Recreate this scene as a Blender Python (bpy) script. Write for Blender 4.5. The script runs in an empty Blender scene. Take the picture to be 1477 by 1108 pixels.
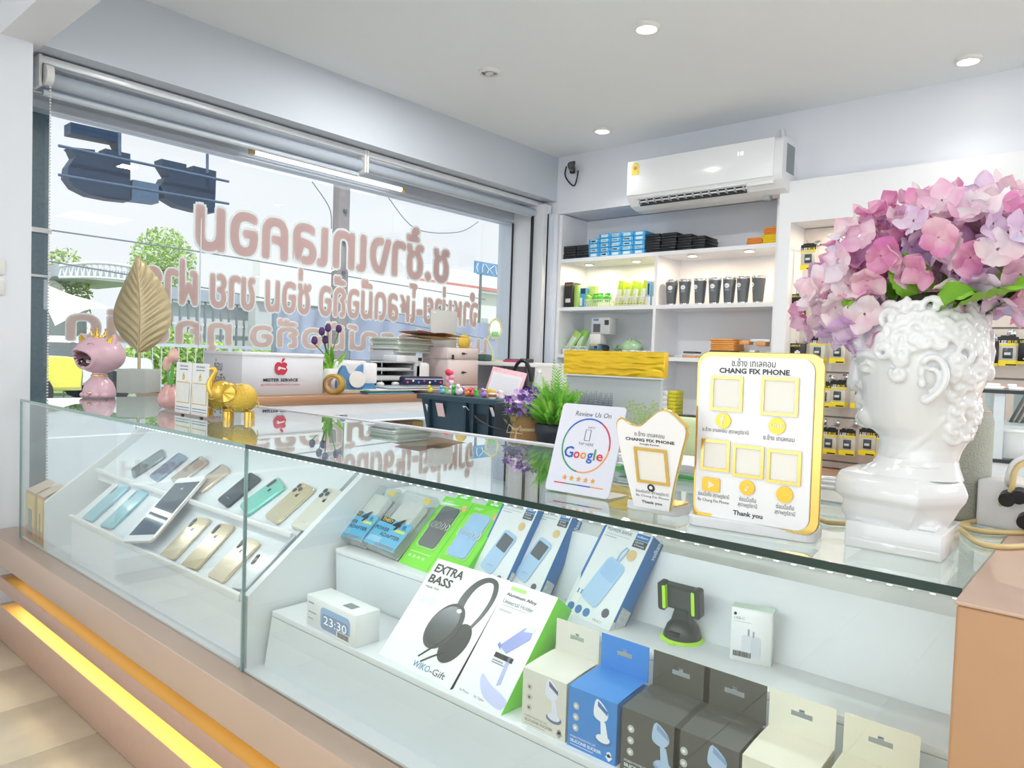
import bpy, bmesh, math, random
from mathutils import Matrix, Vector, noise
R=math.radians; PI=math.pi; random.seed(7)
C=bpy.context.scene.collection
SH=1.033   # height of the lens above the floor; everything below is written with the lens at z=0 and lifted at the end
# ---------------------------------------------------------------- camera
YAW,PIT,ROL=R(-40.8135),R(-2.10123),R(1.92755); FPX=1042.586; CX,CY=738.5,554.0
def _cam():
    f=Vector((math.sin(YAW)*math.cos(PIT),math.cos(YAW)*math.cos(PIT),math.sin(PIT)))
    r=Vector((math.cos(YAW),-math.sin(YAW),0)); u=r.cross(f)
    c,s=math.cos(ROL),math.sin(ROL)
    return c*r+s*u, -s*r+c*u, f
CR,CU,CF=_cam()
cd=bpy.data.cameras.new('camera'); cam=bpy.data.objects.new('camera',cd); C.objects.link(cam)
cd.sensor_width=36; cd.lens=FPX/1477*36; cd.clip_start=.02; cd.clip_end=400
m=Matrix((CR,CU,-CF)).transposed().to_4x4(); cam.matrix_world=m; bpy.context.scene.camera=cam
def ray(x,y): return CR*((x-CX)/FPX)-CU*((y-CY)/FPX)+CF
def onz(x,y,z): d=ray(x,y); return d*(z/d.z)
def ony(x,y,v): d=ray(x,y); return d*(v/d.y)
def onx(x,y,v): d=ray(x,y); return d*(v/d.x)
# ---------------------------------------------------------------- world, exposure
W=bpy.data.worlds.new('sky'); bpy.context.scene.world=W; W.use_nodes=True
bgn=W.node_tree.nodes['Background']; bgn.inputs[0].default_value=(.965,.98,1,1); bgn.inputs[1].default_value=.82
vs=bpy.context.scene.view_settings; vs.view_transform='Standard'; vs.look='None'; vs.gamma=1; vs.use_curve_mapping=False
vs.exposure=0.31
cy=bpy.context.scene.cycles
try:
    cy.max_bounces=12; cy.transparent_max_bounces=24; cy.glossy_bounces=5; cy.diffuse_bounces=5; cy.caustics_reflective=False; cy.caustics_refractive=False
    cy.use_denoising=True; cy.sample_clamp_indirect=6
except Exception: pass
def area(name,loc,sx,sy,power,rot=(0,0,0),col=(1,1,1),spread=PI):
    l=bpy.data.lights.new(name,'AREA'); l.shape='RECTANGLE'; l.size=sx; l.size_y=sy; l.energy=power; l.color=col; l.spread=spread
    o=bpy.data.objects.new(name,l); C.objects.link(o); o.location=loc; o.rotation_euler=rot; return o
sl=bpy.data.lights.new('sun','SUN'); sl.energy=2.2; sl.angle=R(2); sl.color=(1,.96,.88)
so=bpy.data.objects.new('sun',sl); C.objects.link(so); so.rotation_euler=(R(38),0,R(60))
# added unseen area lights under the ceiling to fill the room
for i,(x,y,pw) in enumerate([(-1.6,-.6,4),(.9,-.3,4),(-.4,-1.6,6),(1.6,1.8,10),(1.8,3.0,2)]):
    area('ceiling_fill_light',(x,y,1.37),.6,.6,pw,(0,0,0),(1,.985,.96))
for i,(x,y) in enumerate([(-1.6,1.3),(-2.4,2.3),(-.9,2.3)]):
    area('shelf_fill_light',(x,y,1.375),.12,.12,(5,11,11)[i],(0,0,0),(1,.985,.95))  # added lights without fixtures, they brighten the back shelves
area('front_fill_light',(.4,-4.3,.1),6.4,2.2,58,(R(90),0,0),(.93,.97,1))   # added unseen area light, brightens walls and shelves from the open front
for x,y,z,pw in ((1.5,1.2,.72,10),(-.8,-1.4,.72,9),(1.9,2.6,.5,3),(-2.0,-2.6,.72,5),(.95,2.1,.1,25)):   # point lights added out of view to brighten ceiling and shelves
    l=bpy.data.lights.new('point_fill_light','POINT'); l.energy=pw; l.shadow_soft_size=.16; l.color=(.98,.99,1)
    o=bpy.data.objects.new('point_fill_light',l); C.objects.link(o); o.location=(x,y,z)
# ---------------------------------------------------------------- materials
MC={}
def lin(h):
    h=h.lstrip('#'); v=[int(h[i:i+2],16)/255 for i in (0,2,4)]
    return tuple(((c+.055)/1.055)**2.4 if c>.04045 else c/12.92 for c in v)+(1,)
def M(hexc,rough=.5,metal=0,em=0,bump=0,var=.06,scale=40,alpha=1,spec=.5,coat=0,trans=0):
    k=(hexc,rough,metal,em,bump,var,scale,alpha,spec,coat,trans)
    if k in MC: return MC[k]
    m=bpy.data.materials.new('mat_'+hexc.lstrip('#')); m.use_nodes=True; n=m.node_tree; b=n.nodes['Principled BSDF']
    c=lin(hexc); b.inputs['Roughness'].default_value=rough; b.inputs['Metallic'].default_value=metal
    b.inputs['Specular IOR Level'].default_value=spec; b.inputs['Coat Weight'].default_value=coat; b.inputs['Alpha'].default_value=alpha
    b.inputs['Transmission Weight'].default_value=trans
    tc=n.nodes.new('ShaderNodeTexCoord'); nz=n.nodes.new('ShaderNodeTexNoise'); nz.inputs['Scale'].default_value=scale
    n.links.new(tc.outputs['Object'],nz.inputs['Vector'])
    if var:
        mx=n.nodes.new('ShaderNodeMix'); mx.data_type='RGBA'; mx.inputs[6].default_value=tuple(x*(1-var) for x in c[:3])+(1,); mx.inputs[7].default_value=tuple(min(1,x*(1+var)) for x in c[:3])+(1,)
        n.links.new(nz.outputs['Fac'],mx.inputs[0]); n.links.new(mx.outputs[2],b.inputs['Base Color'])
    else: b.inputs['Base Color'].default_value=c
    if bump:
        bp=n.nodes.new('ShaderNodeBump'); bp.inputs['Strength'].default_value=bump; bp.inputs['Distance'].default_value=.004
        n.links.new(nz.outputs['Fac'],bp.inputs['Height']); n.links.new(bp.outputs[0],b.inputs['Normal'])
    if em: b.inputs['Emission Color'].default_value=c; b.inputs['Emission Strength'].default_value=em
    MC[k]=m; return m
def glassmat(name,tint=(.95,.985,.975),ior=1.5,rough=0.0,boost=1.0,fogc=None,fog=0):
    m=bpy.data.materials.new(name); m.use_nodes=True; n=m.node_tree; n.nodes.clear()
    o=n.nodes.new('ShaderNodeOutputMaterial'); t=n.nodes.new('ShaderNodeBsdfTransparent'); t.inputs[0].default_value=tint+(1,)
    g=n.nodes.new('ShaderNodeBsdfGlossy'); g.inputs['Roughness'].default_value=rough; g.inputs[0].default_value=(.97,1,.99,1)
    f=n.nodes.new('ShaderNodeFresnel'); gm=n.nodes.new('ShaderNodeNewGeometry'); im=n.nodes.new('ShaderNodeMapRange')
    im.inputs[3].default_value=ior; im.inputs[4].default_value=1/ior; n.links.new(gm.outputs['Backfacing'],im.inputs[0]); n.links.new(im.outputs[0],f.inputs[0])   # thin pane: same reflectance from both faces
    mu=n.nodes.new('ShaderNodeMath'); mu.operation='MULTIPLY'; mu.inputs[1].default_value=boost; mu.use_clamp=True
    mx=n.nodes.new('ShaderNodeMixShader'); n.links.new(f.outputs[0],mu.inputs[0]); n.links.new(mu.outputs[0],mx.inputs[0])
    src=t
    if fog:
        d=n.nodes.new('ShaderNodeBsdfDiffuse'); d.inputs[0].default_value=fogc+(1,); m2=n.nodes.new('ShaderNodeMixShader'); m2.inputs[0].default_value=fog
        n.links.new(t.outputs[0],m2.inputs[1]); n.links.new(d.outputs[0],m2.inputs[2]); src=m2
    n.links.new(src.outputs[0],mx.inputs[1]); n.links.new(g.outputs[0],mx.inputs[2]); n.links.new(mx.outputs[0],o.inputs[0]); return m
GLASS=glassmat('clear_glass',(.962,.985,.984),boost=1.0); WGLASS=glassmat('window_glass',(.97,.99,1),boost=.8)
TOPGL=glassmat('counter_glass',(.88,.935,.93),boost=1.25,ior=1.6)
CLEARP=glassmat('clear_plastic',(.9,.93,.92),boost=1.2,rough=.08,fogc=(.75,.78,.76),fog=.22)
# ---------------------------------------------------------------- mesh builder
class B:
    def __init__(s): s.v=[];s.f=[];s.s=[]
    def add(s,vs,fs,smooth=False,m=None):
        o=len(s.v)
        for p in vs: s.v.append((m@Vector(p)) if m is not None else Vector(p))
        for f in fs: s.f.append([o+i for i in f]); s.s.append(smooth)
        return s
    def bm(s,b,smooth=False,m=None):
        b.verts.index_update(); s.add([v.co.copy() for v in b.verts],[[v.index for v in f.verts] for f in b.faces],smooth,m); b.free(); return s
    def box(s,a,c,bev=0,m=None,seg=2):
        x0,y0,z0=[min(a[i],c[i]) for i in range(3)]; x1,y1,z1=[max(a[i],c[i]) for i in range(3)]
        vs=[(x,y,z) for z in (z0,z1) for y in (y0,y1) for x in (x0,x1)]; fs=[(0,2,3,1),(4,5,7,6),(0,1,5,4),(2,6,7,3),(0,4,6,2),(1,3,7,5)]
        if bev:
            b=bmesh.new(); V=[b.verts.new(v) for v in vs]; [b.faces.new([V[i] for i in f]) for f in fs]
            bmesh.ops.bevel(b,geom=b.edges[:],offset=bev,segments=seg,affect='EDGES',profile=.5); return s.bm(b,True,m)
        return s.add(vs,fs,False,m)
    def rbox(s,x0,y0,x1,y1,z0,z1,r,n=5,m=None,chamf=0):   # rounded rectangle in xy, extruded z
        pts=rr(x0,y0,x1,y1,r,n); return s.prism(pts,z0,z1,m,chamf)
    def prism(s,pts,z0,z1,m=None,chamf=0,smooth=False):
        a=sum(pts[i][0]*pts[(i+1)%len(pts)][1]-pts[(i+1)%len(pts)][0]*pts[i][1] for i in range(len(pts)))
        if a<0: pts=pts[::-1]
        n=len(pts)
        if chamf:
            cx=sum(p[0] for p in pts)/n; cyy=sum(p[1] for p in pts)/n
            w=max(abs(p[0]-cx) for p in pts); h=max(abs(p[1]-cyy) for p in pts)
            ins=[(cx+(p[0]-cx)*(1-chamf/w),cyy+(p[1]-cyy)*(1-chamf/h)) for p in pts]
            L=[[(p[0],p[1],z0) for p in ins],[(p[0],p[1],z0+chamf) for p in pts],[(p[0],p[1],z1-chamf) for p in pts],[(p[0],p[1],z1) for p in ins]]
        else: L=[[(p[0],p[1],z0) for p in pts],[(p[0],p[1],z1) for p in pts]]
        vs=sum(L,[]); fs=[list(range(n))[::-1],[ (len(L)-1)*n+i for i in range(n)]]
        s.add(vs,fs,False,m)
        s.add(vs,[(k*n+i,k*n+(i+1)%n,(k+1)*n+(i+1)%n,(k+1)*n+i) for k in range(len(L)-1) for i in range(n)],smooth,m); return s
    def lathe(s,prof,n=24,m=None,cap=True,smooth=True):
        vs=[];fs=[]
        for r,z in prof:
            for i in range(n): a=2*PI*i/n; vs.append((r*math.cos(a),r*math.sin(a),z))
        for k in range(len(prof)-1):
            for i in range(n): fs.append((k*n+i,k*n+(i+1)%n,(k+1)*n+(i+1)%n,(k+1)*n+i))
        s.add(vs,fs,smooth,m)
        if cap:
            o=len(prof)-1; s.add([vs[i] for i in range(n)],[list(range(n))[::-1]],False,m); s.add([vs[o*n+i] for i in range(n)],[list(range(n))],False,m)
        return s
    def cyl(s,p,q,r,n=16,r2=None,smooth=True,cap=True):
        p=Vector(p);q=Vector(q);d=q-p; M4=Matrix.Translation(p)@d.to_track_quat('Z','Y').to_matrix().to_4x4()
        return s.lathe([(r,0),(r if r2 is None else r2,d.length)],n,M4,cap,smooth)
    def tube(s,pts,r,n=8,cap=True):
        pts=[Vector(p) for p in pts]; N=len(pts); vs=[];up=None
        rs=r if isinstance(r,(list,tuple)) else [r]*N
        for i,p in enumerate(pts):
            t=(pts[min(i+1,N-1)]-pts[max(i-1,0)]).normalized()
            if up is None: up=t.orthogonal().normalized()
            up=(up-t*up.dot(t)); up=up.normalized() if up.length>1e-6 else t.orthogonal().normalized()
            b=t.cross(up)
            for k in range(n): a=2*PI*k/n; vs.append(p+(up*math.cos(a)+b*math.sin(a))*rs[i])
        fs=[(i*n+k,i*n+(k+1)%n,(i+1)*n+(k+1)%n,(i+1)*n+k) for i in range(N-1) for k in range(n)]
        s.add(vs,fs,True)
        if cap: s.add(vs[:n],[list(range(n))[::-1]]); s.add(vs[-n:],[list(range(n))])
        return s
    def sph(s,c,r,u=16,v=10,sc=(1,1,1),m=None):
        T=Matrix.Translation(c)@Matrix.Diagonal((*sc,1)); T=(m@T) if m is not None else T
        return s.lathe([(max(1e-5,r*math.sin(PI*i/v)),-r*math.cos(PI*i/v)) for i in range(v+1)],u,T,False)
    def grid(s,f,nu,nv,smooth=True,closed=False):
        vs=[f(i/nu,j/nv) for j in range(nv+1) for i in range(nu+1)]
        return s.add(vs,[(j*(nu+1)+i,j*(nu+1)+i+1,(j+1)*(nu+1)+i+1,(j+1)*(nu+1)+i) for j in range(nv) for i in range(nu)],smooth)
    def mesh(s,name):
        me=bpy.data.meshes.new(name); me.from_pydata([tuple(v) for v in s.v],[],s.f); me.polygons.foreach_set('use_smooth',s.s); me.update(); return me
def rr(x0,y0,x1,y1,r,n=5):
    o=[]
    for cx,cyy,a0 in ((x1-r,y0+r,-90),(x1-r,y1-r,0),(x0+r,y1-r,90),(x0+r,y0+r,180)):
        for i in range(n+1): a=R(a0+90*i/n); o.append((cx+r*math.cos(a),cyy+r*math.sin(a)))
    return o
def cat(pts,n=6,closed=True):   # Catmull-Rom through 2D/3D points
    o=[];N=len(pts);P=[Vector(p) for p in pts]
    for i in range(N if closed else N-1):
        g=(lambda k:P[k%N]) if closed else (lambda k:P[max(0,min(N-1,k))])
        a,b,c,d=g(i-1),g(i),g(i+1),g(i+2)
        for k in range(n):
            t=k/n; o.append(.5*((2*b)+(c-a)*t+(2*a-5*b+4*c-d)*t*t+(3*b-a-3*c+d)*t**3))
    if not closed: o.append(P[-1])
    return [tuple(p) for p in o]
MWD={}
def mw(o): return MWD.get(o.name,Matrix.Identity(4))
def props(o,label=None,cat_=None,group=None,kind=None):
    if label: o['label']=label
    if cat_: o['category']=cat_
    if group: o['group']=group
    if kind: o['kind']=kind
    return o
def thing(name,label,cat_,loc=(0,0,0),group=None,mat=None,rz=0):
    o=bpy.data.objects.new(name,None); C.objects.link(o); o.empty_display_size=.05
    Mx=mat if mat is not None else Matrix.Translation(loc)@Matrix.Rotation(rz,4,'Z')
    o.matrix_basis=Mx; MWD[o.name]=Mx; return props(o,label,cat_,group)
def part(parent,name,b,m,world=False,label=None,kind=None):
    me=b.mesh(name) if isinstance(b,B) else b
    if world and parent is not None: me.transform(mw(parent).inverted())
    if m is not None and not me.materials: me.materials.append(m)
    o=bpy.data.objects.new(name,me); C.objects.link(o); o.parent=parent
    MWD[o.name]=mw(parent) if parent is not None else Matrix.Identity(4)
    return props(o,label,None,None,kind)
def solo(name,b,m,label,cat_,group=None,kind=None,mat=None):   # one-mesh thing; origin at its base
    me=b.mesh(name) if isinstance(b,B) else b
    if mat is None:
        vs=[v.co for v in me.vertices]; c=Vector(((min(v.x for v in vs)+max(v.x for v in vs))/2,(min(v.y for v in vs)+max(v.y for v in vs))/2,min(v.z for v in vs)))
        mat=Matrix.Translation(c); me.transform(mat.inverted())
    if m is not None: me.materials.append(m)
    o=bpy.data.objects.new(name,me); C.objects.link(o); o.matrix_basis=mat; MWD[o.name]=mat
    return props(o,label,cat_,group,kind)
def struct(name,b,m,parent=None,label=None):
    if parent is None: return solo(name,b,m,label,None,kind='structure')
    return part(parent,name,b,m,True,label)
def dup(o,mat,label=None,group=None):
    def rec(s,par):
        c=s.copy(); C.objects.link(c); c.parent=par
        for ch in s.children: rec(ch,c)
        return c
    r=rec(o,None); r.matrix_basis=mat; MWD[r.name]=mat
    for ch in r.children_recursive: MWD[ch.name]=mat
    if label: r['label']=label
    if group: r['group']=group
    return r
# text -> mesh pieces in the local xy plane
def txt(parent,items,m,z=.0006,name='lettering',ext=0,label=None,mir=False):
    vs=[];fs=[]
    for it in items:
        st,x,y,size=it[:4]; al=it[4] if len(it)>4 else 'LEFT'; off=it[5] if len(it)>5 else 0; shear=it[6] if len(it)>6 else 0; xs=it[7] if len(it)>7 else 1; rot=it[8] if len(it)>8 else 0
        cu=bpy.data.curves.new('t','FONT'); cu.body=st; cu.size=size; cu.align_x=al; cu.offset=off*size; cu.shear=shear; cu.resolution_u=2; cu.extrude=ext
        to=bpy.data.objects.new('t',cu); me=bpy.data.meshes.new_from_object(to)
        o=len(vs); cr,sr=math.cos(rot),math.sin(rot)
        for v in me.vertices:
            a,b2=v.co.x*xs,v.co.y
            a,b2=a*cr-b2*sr,a*sr+b2*cr
            vs.append((x+(-a if mir else a),y+b2,z+v.co.z))
        for p in me.polygons: fs.append([o+i for i in (reversed(p.vertices) if mir else p.vertices)])
        bpy.data.objects.remove(to); bpy.data.curves.remove(cu); bpy.data.meshes.remove(me)
    b=B(); b.add(vs,fs)
    return part(parent,name,b,m,label=label) if parent is not None else b
def frame(o,x,y):   # local x right, y up, z out
    x=Vector(x).normalized(); y=Vector(y); y=(y-x*y.dot(x)).normalized(); z=x.cross(y)
    m=Matrix((x,y,z)).transposed().to_4x4(); m.translation=Vector(o); return m
WHITE='#d9dbdd'
wallm=M('#e2e6ee',.55,var=.015,scale=3); ceilm=M('#e6ebee',.7,var=.015,scale=2); lamw=M('#e9ebef',.35,var=.01)
copper=M('#c9a48c',.28,metal=.35,var=.04,scale=6); black=M('#15171b',.4); chrome=M('#c8cacc',.15,metal=1,var=.02)
white=M('#e6e6e4',.45,var=.02); ink=M('#2b2c30',.6,var=0); gold=M('#e8b93a',.16,metal=1,var=.05); grey=M('#7d8388',.5)

def txf(parent,items,m,z=.0006,name='lettering'):   # text fitted to a box: (string,x0,x1,y,h,offset,shear)
    out=B()
    for it in items:
        st,x0,x1,y,h=it[:5]; off=it[5] if len(it)>5 else 0; sh=it[6] if len(it)>6 else 0
        t=txt(None,[(st,0,0,1,'LEFT',off,sh)],None,0); xs=[v.x for v in t.v]; ys=[v.y for v in t.v]; a,b,c,d=min(xs),max(xs),min(ys),max(ys)
        out.add([Vector((x0+(v.x-a)/(b-a)*(x1-x0),y+(v.y-c)/(d-c)*h,z+v.z)) for v in t.v],t.f)
    return part(parent,name,out,m) if parent is not None else out

def spread_islands(b,ax,step):   # overlapping glyphs of one line get their own hair-thin layer
    par=list(range(len(b.v)))
    def fd(i):
        while par[i]!=i: par[i]=par[par[i]]; i=par[i]
        return i
    for f in b.f:
        r=fd(f[0])
        for i in f[1:]: par[fd(i)]=r
    ids={}; 
    for i,v in enumerate(b.v):
        k=ids.setdefault(fd(i),len(ids)); v[ax]+=step*(k%5)
    return b
# ================================================================ the setting
FZ=-1.033; CZ=1.39
b=B()
fl=struct('floor',B().box((-3.45,-4.5,FZ-.06),(4.2,4.4,FZ-.006)),M('#8f8a82',.7),label=None)
tilem=M('#d8cdb6',.32,var=.10,scale=14)
n_=0
tme=None
for i in range(26):
    for j in range(28):
        x0=-2.94+.3*(i-1)-.0; y0=.16+.3*(j-14)
        if x0<-3.4 or x0>3.9 or y0<-4.2 or y0>4.1: continue
        # single tiles only where the photograph can tell them apart; the rest are one joined piece
        near=(x0>-3.3 and x0<-1.4 and -.3<y0<.95)
        if near:
            if tme is None:
                tb=B().box((.0015,.0015,0),(.2985,.2985,.006),.0012,seg=1); tme=tb.mesh('tile'); tme.materials.append(tilem)
            o=bpy.data.objects.new('tile',tme); C.objects.link(o); o.parent=fl; o.matrix_parent_inverse=fl.matrix_basis.inverted(); o.location=(x0,y0,FZ-.006)
        else: b.box((x0+.0015,y0+.0015,FZ-.006),(x0+.2985,y0+.2985,FZ))
o=part(fl,'tile_field',b,tilem,True,kind='stuff')
struct('ceiling',B().box((-3.6,-4.5,CZ),(4.2,4.6,CZ+.1)),ceilm)
# window-side soffit, pillar, cross beam
struct('trim_1',B().box((-3.62,.757,1.09),(-3.1,4.0,CZ)),M('#c6ced8',.55,var=.015,scale=3),label='grey soffit boxed out above the shop window')
struct('trim_2',B().box((-3.62,.757,1.085),(4.2,.887,CZ)).box((-3.1,.70,1.30),(4.2,.757,CZ)),M('#e3e4e8',.5,var=.01),label='white cross beam under the ceiling')
b=B().box((-3.62,.40,FZ),(-3.1,.858,1.09)).box((-3.62,-4.4,1.09),(-3.1,.757,CZ)); struct('wall_left',b,wallm)
w2=thing('window_2','second shop window, left of the pillar and out of view',None,(-3.45,-2,FZ)); w2['kind']='structure'
part(w2,'window_frame',B().box((-3.49,-4.4,FZ),(-3.41,.40,FZ+.07)).box((-3.49,-4.4,1.0),(-3.41,.40,1.09)).box((-3.49,-1.9,FZ+.07),(-3.41,-1.84,1.0)),M('#cfd6df',.3,metal=.2,var=.02),True)
for a,c in ((-4.4,-1.9),(-1.84,.40)): part(w2,'pane',B().box((-3.452,a,FZ+.07),(-3.446,c,1.0)),WGLASS,True)
v0=onx(172,690,-3.44); v1=onx(303,655,-3.44); b=txt(None,[('Huawei',0,0,1,'LEFT',.04)],None); xs=[v.x for v in b.v]; ys=[v.y for v in b.v]; kx=abs(v1.y-v0.y)/(max(xs)-min(xs)); kz=(v1.z-v0.z)/(max(ys)-min(ys))
nb=B(); nb.add([Vector((-3.44,1.56-v0.y-(v.x-min(xs))*kx,v0.z+(v.y-min(ys))*kz)) for v in b.v],b.f); part(w2,'lettering',nb,M('#b98f94',.6),True)
# back wall with recess above shelf unit
b=B().box((-3.62,4.32,FZ),(4.2,4.45,CZ)).box((-3.62,4.0,1.0),(4.2,4.32,CZ)).box((-3.62,3.985,FZ),(-3.075,4.32,1.0))
struct('wall_back',b,wallm)
struct('wall_right',B().box((4.1,-4.5,FZ),(4.2,4.45,CZ)),wallm)
struct('wall_left_lower',B(),wallm) if 0 else None
# shop window (runs along y at x=-3.45)
wf=M('#cfd6df',.3,metal=.2,var=.02)
wn=thing('window_1','wide aluminium framed shop window with pale lettering on its pane',None,(-3.45,2.4,FZ)); wn['kind']='structure'
b=B().box((-3.49,.86,.945),(-3.41,3.99,1.09)).box((-3.49,3.90,FZ),(-3.41,3.985,.95)).box((-3.49,.86,FZ),(-3.41,3.99,FZ+.07))
b.box((-3.405,.86,.955),(-3.40,3.93,.975)).box((-3.405,.86,1.0),(-3.40,3.93,1.008)); part(wn,'window_frame',b,wf,True)
b=B().box((-3.405,3.90,FZ),(-3.13,3.98,1.06)); part(wn,'jamb',b,M('#dcdfe4',.4,var=.01),True)
b=B().box((-3.40,3.885,FZ),(-3.405,3.90,.95)).box((-3.22,3.87,-.04),(-3.205,3.885,.985)); part(wn,'gasket',b,black,True,label='black rubber seal strip beside the pane')
for a,c in ((1.0,2.84),(2.845,3.90)):
    part(wn,'pane',B().box((-3.452,a,FZ+.07),(-3.446,c,.945)),WGLASS,True)
b=B().box((-3.60,.86,FZ),(-3.50,1.03,1.05)); part(wn,'pillar_panel',b,M('#5f757e',.35,var=.25,scale=60),True,label='speckled blue grey stone strip at the left of the pane')
b=B().box((-3.50,.86,.455),(-3.49,1.04,.475)).box((-3.50,.86,.27),(-3.49,1.04,.28)); part(wn,'glazing_bar',b,white,True)
part(wn,'pane_joint',B().box((-3.446,1.655,.0),(-3.44,1.66,.62)).box((-3.444,1.37,.45-1.5),(-3.438,1.374,-.3)),M('#dfe6ea',.3),True)
# moulded corner trim between window and shelves
b=B()
for x0,x1,d in ((-3.13,-3.10,3.955),(-3.205,-3.13,3.94)): b.box((x0,d,FZ),(x1,3.99,1.0))
struct('trim_3',b,M('#d3dae6',.4,var=.01),label='white moulded corner strip between window and shelf unit')
# ---------------------------------------------------------------- lettering on the window pane (readable from the street)
VN={}
def vinyl(c):
    if c in VN: return VN[c]
    m=bpy.data.materials.new('vinyl'); m.use_nodes=True; n=m.node_tree; n.nodes.clear(); o=n.nodes.new('ShaderNodeOutputMaterial'); d=n.nodes.new('ShaderNodeBsdfDiffuse'); t=n.nodes.new('ShaderNodeBsdfTranslucent'); x=n.nodes.new('ShaderNodeMixShader'); x.inputs[0].default_value=.5
    d.inputs[0].default_value=lin(c); t.inputs[0].default_value=lin(c); n.links.new(d.outputs[0],x.inputs[1]); n.links.new(t.outputs[0],x.inputs[2]); n.links.new(x.outputs[0],o.inputs[0]); VN[c]=m; return m
def pane_text(st,y0,y1,z0,z1,label,fat=.02,col='#ecd6d5',ocol='#f6fbf9'):
    # text must read from -x side: local x axis = -y world seen from outside -> starts at large y
    t=thing('window_lettering',label,'sign',(-3.44,(y0+y1)/2,z0),'vinyl lettering lines on the shop window')
    front=txt(None,[(st,0,0,1,'LEFT',0)],None)
    fb=B()   # faces kept a hair apart so that overlapping strokes never coincide
    for i,f in enumerate(front.f): fb.add([Vector((front.v[k].x,front.v[k].y,.00002*(i%7))) for k in f],[tuple(range(len(f)))])
    front=fb
    xs=[v.x for v in front.v]; ys=[v.y for v in front.v]; w=max(xs)-min(xs); h=max(ys)-min(ys)
    kx=(y1-y0)/w; kz=(z1-z0)/h; X0=min(xs); Y0=min(ys)
    for nm,cc,xb,rad,n in (('outline',ocol,-3.4445,fat*2.1,9),('lettering',col,-3.4425,fat,6)):
        nb=B()
        for q in range(n):   # bold strokes: the same line laid on in hair-thin overlapping layers
            a=2*PI*q/n; nb.add([Vector((xb+.00016*q+v.z,y1-(v.x-X0)*kx+rad*math.cos(a),z0+(v.y-Y0)*kz+rad*math.sin(a))) for v in front.v],front.f)
        part(t,nm,nb,vinyl(cc),True)
pane_text('ช.ช้างเทเลคอม',1.64,3.31,.475,.78,'large pink Thai letters, top line on the window pane',.0105)
pane_text('จำหน่าย-โหลดมือถือ ซ่อม ขาย ฝาก',1.40,3.60,.20,.44,'middle line of pink Thai letters on the window pane',.0062,col='#efdad7')
pane_text('และอุปกรณ์มือถือ ทุกชนิด',1.09,3.70,-.03,.16,'lowest line of pale pink Thai letters on the window pane',.0055,col='#f5e6e2')
# ---------------------------------------------------------------- roller blinds, light batten, chain
blm=M('#aeb8c4',.6,var=.03); bld=M('#7f8b99',.7,var=.04)
def blind(label,y0,y1,fab,rad):
    t=thing('roller_blind',label,'blind',(-3.22,(y0+y1)/2,.95),'roller blinds above the shop window')
    part(t,'headrail',B().box((-3.26,y0,1.052),(-3.18,y1,1.082),.004),M('#e2e6ea',.25,metal=.3),True)
    b=B().cyl((-3.22,y0+.01,1.005),(-3.22,y1-.01,1.005),rad,24); part(t,'roller',b,blm,True)
    b=B().box((-3.225,y0+.02,fab),(-3.222,y1-.02,1.0)); part(t,'fabric',b,bld,True)
    part(t,'bottom_bar',B().cyl((-3.223,y0+.02,fab),(-3.223,y1-.02,fab),.012,12),M('#c6ced6',.35),True)
    for yy in (y0,y1): part(t,'bracket',B().box((-3.26,yy-.006,.965),(-3.18,yy+.006,1.085),.003),white,True)
    return t
t=blind('left roller blind, wide grey roller with its grey fabric let down a little',.905,2.425,.955,.030)
b=B()
for i in range(150): b.sph((-3.17,.935,1.0-.0115*i),.0042,6,4)
part(t,'chain',b,white,True,kind='stuff')
part(t,'clutch',B().cyl((-3.175,.915,1.01),(-3.175,.94,1.01),.038,20),white,True)
t=blind('right roller blind, fully rolled up grey roller nearer the shelves',2.44,3.975,.985,.028)
t=thing('tube_light','lit white light tube with yellow end caps below the blinds','lamp',(-3.33,2.25,.955))
part(t,'tube',B().cyl((-3.33,1.86,.965),(-3.33,2.80,.965),.013,12),M('#fbfdff',.5,em=1.6,var=0),True)
for y in (1.85,2.81): part(t,'end_cap',B().box((-3.345,y-.012,.95),(-3.315,y+.012,.98),.003),M('#c9b27a',.4),True)
# ---------------------------------------------------------------- outlets
def plate(zc,label,sock):
    t=thing('wall_plate',label,'switch',(-3.099,.7,zc))
    part(t,'cover',B().box((-3.1,.60,zc-.028),(-3.092,.775,zc+.028),.003),M('#dfe0dc',.4),True)
    if sock:
        part(t,'insert',B().box((-3.093,.60,zc-.02),(-3.089,.74,zc+.02)),white,True)
        b=B()
        for y in (.655,.70,.715):
            pass
        for y in (.69,.725,.64):
            b.cyl((-3.0895,y,zc-.008),(-3.0885,y,zc-.008),.0032,8).cyl((-3.0895,y-.012,zc+.002),(-3.0885,y-.012,zc+.002),.0026,8)
        part(t,'socket_hole',b,black,True)
    else:
        for k in range(3): part(t,'rocker',B().box((-3.093,.745-.05*k-.045,zc-.019),(-3.088,.745-.05*k-.003,zc+.019),.001),white,True)
plate(.262,'white three gang light switch on the left pillar',False); plate(.190,'white double power socket below the light switch',True)
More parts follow.
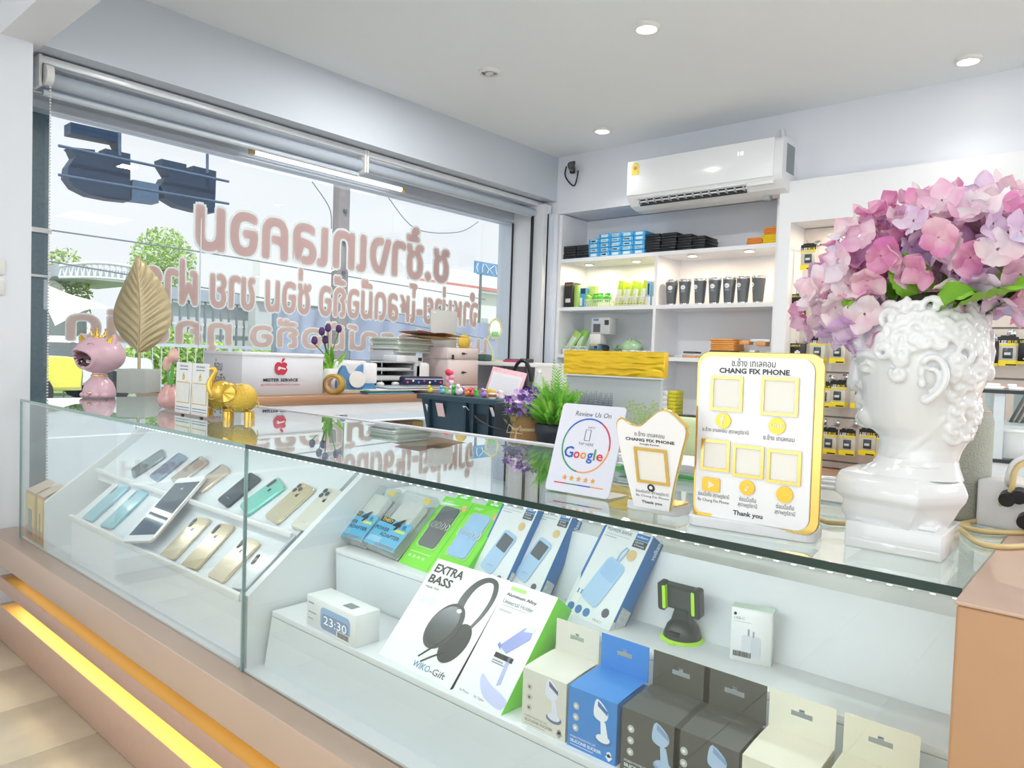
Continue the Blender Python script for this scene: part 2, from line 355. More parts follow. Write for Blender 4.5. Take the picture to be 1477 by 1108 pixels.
# ---------------------------------------------------------------- ceiling lights
def down(px,py,lit,label,zz=CZ,r=.055,col='#fff6ea',em=9,e=9):
    p=onz(px,py,zz)
    t=thing('downlight',label,'ceiling light',(p.x,p.y,zz-.01),'ceiling downlights')
    b=B(); b.lathe([(r,.01),(r,-.002),(r*.78,-.006),(r*.70,.004)],28,None,False); part(t,'rim',b,white)
    if lit:
        part(t,'lamp',B().lathe([(r*.72,.004),(r*.6,-.004),(.001,-.008)],24,None,False),M(col,.5,em=em,var=0))
        l=bpy.data.lights.new('downlight_beam','SPOT'); l.energy=e; l.spot_size=R(110); l.spot_blend=.8; l.shadow_soft_size=.04; l.color=(1,.96,.9)
        o=bpy.data.objects.new('downlight_beam',l); C.objects.link(o); o.parent=t; o.location=(0,0,-.02)
    else:
        part(t,'reflector',B().lathe([(r*.72,.004),(r*.5,.012),(.001,.012)],24,None,False),M('#8d9094',.2,metal=.8))
        part(t,'lamp',B().sph((0,0,.0),r*.42,14,8,(1,1,.6)),M('#c9ccd0',.2,metal=.5),label='unlit bulb')
down(933,38,1,'bright ceiling downlight nearest the camera at the top',em=14); down(1397,85,1,'lit oval downlight at the right of the ceiling',em=14,e=3)
down(869,187,1,'small lit downlight nearest the security camera',em=12); down(706,103,0,'unlit chrome downlight over the shop window side')
# ================================================================ street outside
GX=-3.5; GZ=FZ-.12
asph=M('#b9bec6',.8,var=.05,scale=3)
struct('trim_4',B().box((-34,-30,GZ-.1),(-3.62,40,GZ)),asph,label='pale asphalt street outside the window')
struct('trim_5',B().box((-3.62,-26,GZ-.1),(26,-4.5,GZ)),M('#9fa7b3',.8),label='asphalt forecourt behind the shop front')
b=B()
for x in (-6.2,-9.8): b.box((x-.06,-25,GZ),(x+.06,38,GZ+.006))
struct('trim_6',b,M('#eceff1',.7),label='white road markings')
struct('trim_7',B().box((-34,-30,GZ),(-17.5,40,GZ+.06)),M('#a9bf7c',.9,var=.3,scale=2),label='green verge behind the street fence')
# street railing
t=thing('street_railing','pale grey metal railing with thin bars along the far side of the street','fence',(-17,10,GZ))
fm=M('#c2cdd4',.5)
part(t,'rail',B().box((-17.02,-2,-.02),(-16.98,22,.06)).box((-17.02,-2,GZ+.2),(-16.98,22,GZ+.26)),fm,True)
b=B()
for i in range(118): b.box((-17.01,-1.5+.2*i,GZ),(-16.99,-1.48+.2*i,.0))
part(t,'bar',b,fm,True,kind='stuff')
for i in range(9): part(t,'post',B().box((-17.05,-1.5+2.6*i,GZ),(-16.95,-1.4+2.6*i,.15)),fm,True)
def blob(name,c,r,label,cat_,col,n=420,leaf=.16,sc=(1,1,1),trunk=None,group=None):
    t=thing(name,label,cat_,(c[0],c[1],GZ),group); b=B(); rnd=random.Random(int(c[1]*100))
    for i in range(n):
        v=Vector((rnd.gauss(0,1),rnd.gauss(0,1),rnd.gauss(0,1))).normalized()*r*(rnd.random()**.35)
        v=Vector((v.x*sc[0],v.y*sc[1],v.z*sc[2]))+Vector(c)
        q=Matrix.Rotation(rnd.random()*6,3,Vector((rnd.random()-.5,rnd.random()-.5,rnd.random()-.5)))
        s=leaf*(.6+rnd.random()*.8); b.add([v+q@Vector(p)*s for p in ((-1,0,0),(0,-.45,.1),(1,0,0),(0,.45,.1))],[(0,1,2,3)])
    part(t,'foliage',b,M(col,.8,var=.25,scale=3),True,kind='stuff')
    if trunk: part(t,'trunk',B().cyl((c[0],c[1],GZ),(c[0],c[1],c[2]),trunk,8),M('#8a7f70',.9),True)
    return t
p=onx(235,385,-29); blob('street_tree',p,1.35,'airy green street tree rising above the roofs behind the leaf ornament','tree','#b3cf84',3200,.085,(1,.9,1.15),.12)
t=thing('roadside_hedge','long bright green hedge growing behind the street railing','hedge',(-18.6,3,GZ)); b=B(); rnd=random.Random(31)
ya=onx(60,500,-18.6).y; yb=onx(385,500,-18.6).y
for i in range(7500):
    y=rnd.uniform(ya,yb); hh=1.25+.25*math.sin(y*1.7)+.15*math.sin(y*4.1); v=Vector((-18.6+rnd.uniform(-.5,.5),y,GZ+hh*rnd.random()**.6)); q=Matrix.Rotation(rnd.random()*6,3,Vector((rnd.random()-.5,rnd.random()-.5,rnd.random()-.5))); s=.075*(.6+rnd.random()*.8)
    b.add([v+q@Vector(p)*s for p in ((-1,0,0),(0,-.45,.1),(1,0,0),(0,.45,.1))],[(0,1,2,3)])
part(t,'foliage',b,M('#b9da72',.8,var=.25,scale=2),True,kind='stuff'); part(t,'stems',B().box((-18.8,ya,GZ),(-18.4,yb,GZ+.7)),M('#7d9a4c',.9,var=.3),True)
pq=onx(575,518,-17.8); pq.z=GZ+.42; blob('roadside_bush',pq,.55,'small yellowish bush at the foot of the utility pole','bush','#d9dd86',900,.06,(1,1.1,.8))
p=onx(92,428,-25.2); blob('street_tree',p,1.3,'leafy tree at the far left edge of the window','tree','#b5ca8a',1600,.09,(.6,.6,1.2),.12)
# utility pole
pb=onx(487,520,-11)
t=thing('utility_pole','weathered grey concrete utility pole outside the window','pole',(-11,pb.y,GZ))
part(t,'shaft',B().box((-11.1,pb.y-.12,GZ),(-10.9,pb.y+.12,5),.02),M('#8f8a8c',.9,var=.2,scale=6),True)
b=B()
for k in range(7): b.box((-10.9,pb.y-.03,.3+.55*k),(-10.86,pb.y+.03,.35+.55*k))
part(t,'step_bolt',b,M('#5d6670',.7),True)
def wire(pts,X,label,r=.012):
    P=[onx(x,y,X) for x,y in pts]; solo('power_cable',B().tube([tuple(p) for p in cat([tuple(p) for p in P],6,False)],r,5),M('#7f8790',.6),label,'cable','overhead power cables')
wire([(60,375),(300,416),(520,455),(760,500)],-11.2,'lowest overhead cable crossing the whole window')
wire([(60,330),(300,365),(480,395),(700,432)],-11.2,'middle overhead cable passing behind the top letters')
wire([(450,262),(475,300),(478,330)],-11.2,'short drooping cable beside the pole top',.01)
wire([(560,285),(600,330),(660,335),(690,320)],-11.2,'loose cable loop right of the pole',.01)
# tarpaulin fence
tm=M('#9aa5ba',.8,var=.1,scale=2)
t=thing('tarpaulin_fence','blue grey tarpaulin sheets hung on posts across the street','fence',(-15,11,GZ))
for k,(a,c,h0,h1) in enumerate([((398,437),(478,451),0,0),((505,446),(620,459),0,0),((623,459),(735,470),0,0)]):
    P=onx(*a,-15);Q=onx(*c,-15)
    def f(u,v,P=P,Q=Q):
        y=P.y+(Q.y-P.y)*u; z=(P.z+(Q.z-P.z)*u)*(1-v)+(GZ+.3)*v; return (-15+.05*math.sin(u*21+v*4)+.04*math.sin(u*9-v*7),y,z)
    part(t,'sheet',B().grid(f,40,8),tm,True)
    part(t,'post',B().box((-15.08,P.y-.05,GZ),(-14.98,P.y+.03,P.z+.1)),M('#7e93a0',.6),True)
# white signboard building
P=onx(375,395,-19);Q=onx(690,430,-19); Q2=onx(690,462,-19)
bd=thing('signboard_building','long white building front carrying a grey sign across the street','building',(-19,(P.y+Q.y)/2,GZ))
part(bd,'fascia',B().box((-19.4,P.y,Q2.z),(-19,Q.y,Q.z+.35)),M('#eef0f2',.6,var=.02),True)
part(bd,'wall',B().box((-19.6,P.y,GZ),(-19.2,Q.y,Q2.z)),M('#c9ced6',.6),True)
lb=txt(None,[('HARODDY',0,0,1,'LEFT',.01)],None); p0=onx(612,437,-18.98); p1=onx(674,443,-18.98); xs=[v.x for v in lb.v]; k=(p1.y-p0.y)/max(xs)
nb=B(); nb.add([Vector((-18.97,p0.y+v.x*k,p0.z-.25+v.y*k*1.0)) for v in lb.v],lb.f); part(bd,'sign_lettering',nb,M('#5d6a70',.6),True)
# red and white building with billboard
P=onx(598,400,-26);Q=onx(800,400,-26)
bd=thing('gabled_building','white building with red trimmed hipped roof across the street','building',(-26,(P.y+Q.y)/2,GZ))
zt=onx(700,420,-26).z; part(bd,'wall',B().box((-30,P.y+.4,GZ),(-26,Q.y+3,zt)),M('#e9ecef',.6),True)
z1=onx(690,398,-26).z
ym=onx(700,400,-26).y
part(bd,'roof',B().add([(-25.6,P.y-.4,zt),(-25.6,Q.y+4,zt),(-28,Q.y+4,z1+.5),(-28,P.y+.8,z1+.5),(-25.6,P.y-.4,zt-.15),(-25.6,Q.y+4,zt-.15)],[(0,1,2,3),(4,5,1,0)]),M('#cdd4de',.6),True)
part(bd,'eave_trim',B().box((-25.62,P.y-.4,zt-.02),(-25.55,Q.y+4,zt+.14)),M('#d98e8e',.6),True)
b=B()
for yy in (ym-2.6,ym-1.2,ym-.5,ym+1.4,ym+2.4): b.box((-26.02,yy,GZ+1),(-25.96,yy+.1,zt-.2))
for zz in (.9,1.6): b.box((-26.02,ym-1.8,zz),(-25.96,ym+3,zz+.07))
part(bd,'timber',b,M('#d8a3a3',.6),True)
for yy in (ym-2.2,ym-.2,ym+1.7): part(bd,'window',B().box((-26.0,yy,.9),(-25.97,yy+.5,2.0)),M('#b9c3cc',.3),True)
P=onx(686,376,-24);Q=onx(745,404,-24)
t=thing('billboard','blue advertising board standing above the roofs','sign',(-24,P.y,GZ))
part(t,'board',B().box((-24.1,P.y,Q.z),(-24,Q.y,P.z)),M('#6d9ac8',.6,var=.2,scale=2),True)
part(t,'post',B().box((-24.1,P.y+.4,GZ),(-24.02,P.y+.5,Q.z)),grey,True)
b=B(); rnd=random.Random(3)
for k in range(9):
    y=P.y+.15+(Q.y-P.y-.3)*k/8; b.tube([(-23.98,y,Q.z+.1),(-23.98,y+rnd.uniform(-.2,.25),(P.z+Q.z)/2),(-23.98,y+rnd.uniform(-.2,.2),P.z-.1)],.025,4)
part(t,'brush_lettering',b,M('#f0eef2',.6),True)
# blue roof peak
P=onx(590,405,-30); solo('blue_roof',B().add([(-30,P.y,P.z-.6),(-30,P.y+7,P.z-.6),(-30,P.y+2.4,P.z+.75),(-33,P.y+2.4,P.z+.75)],[(0,1,2),(0,2,3),(1,3,2)]),M('#8a9cc4',.6),'blue grey roof peak behind the red trimmed building','roof')
# left: warehouse with arched truss and tent canopy
t=thing('warehouse','open warehouse with arched white roof truss at the left','building',(-22,3,GZ))
b=B(); N=14
top=[onx(85+ (205-85)*k/N,388-9*math.sin(PI*min(1,k/N*.85+.15)),-22) for k in range(N+1)]; bot=[onx(85+(205-85)*k/N,400-3*math.sin(PI*k/N)+.5*k,-22) for k in range(N+1)]
b.tube([tuple(p) for p in top],.05,5).tube([tuple(p) for p in bot],.04,5)
for k in range(N): b.tube([tuple(bot[k]),tuple((top[k]+top[k+1])/2),tuple(bot[k+1])],.03,4)
part(t,'truss',b,M('#dfe4ea',.5),True)
r0=onx(80,402,-23);r1=onx(212,404,-23)
part(t,'roof',B().box((-27,r0.y,onx(80,398,-23).z),(-23,r1.y,onx(80,386,-23).z+.1)),M('#b4bcc8',.7),True)
part(t,'wall',B().box((-27,onx(80,470,-23).y-2,GZ),(-23,onx(125,470,-23).y,onx(90,440,-23).z)),M('#8a929b',.7),True)
c0=onx(80,418,-20);c1=onx(180,418,-20);c2=onx(180,475,-20)
part(t,'canopy',B().grid(lambda u,v:(-20-1.5*(1-v)+.1*math.sin(u*9),c0.y+(c1.y-c0.y)*u,(c0.z+.25-(.45)*u)*(1-v)+(c2.z+.5*math.sin(u*2.4))*v),20,6),M('#e9e7df',.8),True)
t=thing('slatted_shed','pale shed with a curved grey roofline and thin vertical bars','building',(-20,6,GZ))
a=onx(235,440,-20);c=onx(395,445,-20); zt=onx(300,433,-20).z
part(t,'roof_edge',B().box((-20.2,a.y,zt-.05),(-20,c.y,zt+.28)),M('#a9b4c4',.6),True)
part(t,'wall',B().box((-20.6,a.y,GZ),(-20.3,c.y,zt)),M('#e3e7ec',.7),True)
b=B()
for k in range(15): y=a.y+(c.y-a.y)*k/14; b.box((-20.1,y,-.2),(-20.05,y+.04,zt))
part(t,'bar',b,M('#7f90a0',.6),True)
part(t,'rail',B().box((-20.1,a.y,.6),(-20.05,c.y,.66)).box((-20.1,a.y,1.2),(-20.05,c.y,1.26)),M('#dfe4e8',.6),True)
# cars
def car(label,x,y,L,rz,col,hz=1.35):
    t=thing('car',label,'car',(x,y,GZ),rz=rz)
    prof=[(-L/2,.35),(-L/2+.05,.62),(-L/2+.9,.80),(-L/2+1.5,hz-.05),(-L/2+1.9,hz),(L/2-1.1,hz),(L/2-.5,.92),(L/2-.02,.85),(L/2,.35)]
    pr=cat(prof,4,False); mm=Matrix.Rotation(PI/2,4,'X')@Matrix.Translation((0,0,-.85))
    part(t,'body',B().prism([(p[0],p[1]) for p in pr],0,1.7,mm,.06,True),M(col,.25,coat=1,var=.02))
    w=[(-L/2+1.0,.85),(-L/2+1.55,hz-.1),(L/2-1.15,hz-.1),(L/2-.75,.9)]
    part(t,'side_window',B().prism(w,-.01,1.71,mm),M('#6c7883',.1,spec=.8))
    for sx in (-L/2+.8,L/2-.8):
        for sy in (-.82,.82): part(t,'wheel',B().cyl((sx,sy-.1,.32),(sx,sy+.1,.32),.32,20),M('#33363b',.7))
    for sy in (-.6,.6): part(t,'headlight',B().sph((-L/2+.12,sy,.66),.13,10,6),M('#dfe6ea',.1))
    return t
p=onx(78,560,-14.2); car('yellow car parked behind the pink cat figure',-14.2,p.y-1.3,2.9,R(95),'#efec5a',.85)
p=onx(78,545,-16); car('white car behind the yellow car',-15.9,p.y-.6,4.2,R(90),'#eceff1',1.25)
# dark channel letters outside (seen from behind)
sm=M('#29415f',.55,var=.25,scale=14)
def poly(px,X,th,parent,name,m):
    P=[onx(x,y,X) for x,y in px]; b=B(); mm=Matrix(((0,0,1,X),(1,0,0,0),(0,1,0,0),(0,0,0,1)))
    b.prism([(p.y,p.z) for p in P],-th,0,mm); return part(parent,name,b,m,True)
t=thing('channel_letter','dark blue channel letter seen from behind, left one of two','sign',(-4.3,1.5,.8),'channel letters hung outside the shop')
S=[(101,212),(137,216),(137,222),(152,224),(152,214),(188,222),(188,290),(160,287),(130,281),(108,270),(97,255),(99,240),(109,226),(104,215)]
poly(S,-4.3,.1,t,'letter_body',sm); poly([(102,176),(175,192),(175,220),(168,205),(102,192)],-4.3,.1,t,'tone_mark',sm)
poly([(138,244),(149,246),(149,258),(138,256)],-4.29,.002,t,'letter_counter',M('#f4f6f8',.5,em=.75,var=0)) if 0 else None
t=thing('channel_letter','dark blue channel letter seen from behind, right one of two','sign',(-4.3,2.0,.8),'channel letters hung outside the shop')
S=[(233,229),(269,237),(269,247),(279,249),(279,239),(312,247),(310,307),(285,304),(258,297),(238,285),(232,268),(238,256),(244,254),(234,238)]
poly(S,-4.3,.1,t,'letter_body',sm)
t=thing('channel_letter','small square dark blue dot between the two channel letters','sign',(-4.3,1.8,.9),'channel letters hung outside the shop')
poly([(192,259),(229,266),(229,293),(190,288)],-4.3,.1,t,'letter_body',M('#5c7796',.55,var=.2))
t=thing('letter_rail','thin blue steel rails carrying the channel letters','rail',(-4.28,1.5,.9))
for a,c in (((84,210),(330,262)),((84,252),(330,294))):
    P=onx(*a,-4.25);Q=onx(*c,-4.25); part(t,'rail_bar',B().cyl(P,Q,.008,6),M('#5d7391',.5),True)
for a,c in (((172,190),(173,225)),((299,222),(299,250))):
    P=onx(*a,-4.25);Q=onx(*c,-4.25); part(t,'hanger',B().cyl(P,Q,.008,6),M('#5d7391',.5),True)
# ================================================================ back shelving
def at(px,py,Y): return ony(px,py,Y)
t=thing('shelf_unit','white open shelf unit on the back wall left of the battery display','shelf',(-2.29,4.15,FZ))
part(t,'side_panel',B().box((-3.07,4.0,FZ),(-3.045,4.31,.995)),lamw,True); part(t,'side_panel',B().box((-1.555,4.0,FZ),(-1.53,4.31,.995)),lamw,True)
part(t,'back_panel',B().box((-3.045,4.30,FZ),(-1.555,4.318,.995)),lamw,True)
for z in (.675,.345,.023,-.34,-.80): part(t,'shelf_board',B().box((-3.045,4.0,z-.012),(-1.555,4.30,z+.012)),lamw,True)
for z0,z1 in ((.357,.663),(.035,.333),(-.328,.011)): part(t,'divider',B().box((-2.312,4.002,z0),(-2.292,4.30,z1)),lamw,True)
for z0,z1 in ((-.352,-.352),(-.812,-.345)): 
    if z1>z0: part(t,'divider',B().box((-2.312,4.002,z0),(-2.292,4.30,z1-.007)),lamw,True)
def shelflamp(px,py,Yc,zc,label):
    p=onz(px,py,zc); 
    t=thing('cabinet_spotlight',label,'lamp',(p.x,p.y,zc-.001),'warm spotlights let into the shelving')
    part(t,'rim',B().lathe([(.034,0),(.034,-.007),(.026,-.007)],20,None,True),white)
    part(t,'lens',B().lathe([(.026,-.0075),(.001,-.010)],20,None,True),M('#fff1d6',.5,em=7,var=0))
    l=bpy.data.lights.new('spot_beam','AREA'); l.shape='DISK'; l.size=.05; l.energy=1.3; l.color=(1,.74,.5)
    o=bpy.data.objects.new('spot_beam',l); C.objects.link(o); o.parent=t; o.location=(0,0,-.013)
for px,py,la in ((850,381,'leftmost warm spotlight under the upper shelf board'),(918,376,'second warm spotlight under the upper shelf board'),(999,368,'warm spotlight above the grey tumblers, left one'),(1081,361,'warm spotlight above the grey tumblers, right one')):
    shelflamp(px,py,4.1,.663,la)
def sbox(name,label,cat_,x0,y0,x1,y1,Y,dep,col,group=None,zb=None,band=None,bandm=None,rough=.45):
    p=at(x0,y1,Y);q=at(x1,y0,Y); z0=p.z if zb is None else zb; z1=q.z if zb is None else zb+(q.z-at(x1,y1,Y).z)
    t=thing(name,label,cat_,((p.x+q.x)/2,Y+dep/2,z0),group); w=(q.x-p.x)/2-.0008
    part(t,'body',B().box((-w,-dep/2,0),(w,dep/2,z1-z0-.0008),.0015,seg=1),M(col,rough))
    if band:
        for (u0,v0,u1,v1,c) in band: part(t,'label_print',B().box((-w+2*w*u0,-dep/2-.0006,(z1-z0)*v0),(-w+2*w*u1,-dep/2,(z1-z0)*v1)),M(c,.5,var=.15,scale=200))
    return t
# top shelf: black boxes, blue boxes, envelopes
zt=.687
def stack(name,lab,cat_,x0,x1,pyb,n,hp,Y,dep,col,group,zb,jit=.003,band=None,skip=()):
    p=at(x0,pyb,Y);q=at(x1,pyb,Y);h=p.z-at(x0,pyb+hp,Y).z; rnd=random.Random(int(x0)); proto=None; w=(q.x-p.x)/2-.001
    for k in range(n):
        j=rnd.uniform(-jit,jit); mt=Matrix.Translation(((p.x+q.x)/2+j,Y+dep/2+rnd.uniform(0,jit),zb+k*h))@Matrix.Rotation(rnd.uniform(-jit,jit)*3,4,'Z')
        l=lab(k,n) if callable(lab) else lab
        if proto is None:
            proto=thing(name,l,cat_,group=group,mat=mt); part(proto,'body',B().box((-w,-dep/2,0),(w,dep/2,h-.001),.0015,seg=1),M(col,.4))
            if band:
                for (u0,v0,u1,v1,c) in band: part(proto,'label_print',B().box((-w+2*w*u0,-dep/2-.0006,h*v0),(-w+2*w*u1,-dep/2,h*v1)),M(c,.5,var=.25,scale=300))
        else: dup(proto,mt,l)
BL=[(.2,.2,.8,.8,'#b7dff5'),(.25,.35,.7,.65,'#e7f3fa')]
for i,(x0,x1,n) in enumerate([(848,863,4),(863,878.5,5),(878.5,894.5,5),(894.5,912,5),(912,929,5)]):
    nm=['first','second','third','fourth','fifth'][i]
    stack('blue_box',lambda k,n,nm=nm:'small light blue box, '+['lowest','second lowest','middle','second from the top','topmost'][k if n==5 or k<2 else k+1 if k==3 else k]+' in the '+nm+' column of blue boxes',
      'box',x0,x1,373-(x0-848)*.045,n,6.6,4.02,.17,'#3f9fd8','blue boxes on the top shelf',zt,.002,BL)
for x0,x1,n,l in ((812,829.5,5,'outermost stack at the left end'),(830,847.5,5,'stack touching blue boxes from left'),(930,951,7,'first stack right of blue boxes'),(952,974,7,'second stack right of blue boxes'),(975,996,6,'third stack right of blue boxes'),(997,1016,5,'last stack before the empty shelf')):
    stack('black_box',lambda k,n,l=l:'flat black box, layer '+['one','two','three','four','five','six','seven'][k]+' from below, '+l,'box',x0,x1,371,n,3.9,4.02,.17,'#1d2024','flat black boxes on the top shelf',zt,.006)
for x0,x1,n,c,l,zo in ((1076,1098,4,'#e8913a','orange envelope in the low stack at the right of the top shelf',0),(1098.5,1120,5,'#f2d21e','yellow envelope in the stack at the right end of the top shelf',0),(1101,1121,4,'#ea8f30','orange envelope on top of the yellow ones at the right end',.052)):
    stack('envelope_pack',lambda k,n,l=l:['lowest ','second ','third ','fourth ','fifth '][k]+l,'envelope',x0,x1,350,n,2.7,4.02,.16,c,'envelope packs on the top shelf',zt+zo,.004)
# second shelf
z2=.357
t=sbox('black_package','tall black hanging box with gold strip at the left end of the second shelf','box',813,405,826,442,4.03,.10,'#23201f',None,z2,[(.2,.2,.8,.35,'#d8d8d8'),(.1,.85,.9,.93,'#8a6a3a')])
part(t,'hang_tab',B().box((-.012,-.002,.150),(.012,.0,.165)),black)
sbox('green_package','slim green package beside the tall black box','package',827,408,835,441,4.05,.04,'#a9cf6a',None,z2)
sbox('blue_package','blue and white package leaning in the green ones','package',834,411,846,440,4.07,.03,'#4f9dd6',None,z2,[(.1,.1,.5,.5,'#eef3f6'),(.3,.7,.9,.95,'#243a50')])
sbox('green_package','pale green package behind the green basket','package',845,406,859,438,4.10,.04,'#c3dd7e',None,z2)
def basket(name,label,x0,x1,py0,py1,Y,dep,zb,col,mode):
    p=at(x0,py1,Y);q=at(x1,py1,Y);h=at(x0,py0,Y).z-p.z; cx=(p.x+q.x)/2; w=(q.x-p.x)/2
    t=thing(name,label,'basket',(cx,Y+dep/2,zb)); mm=M(col,.5); d=dep/2
    part(t,'base',B().box((-w*.94,-d*.94,0),(w*.94,d*.94,.004)),mm)
    rb=B()
    for (a,c) in (((-w,-d,h-.006),(w,-d+.003,h)),((-w,d-.003,h-.006),(w,d,h)),((-w,-d,h-.006),(-w+.003,d,h)),((w-.003,-d,h-.006),(w,d,h))): rb.box(a,c)
    part(t,'rim',rb,mm)
    g=B(); n=16 if mode=='ribs' else 12
    for i in range(n):
        x=-w+.003+(2*w-.006)*i/(n-1)
        for yy in (-d+.0015,d-.0015): g.box((x-.0018,yy-.001,0),(x+.0018,yy+.001,h-.004))
    for i in range(8):
        y=-d+.003+(2*d-.006)*i/7
        for xx in (-w+.0015,w-.0015): g.box((xx-.001,y-.0018,0),(xx+.001,y+.0018,h-.004))
    for k in range(1 if mode=='ribs' else 4):
        z=h*(k+.5)/(1 if mode=='ribs' else 4)
        for yy in (-d+.0015,d-.0015): g.box((-w,yy-.001,z-.0018),(w,yy+.001,z+.0018))
    part(t,'wall_mesh',g,mm,kind='stuff'); return t
basket('plastic_basket','pale green ribbed plastic basket on the second shelf',843,880,430,441,4.02,.18,z2,'#cfe3c0','ribs')
basket('plastic_basket','white perforated plastic basket holding lime packs on the second shelf',882,931,427,441,4.02,.18,z2,'#eeeade','holes')
for k,(x,y,w,c) in enumerate([(852,418,11,'#8fd14a'),(861,414,9,'#62c23c'),(869,412,12,'#4fbf35'),(877,414,8,'#3fae35')]):
    p=at(x,y,4.10); solo('green_pouch',B().sph((0,0,0),.03,12,8,(1,.7,.85)).box((-.022,-.004,.02),(.022,.004,.034),.002) ,M(c,.35,bump=.5,scale=60),'shiny green pouch in the green basket, '+['leftmost','second from left','second from right','rightmost'][k],'pouch','green pouches in the basket',mat=Matrix.Translation((p.x,4.08+.02*(k%2),z2+.062)))
for k in range(8):
    p=at(889+5.3*k,405,4.06); 
    t=thing('lime_pack',['leftmost lime and white cable pack standing in the white basket','second lime cable pack from the left in the white basket','third lime cable pack from the left in the white basket','fourth lime cable pack from the left in the white basket','fifth lime cable pack from the left in the white basket','sixth lime cable pack from the left in the white basket','seventh lime cable pack from the left in the white basket','rightmost lime and white cable pack in the white basket'][k],'package',group='lime cable packs in the white basket',mat=Matrix.Translation((p.x+.02,4.05+.016*(k%2)+.004*k,z2+.006))@Matrix.Rotation(R(8+2*k%5),4,'Y')@Matrix.Rotation(R(-4),4,'X'))
    part(t,'card',B().box((-.022,-.004,0),(.022,.004,.165-.01*(k%3)),.002,seg=1),M('#c9e03c',.45)); part(t,'blister',B().box((-.016,-.009,.02),(.016,-.004,.11),.003,seg=1),M('#e4edcf',.3)); part(t,'cable',B().tube([(.009*math.cos(a),-.011,.06+.022*math.sin(a)) for a in [i*PI/6 for i in range(12)]],.0016,5),white)
for k,x in enumerate((931.5,940)):
    sbox('blue_earphone_pack',['left','right'][k]+' blue and white earphone pack beside the divider','package',x,404,x+7.6,440,4.05,.02,'#86b9e0','blue earphone packs',z2,[(0,0,1,.38,'#eef1f2'),(.3,.45,.7,.9,'#2c3b46')])
# tumblers
tp=[967,986,1008,1029,1050,1070,1092]
pr=None
for k,x in enumerate(tp):
    p=at(x,437,4.07); mt=Matrix.Translation((p.x,4.08,z2))@Matrix.Rotation(R([25,20,-10,14,14,-8,-30][k])-.25,4,'Z')
    lab='grey steel tumbler with round white badge, '+['leftmost of seven','second from the left','third from the left','in the middle of the row','third from the right','second from the right','rightmost of seven'][k]
    if pr is None:
        pr=thing('tumbler',lab,'cup',group='grey tumblers in a row',mat=mt)
        part(pr,'cup_body',B().lathe([(.027,.010),(.029,.02),(.0385,.145)],28,None,True),M('#5f666b',.45,metal=.2))
        part(pr,'steel_base',B().lathe([(.0265,0),(.0272,.011)],28,None,True),chrome); part(pr,'steel_rim',B().lathe([(.0387,.144),(.0392,.158),(.037,.160),(.0365,.150)],28,None,False),chrome)
        part(pr,'lid',B().lathe([(.036,.152),(.036,.156),(.001,.157)],24,None,True),M('#b9c0c4',.2))
        def wrap(b,rz):
            nb=B(); nb.add([Vector(((.0297+.0091*(v.y-.02)/.125+rz)*math.sin(v.x/.034),-(.0297+.0091*(v.y-.02)/.125+rz)*math.cos(v.x/.034),v.y)) for v in b.v],b.f); return nb
        disc=B(); n=24; disc.add([(0,.108,0)]+[(.014*math.cos(2*PI*i/n),.108+.014*math.sin(2*PI*i/n),0) for i in range(n)],[(0,1+i,1+(i+1)%n) for i in range(n)])
        part(pr,'badge',wrap(disc,.0006),M('#eeeeec',.5)); 
        tb=txt(None,[('vivo',0,.104,.011,'CENTER')],None); part(pr,'badge_lettering',wrap(tb,.001),M('#555b60',.5))
        tb=txt(None,[('▬▬▬▬',0,.086,.006,'CENTER'),('▬▬▬▬▬',0,.08,.005,'CENTER')],None); part(pr,'fine_print',wrap(tb,.0007),M('#c9cccd',.5))
    else: dup(pr,mt,lab)
# third shelf (left bay)
z3=.035
basket('plastic_basket','pale green ribbed basket on the third shelf',811,846,489,501,4.03,.18,z3,'#d3e2d0','ribs')
for k,(x,y,rz,c) in enumerate([(822,474,28,'#a6d56a'),(832,470,18,'#8fcf55'),(843,474,14,'#7fc94a')]):
    p=at(x,y,4.1); t=thing('green_cable_pack',['leftmost','middle','rightmost'][k]+' green cable pack leaning in the third shelf basket','package',group='green cable packs leaning in the basket',mat=Matrix.Translation((p.x,4.08+.03*k,z3+.03))@Matrix.Rotation(R(rz),4,'Y')@Matrix.Rotation(R(-12),4,'X'))
    part(t,'card',B().box((-.03,-.003,0),(.03,.003,.15),.002,seg=1),M(c,.45)); part(t,'blister',B().box((-.02,-.012,.01),(.02,-.003,.11),.004,seg=1),M('#d5ead0',.3)); part(t,'cable',B().tube([(.012*math.cos(a),-.014,.06+.03*math.sin(a)) for a in [i*PI/6 for i in range(12)]],.002,5),white)
t=sbox('camera_box','white and grey camera box standing on a low carton on the third shelf','box',852,458,880,482,4.05,.09,'#c7cacb',None,None,[(.12,.12,.5,.62,'#55585b'),(.12,.8,.4,.92,'#5a84b8'),(.72,.55,.95,.85,'#3b3f43')])
sbox('small_carton','small white carton under the camera box','box',850,481.5,866,496,4.05,.08,'#e4e2de',None,None)
sbox('battery_box','small blue and yellow box below the camera box','box',850,496.2,863,503.5,4.05,.08,'#6c98b5',None,None,[(.1,.7,.9,.95,'#e8c83c'),(.55,.1,.9,.6,'#20303c')])
p=at(872,492,4.06); t=thing('black_webcam','round black webcam on the third shelf','camera',(p.x,4.08,z3)); part(t,'head',B().sph((0,0,.045),.026,16,10),black); part(t,'foot',B().lathe([(.022,0),(.02,.012),(.006,.02),(.006,.03)],16,None,True),black); part(t,'lens',B().cyl((0,-.02,.045),(0,-.03,.045),.01,14),M('#3c4450',.1))
p=at(885,500,4.0); t=thing('spider_plant','small artificial plant with pale striped leaves on the third shelf','plant',(p.x,4.03,z3)); b=B(); b2=B(); rnd=random.Random(4)
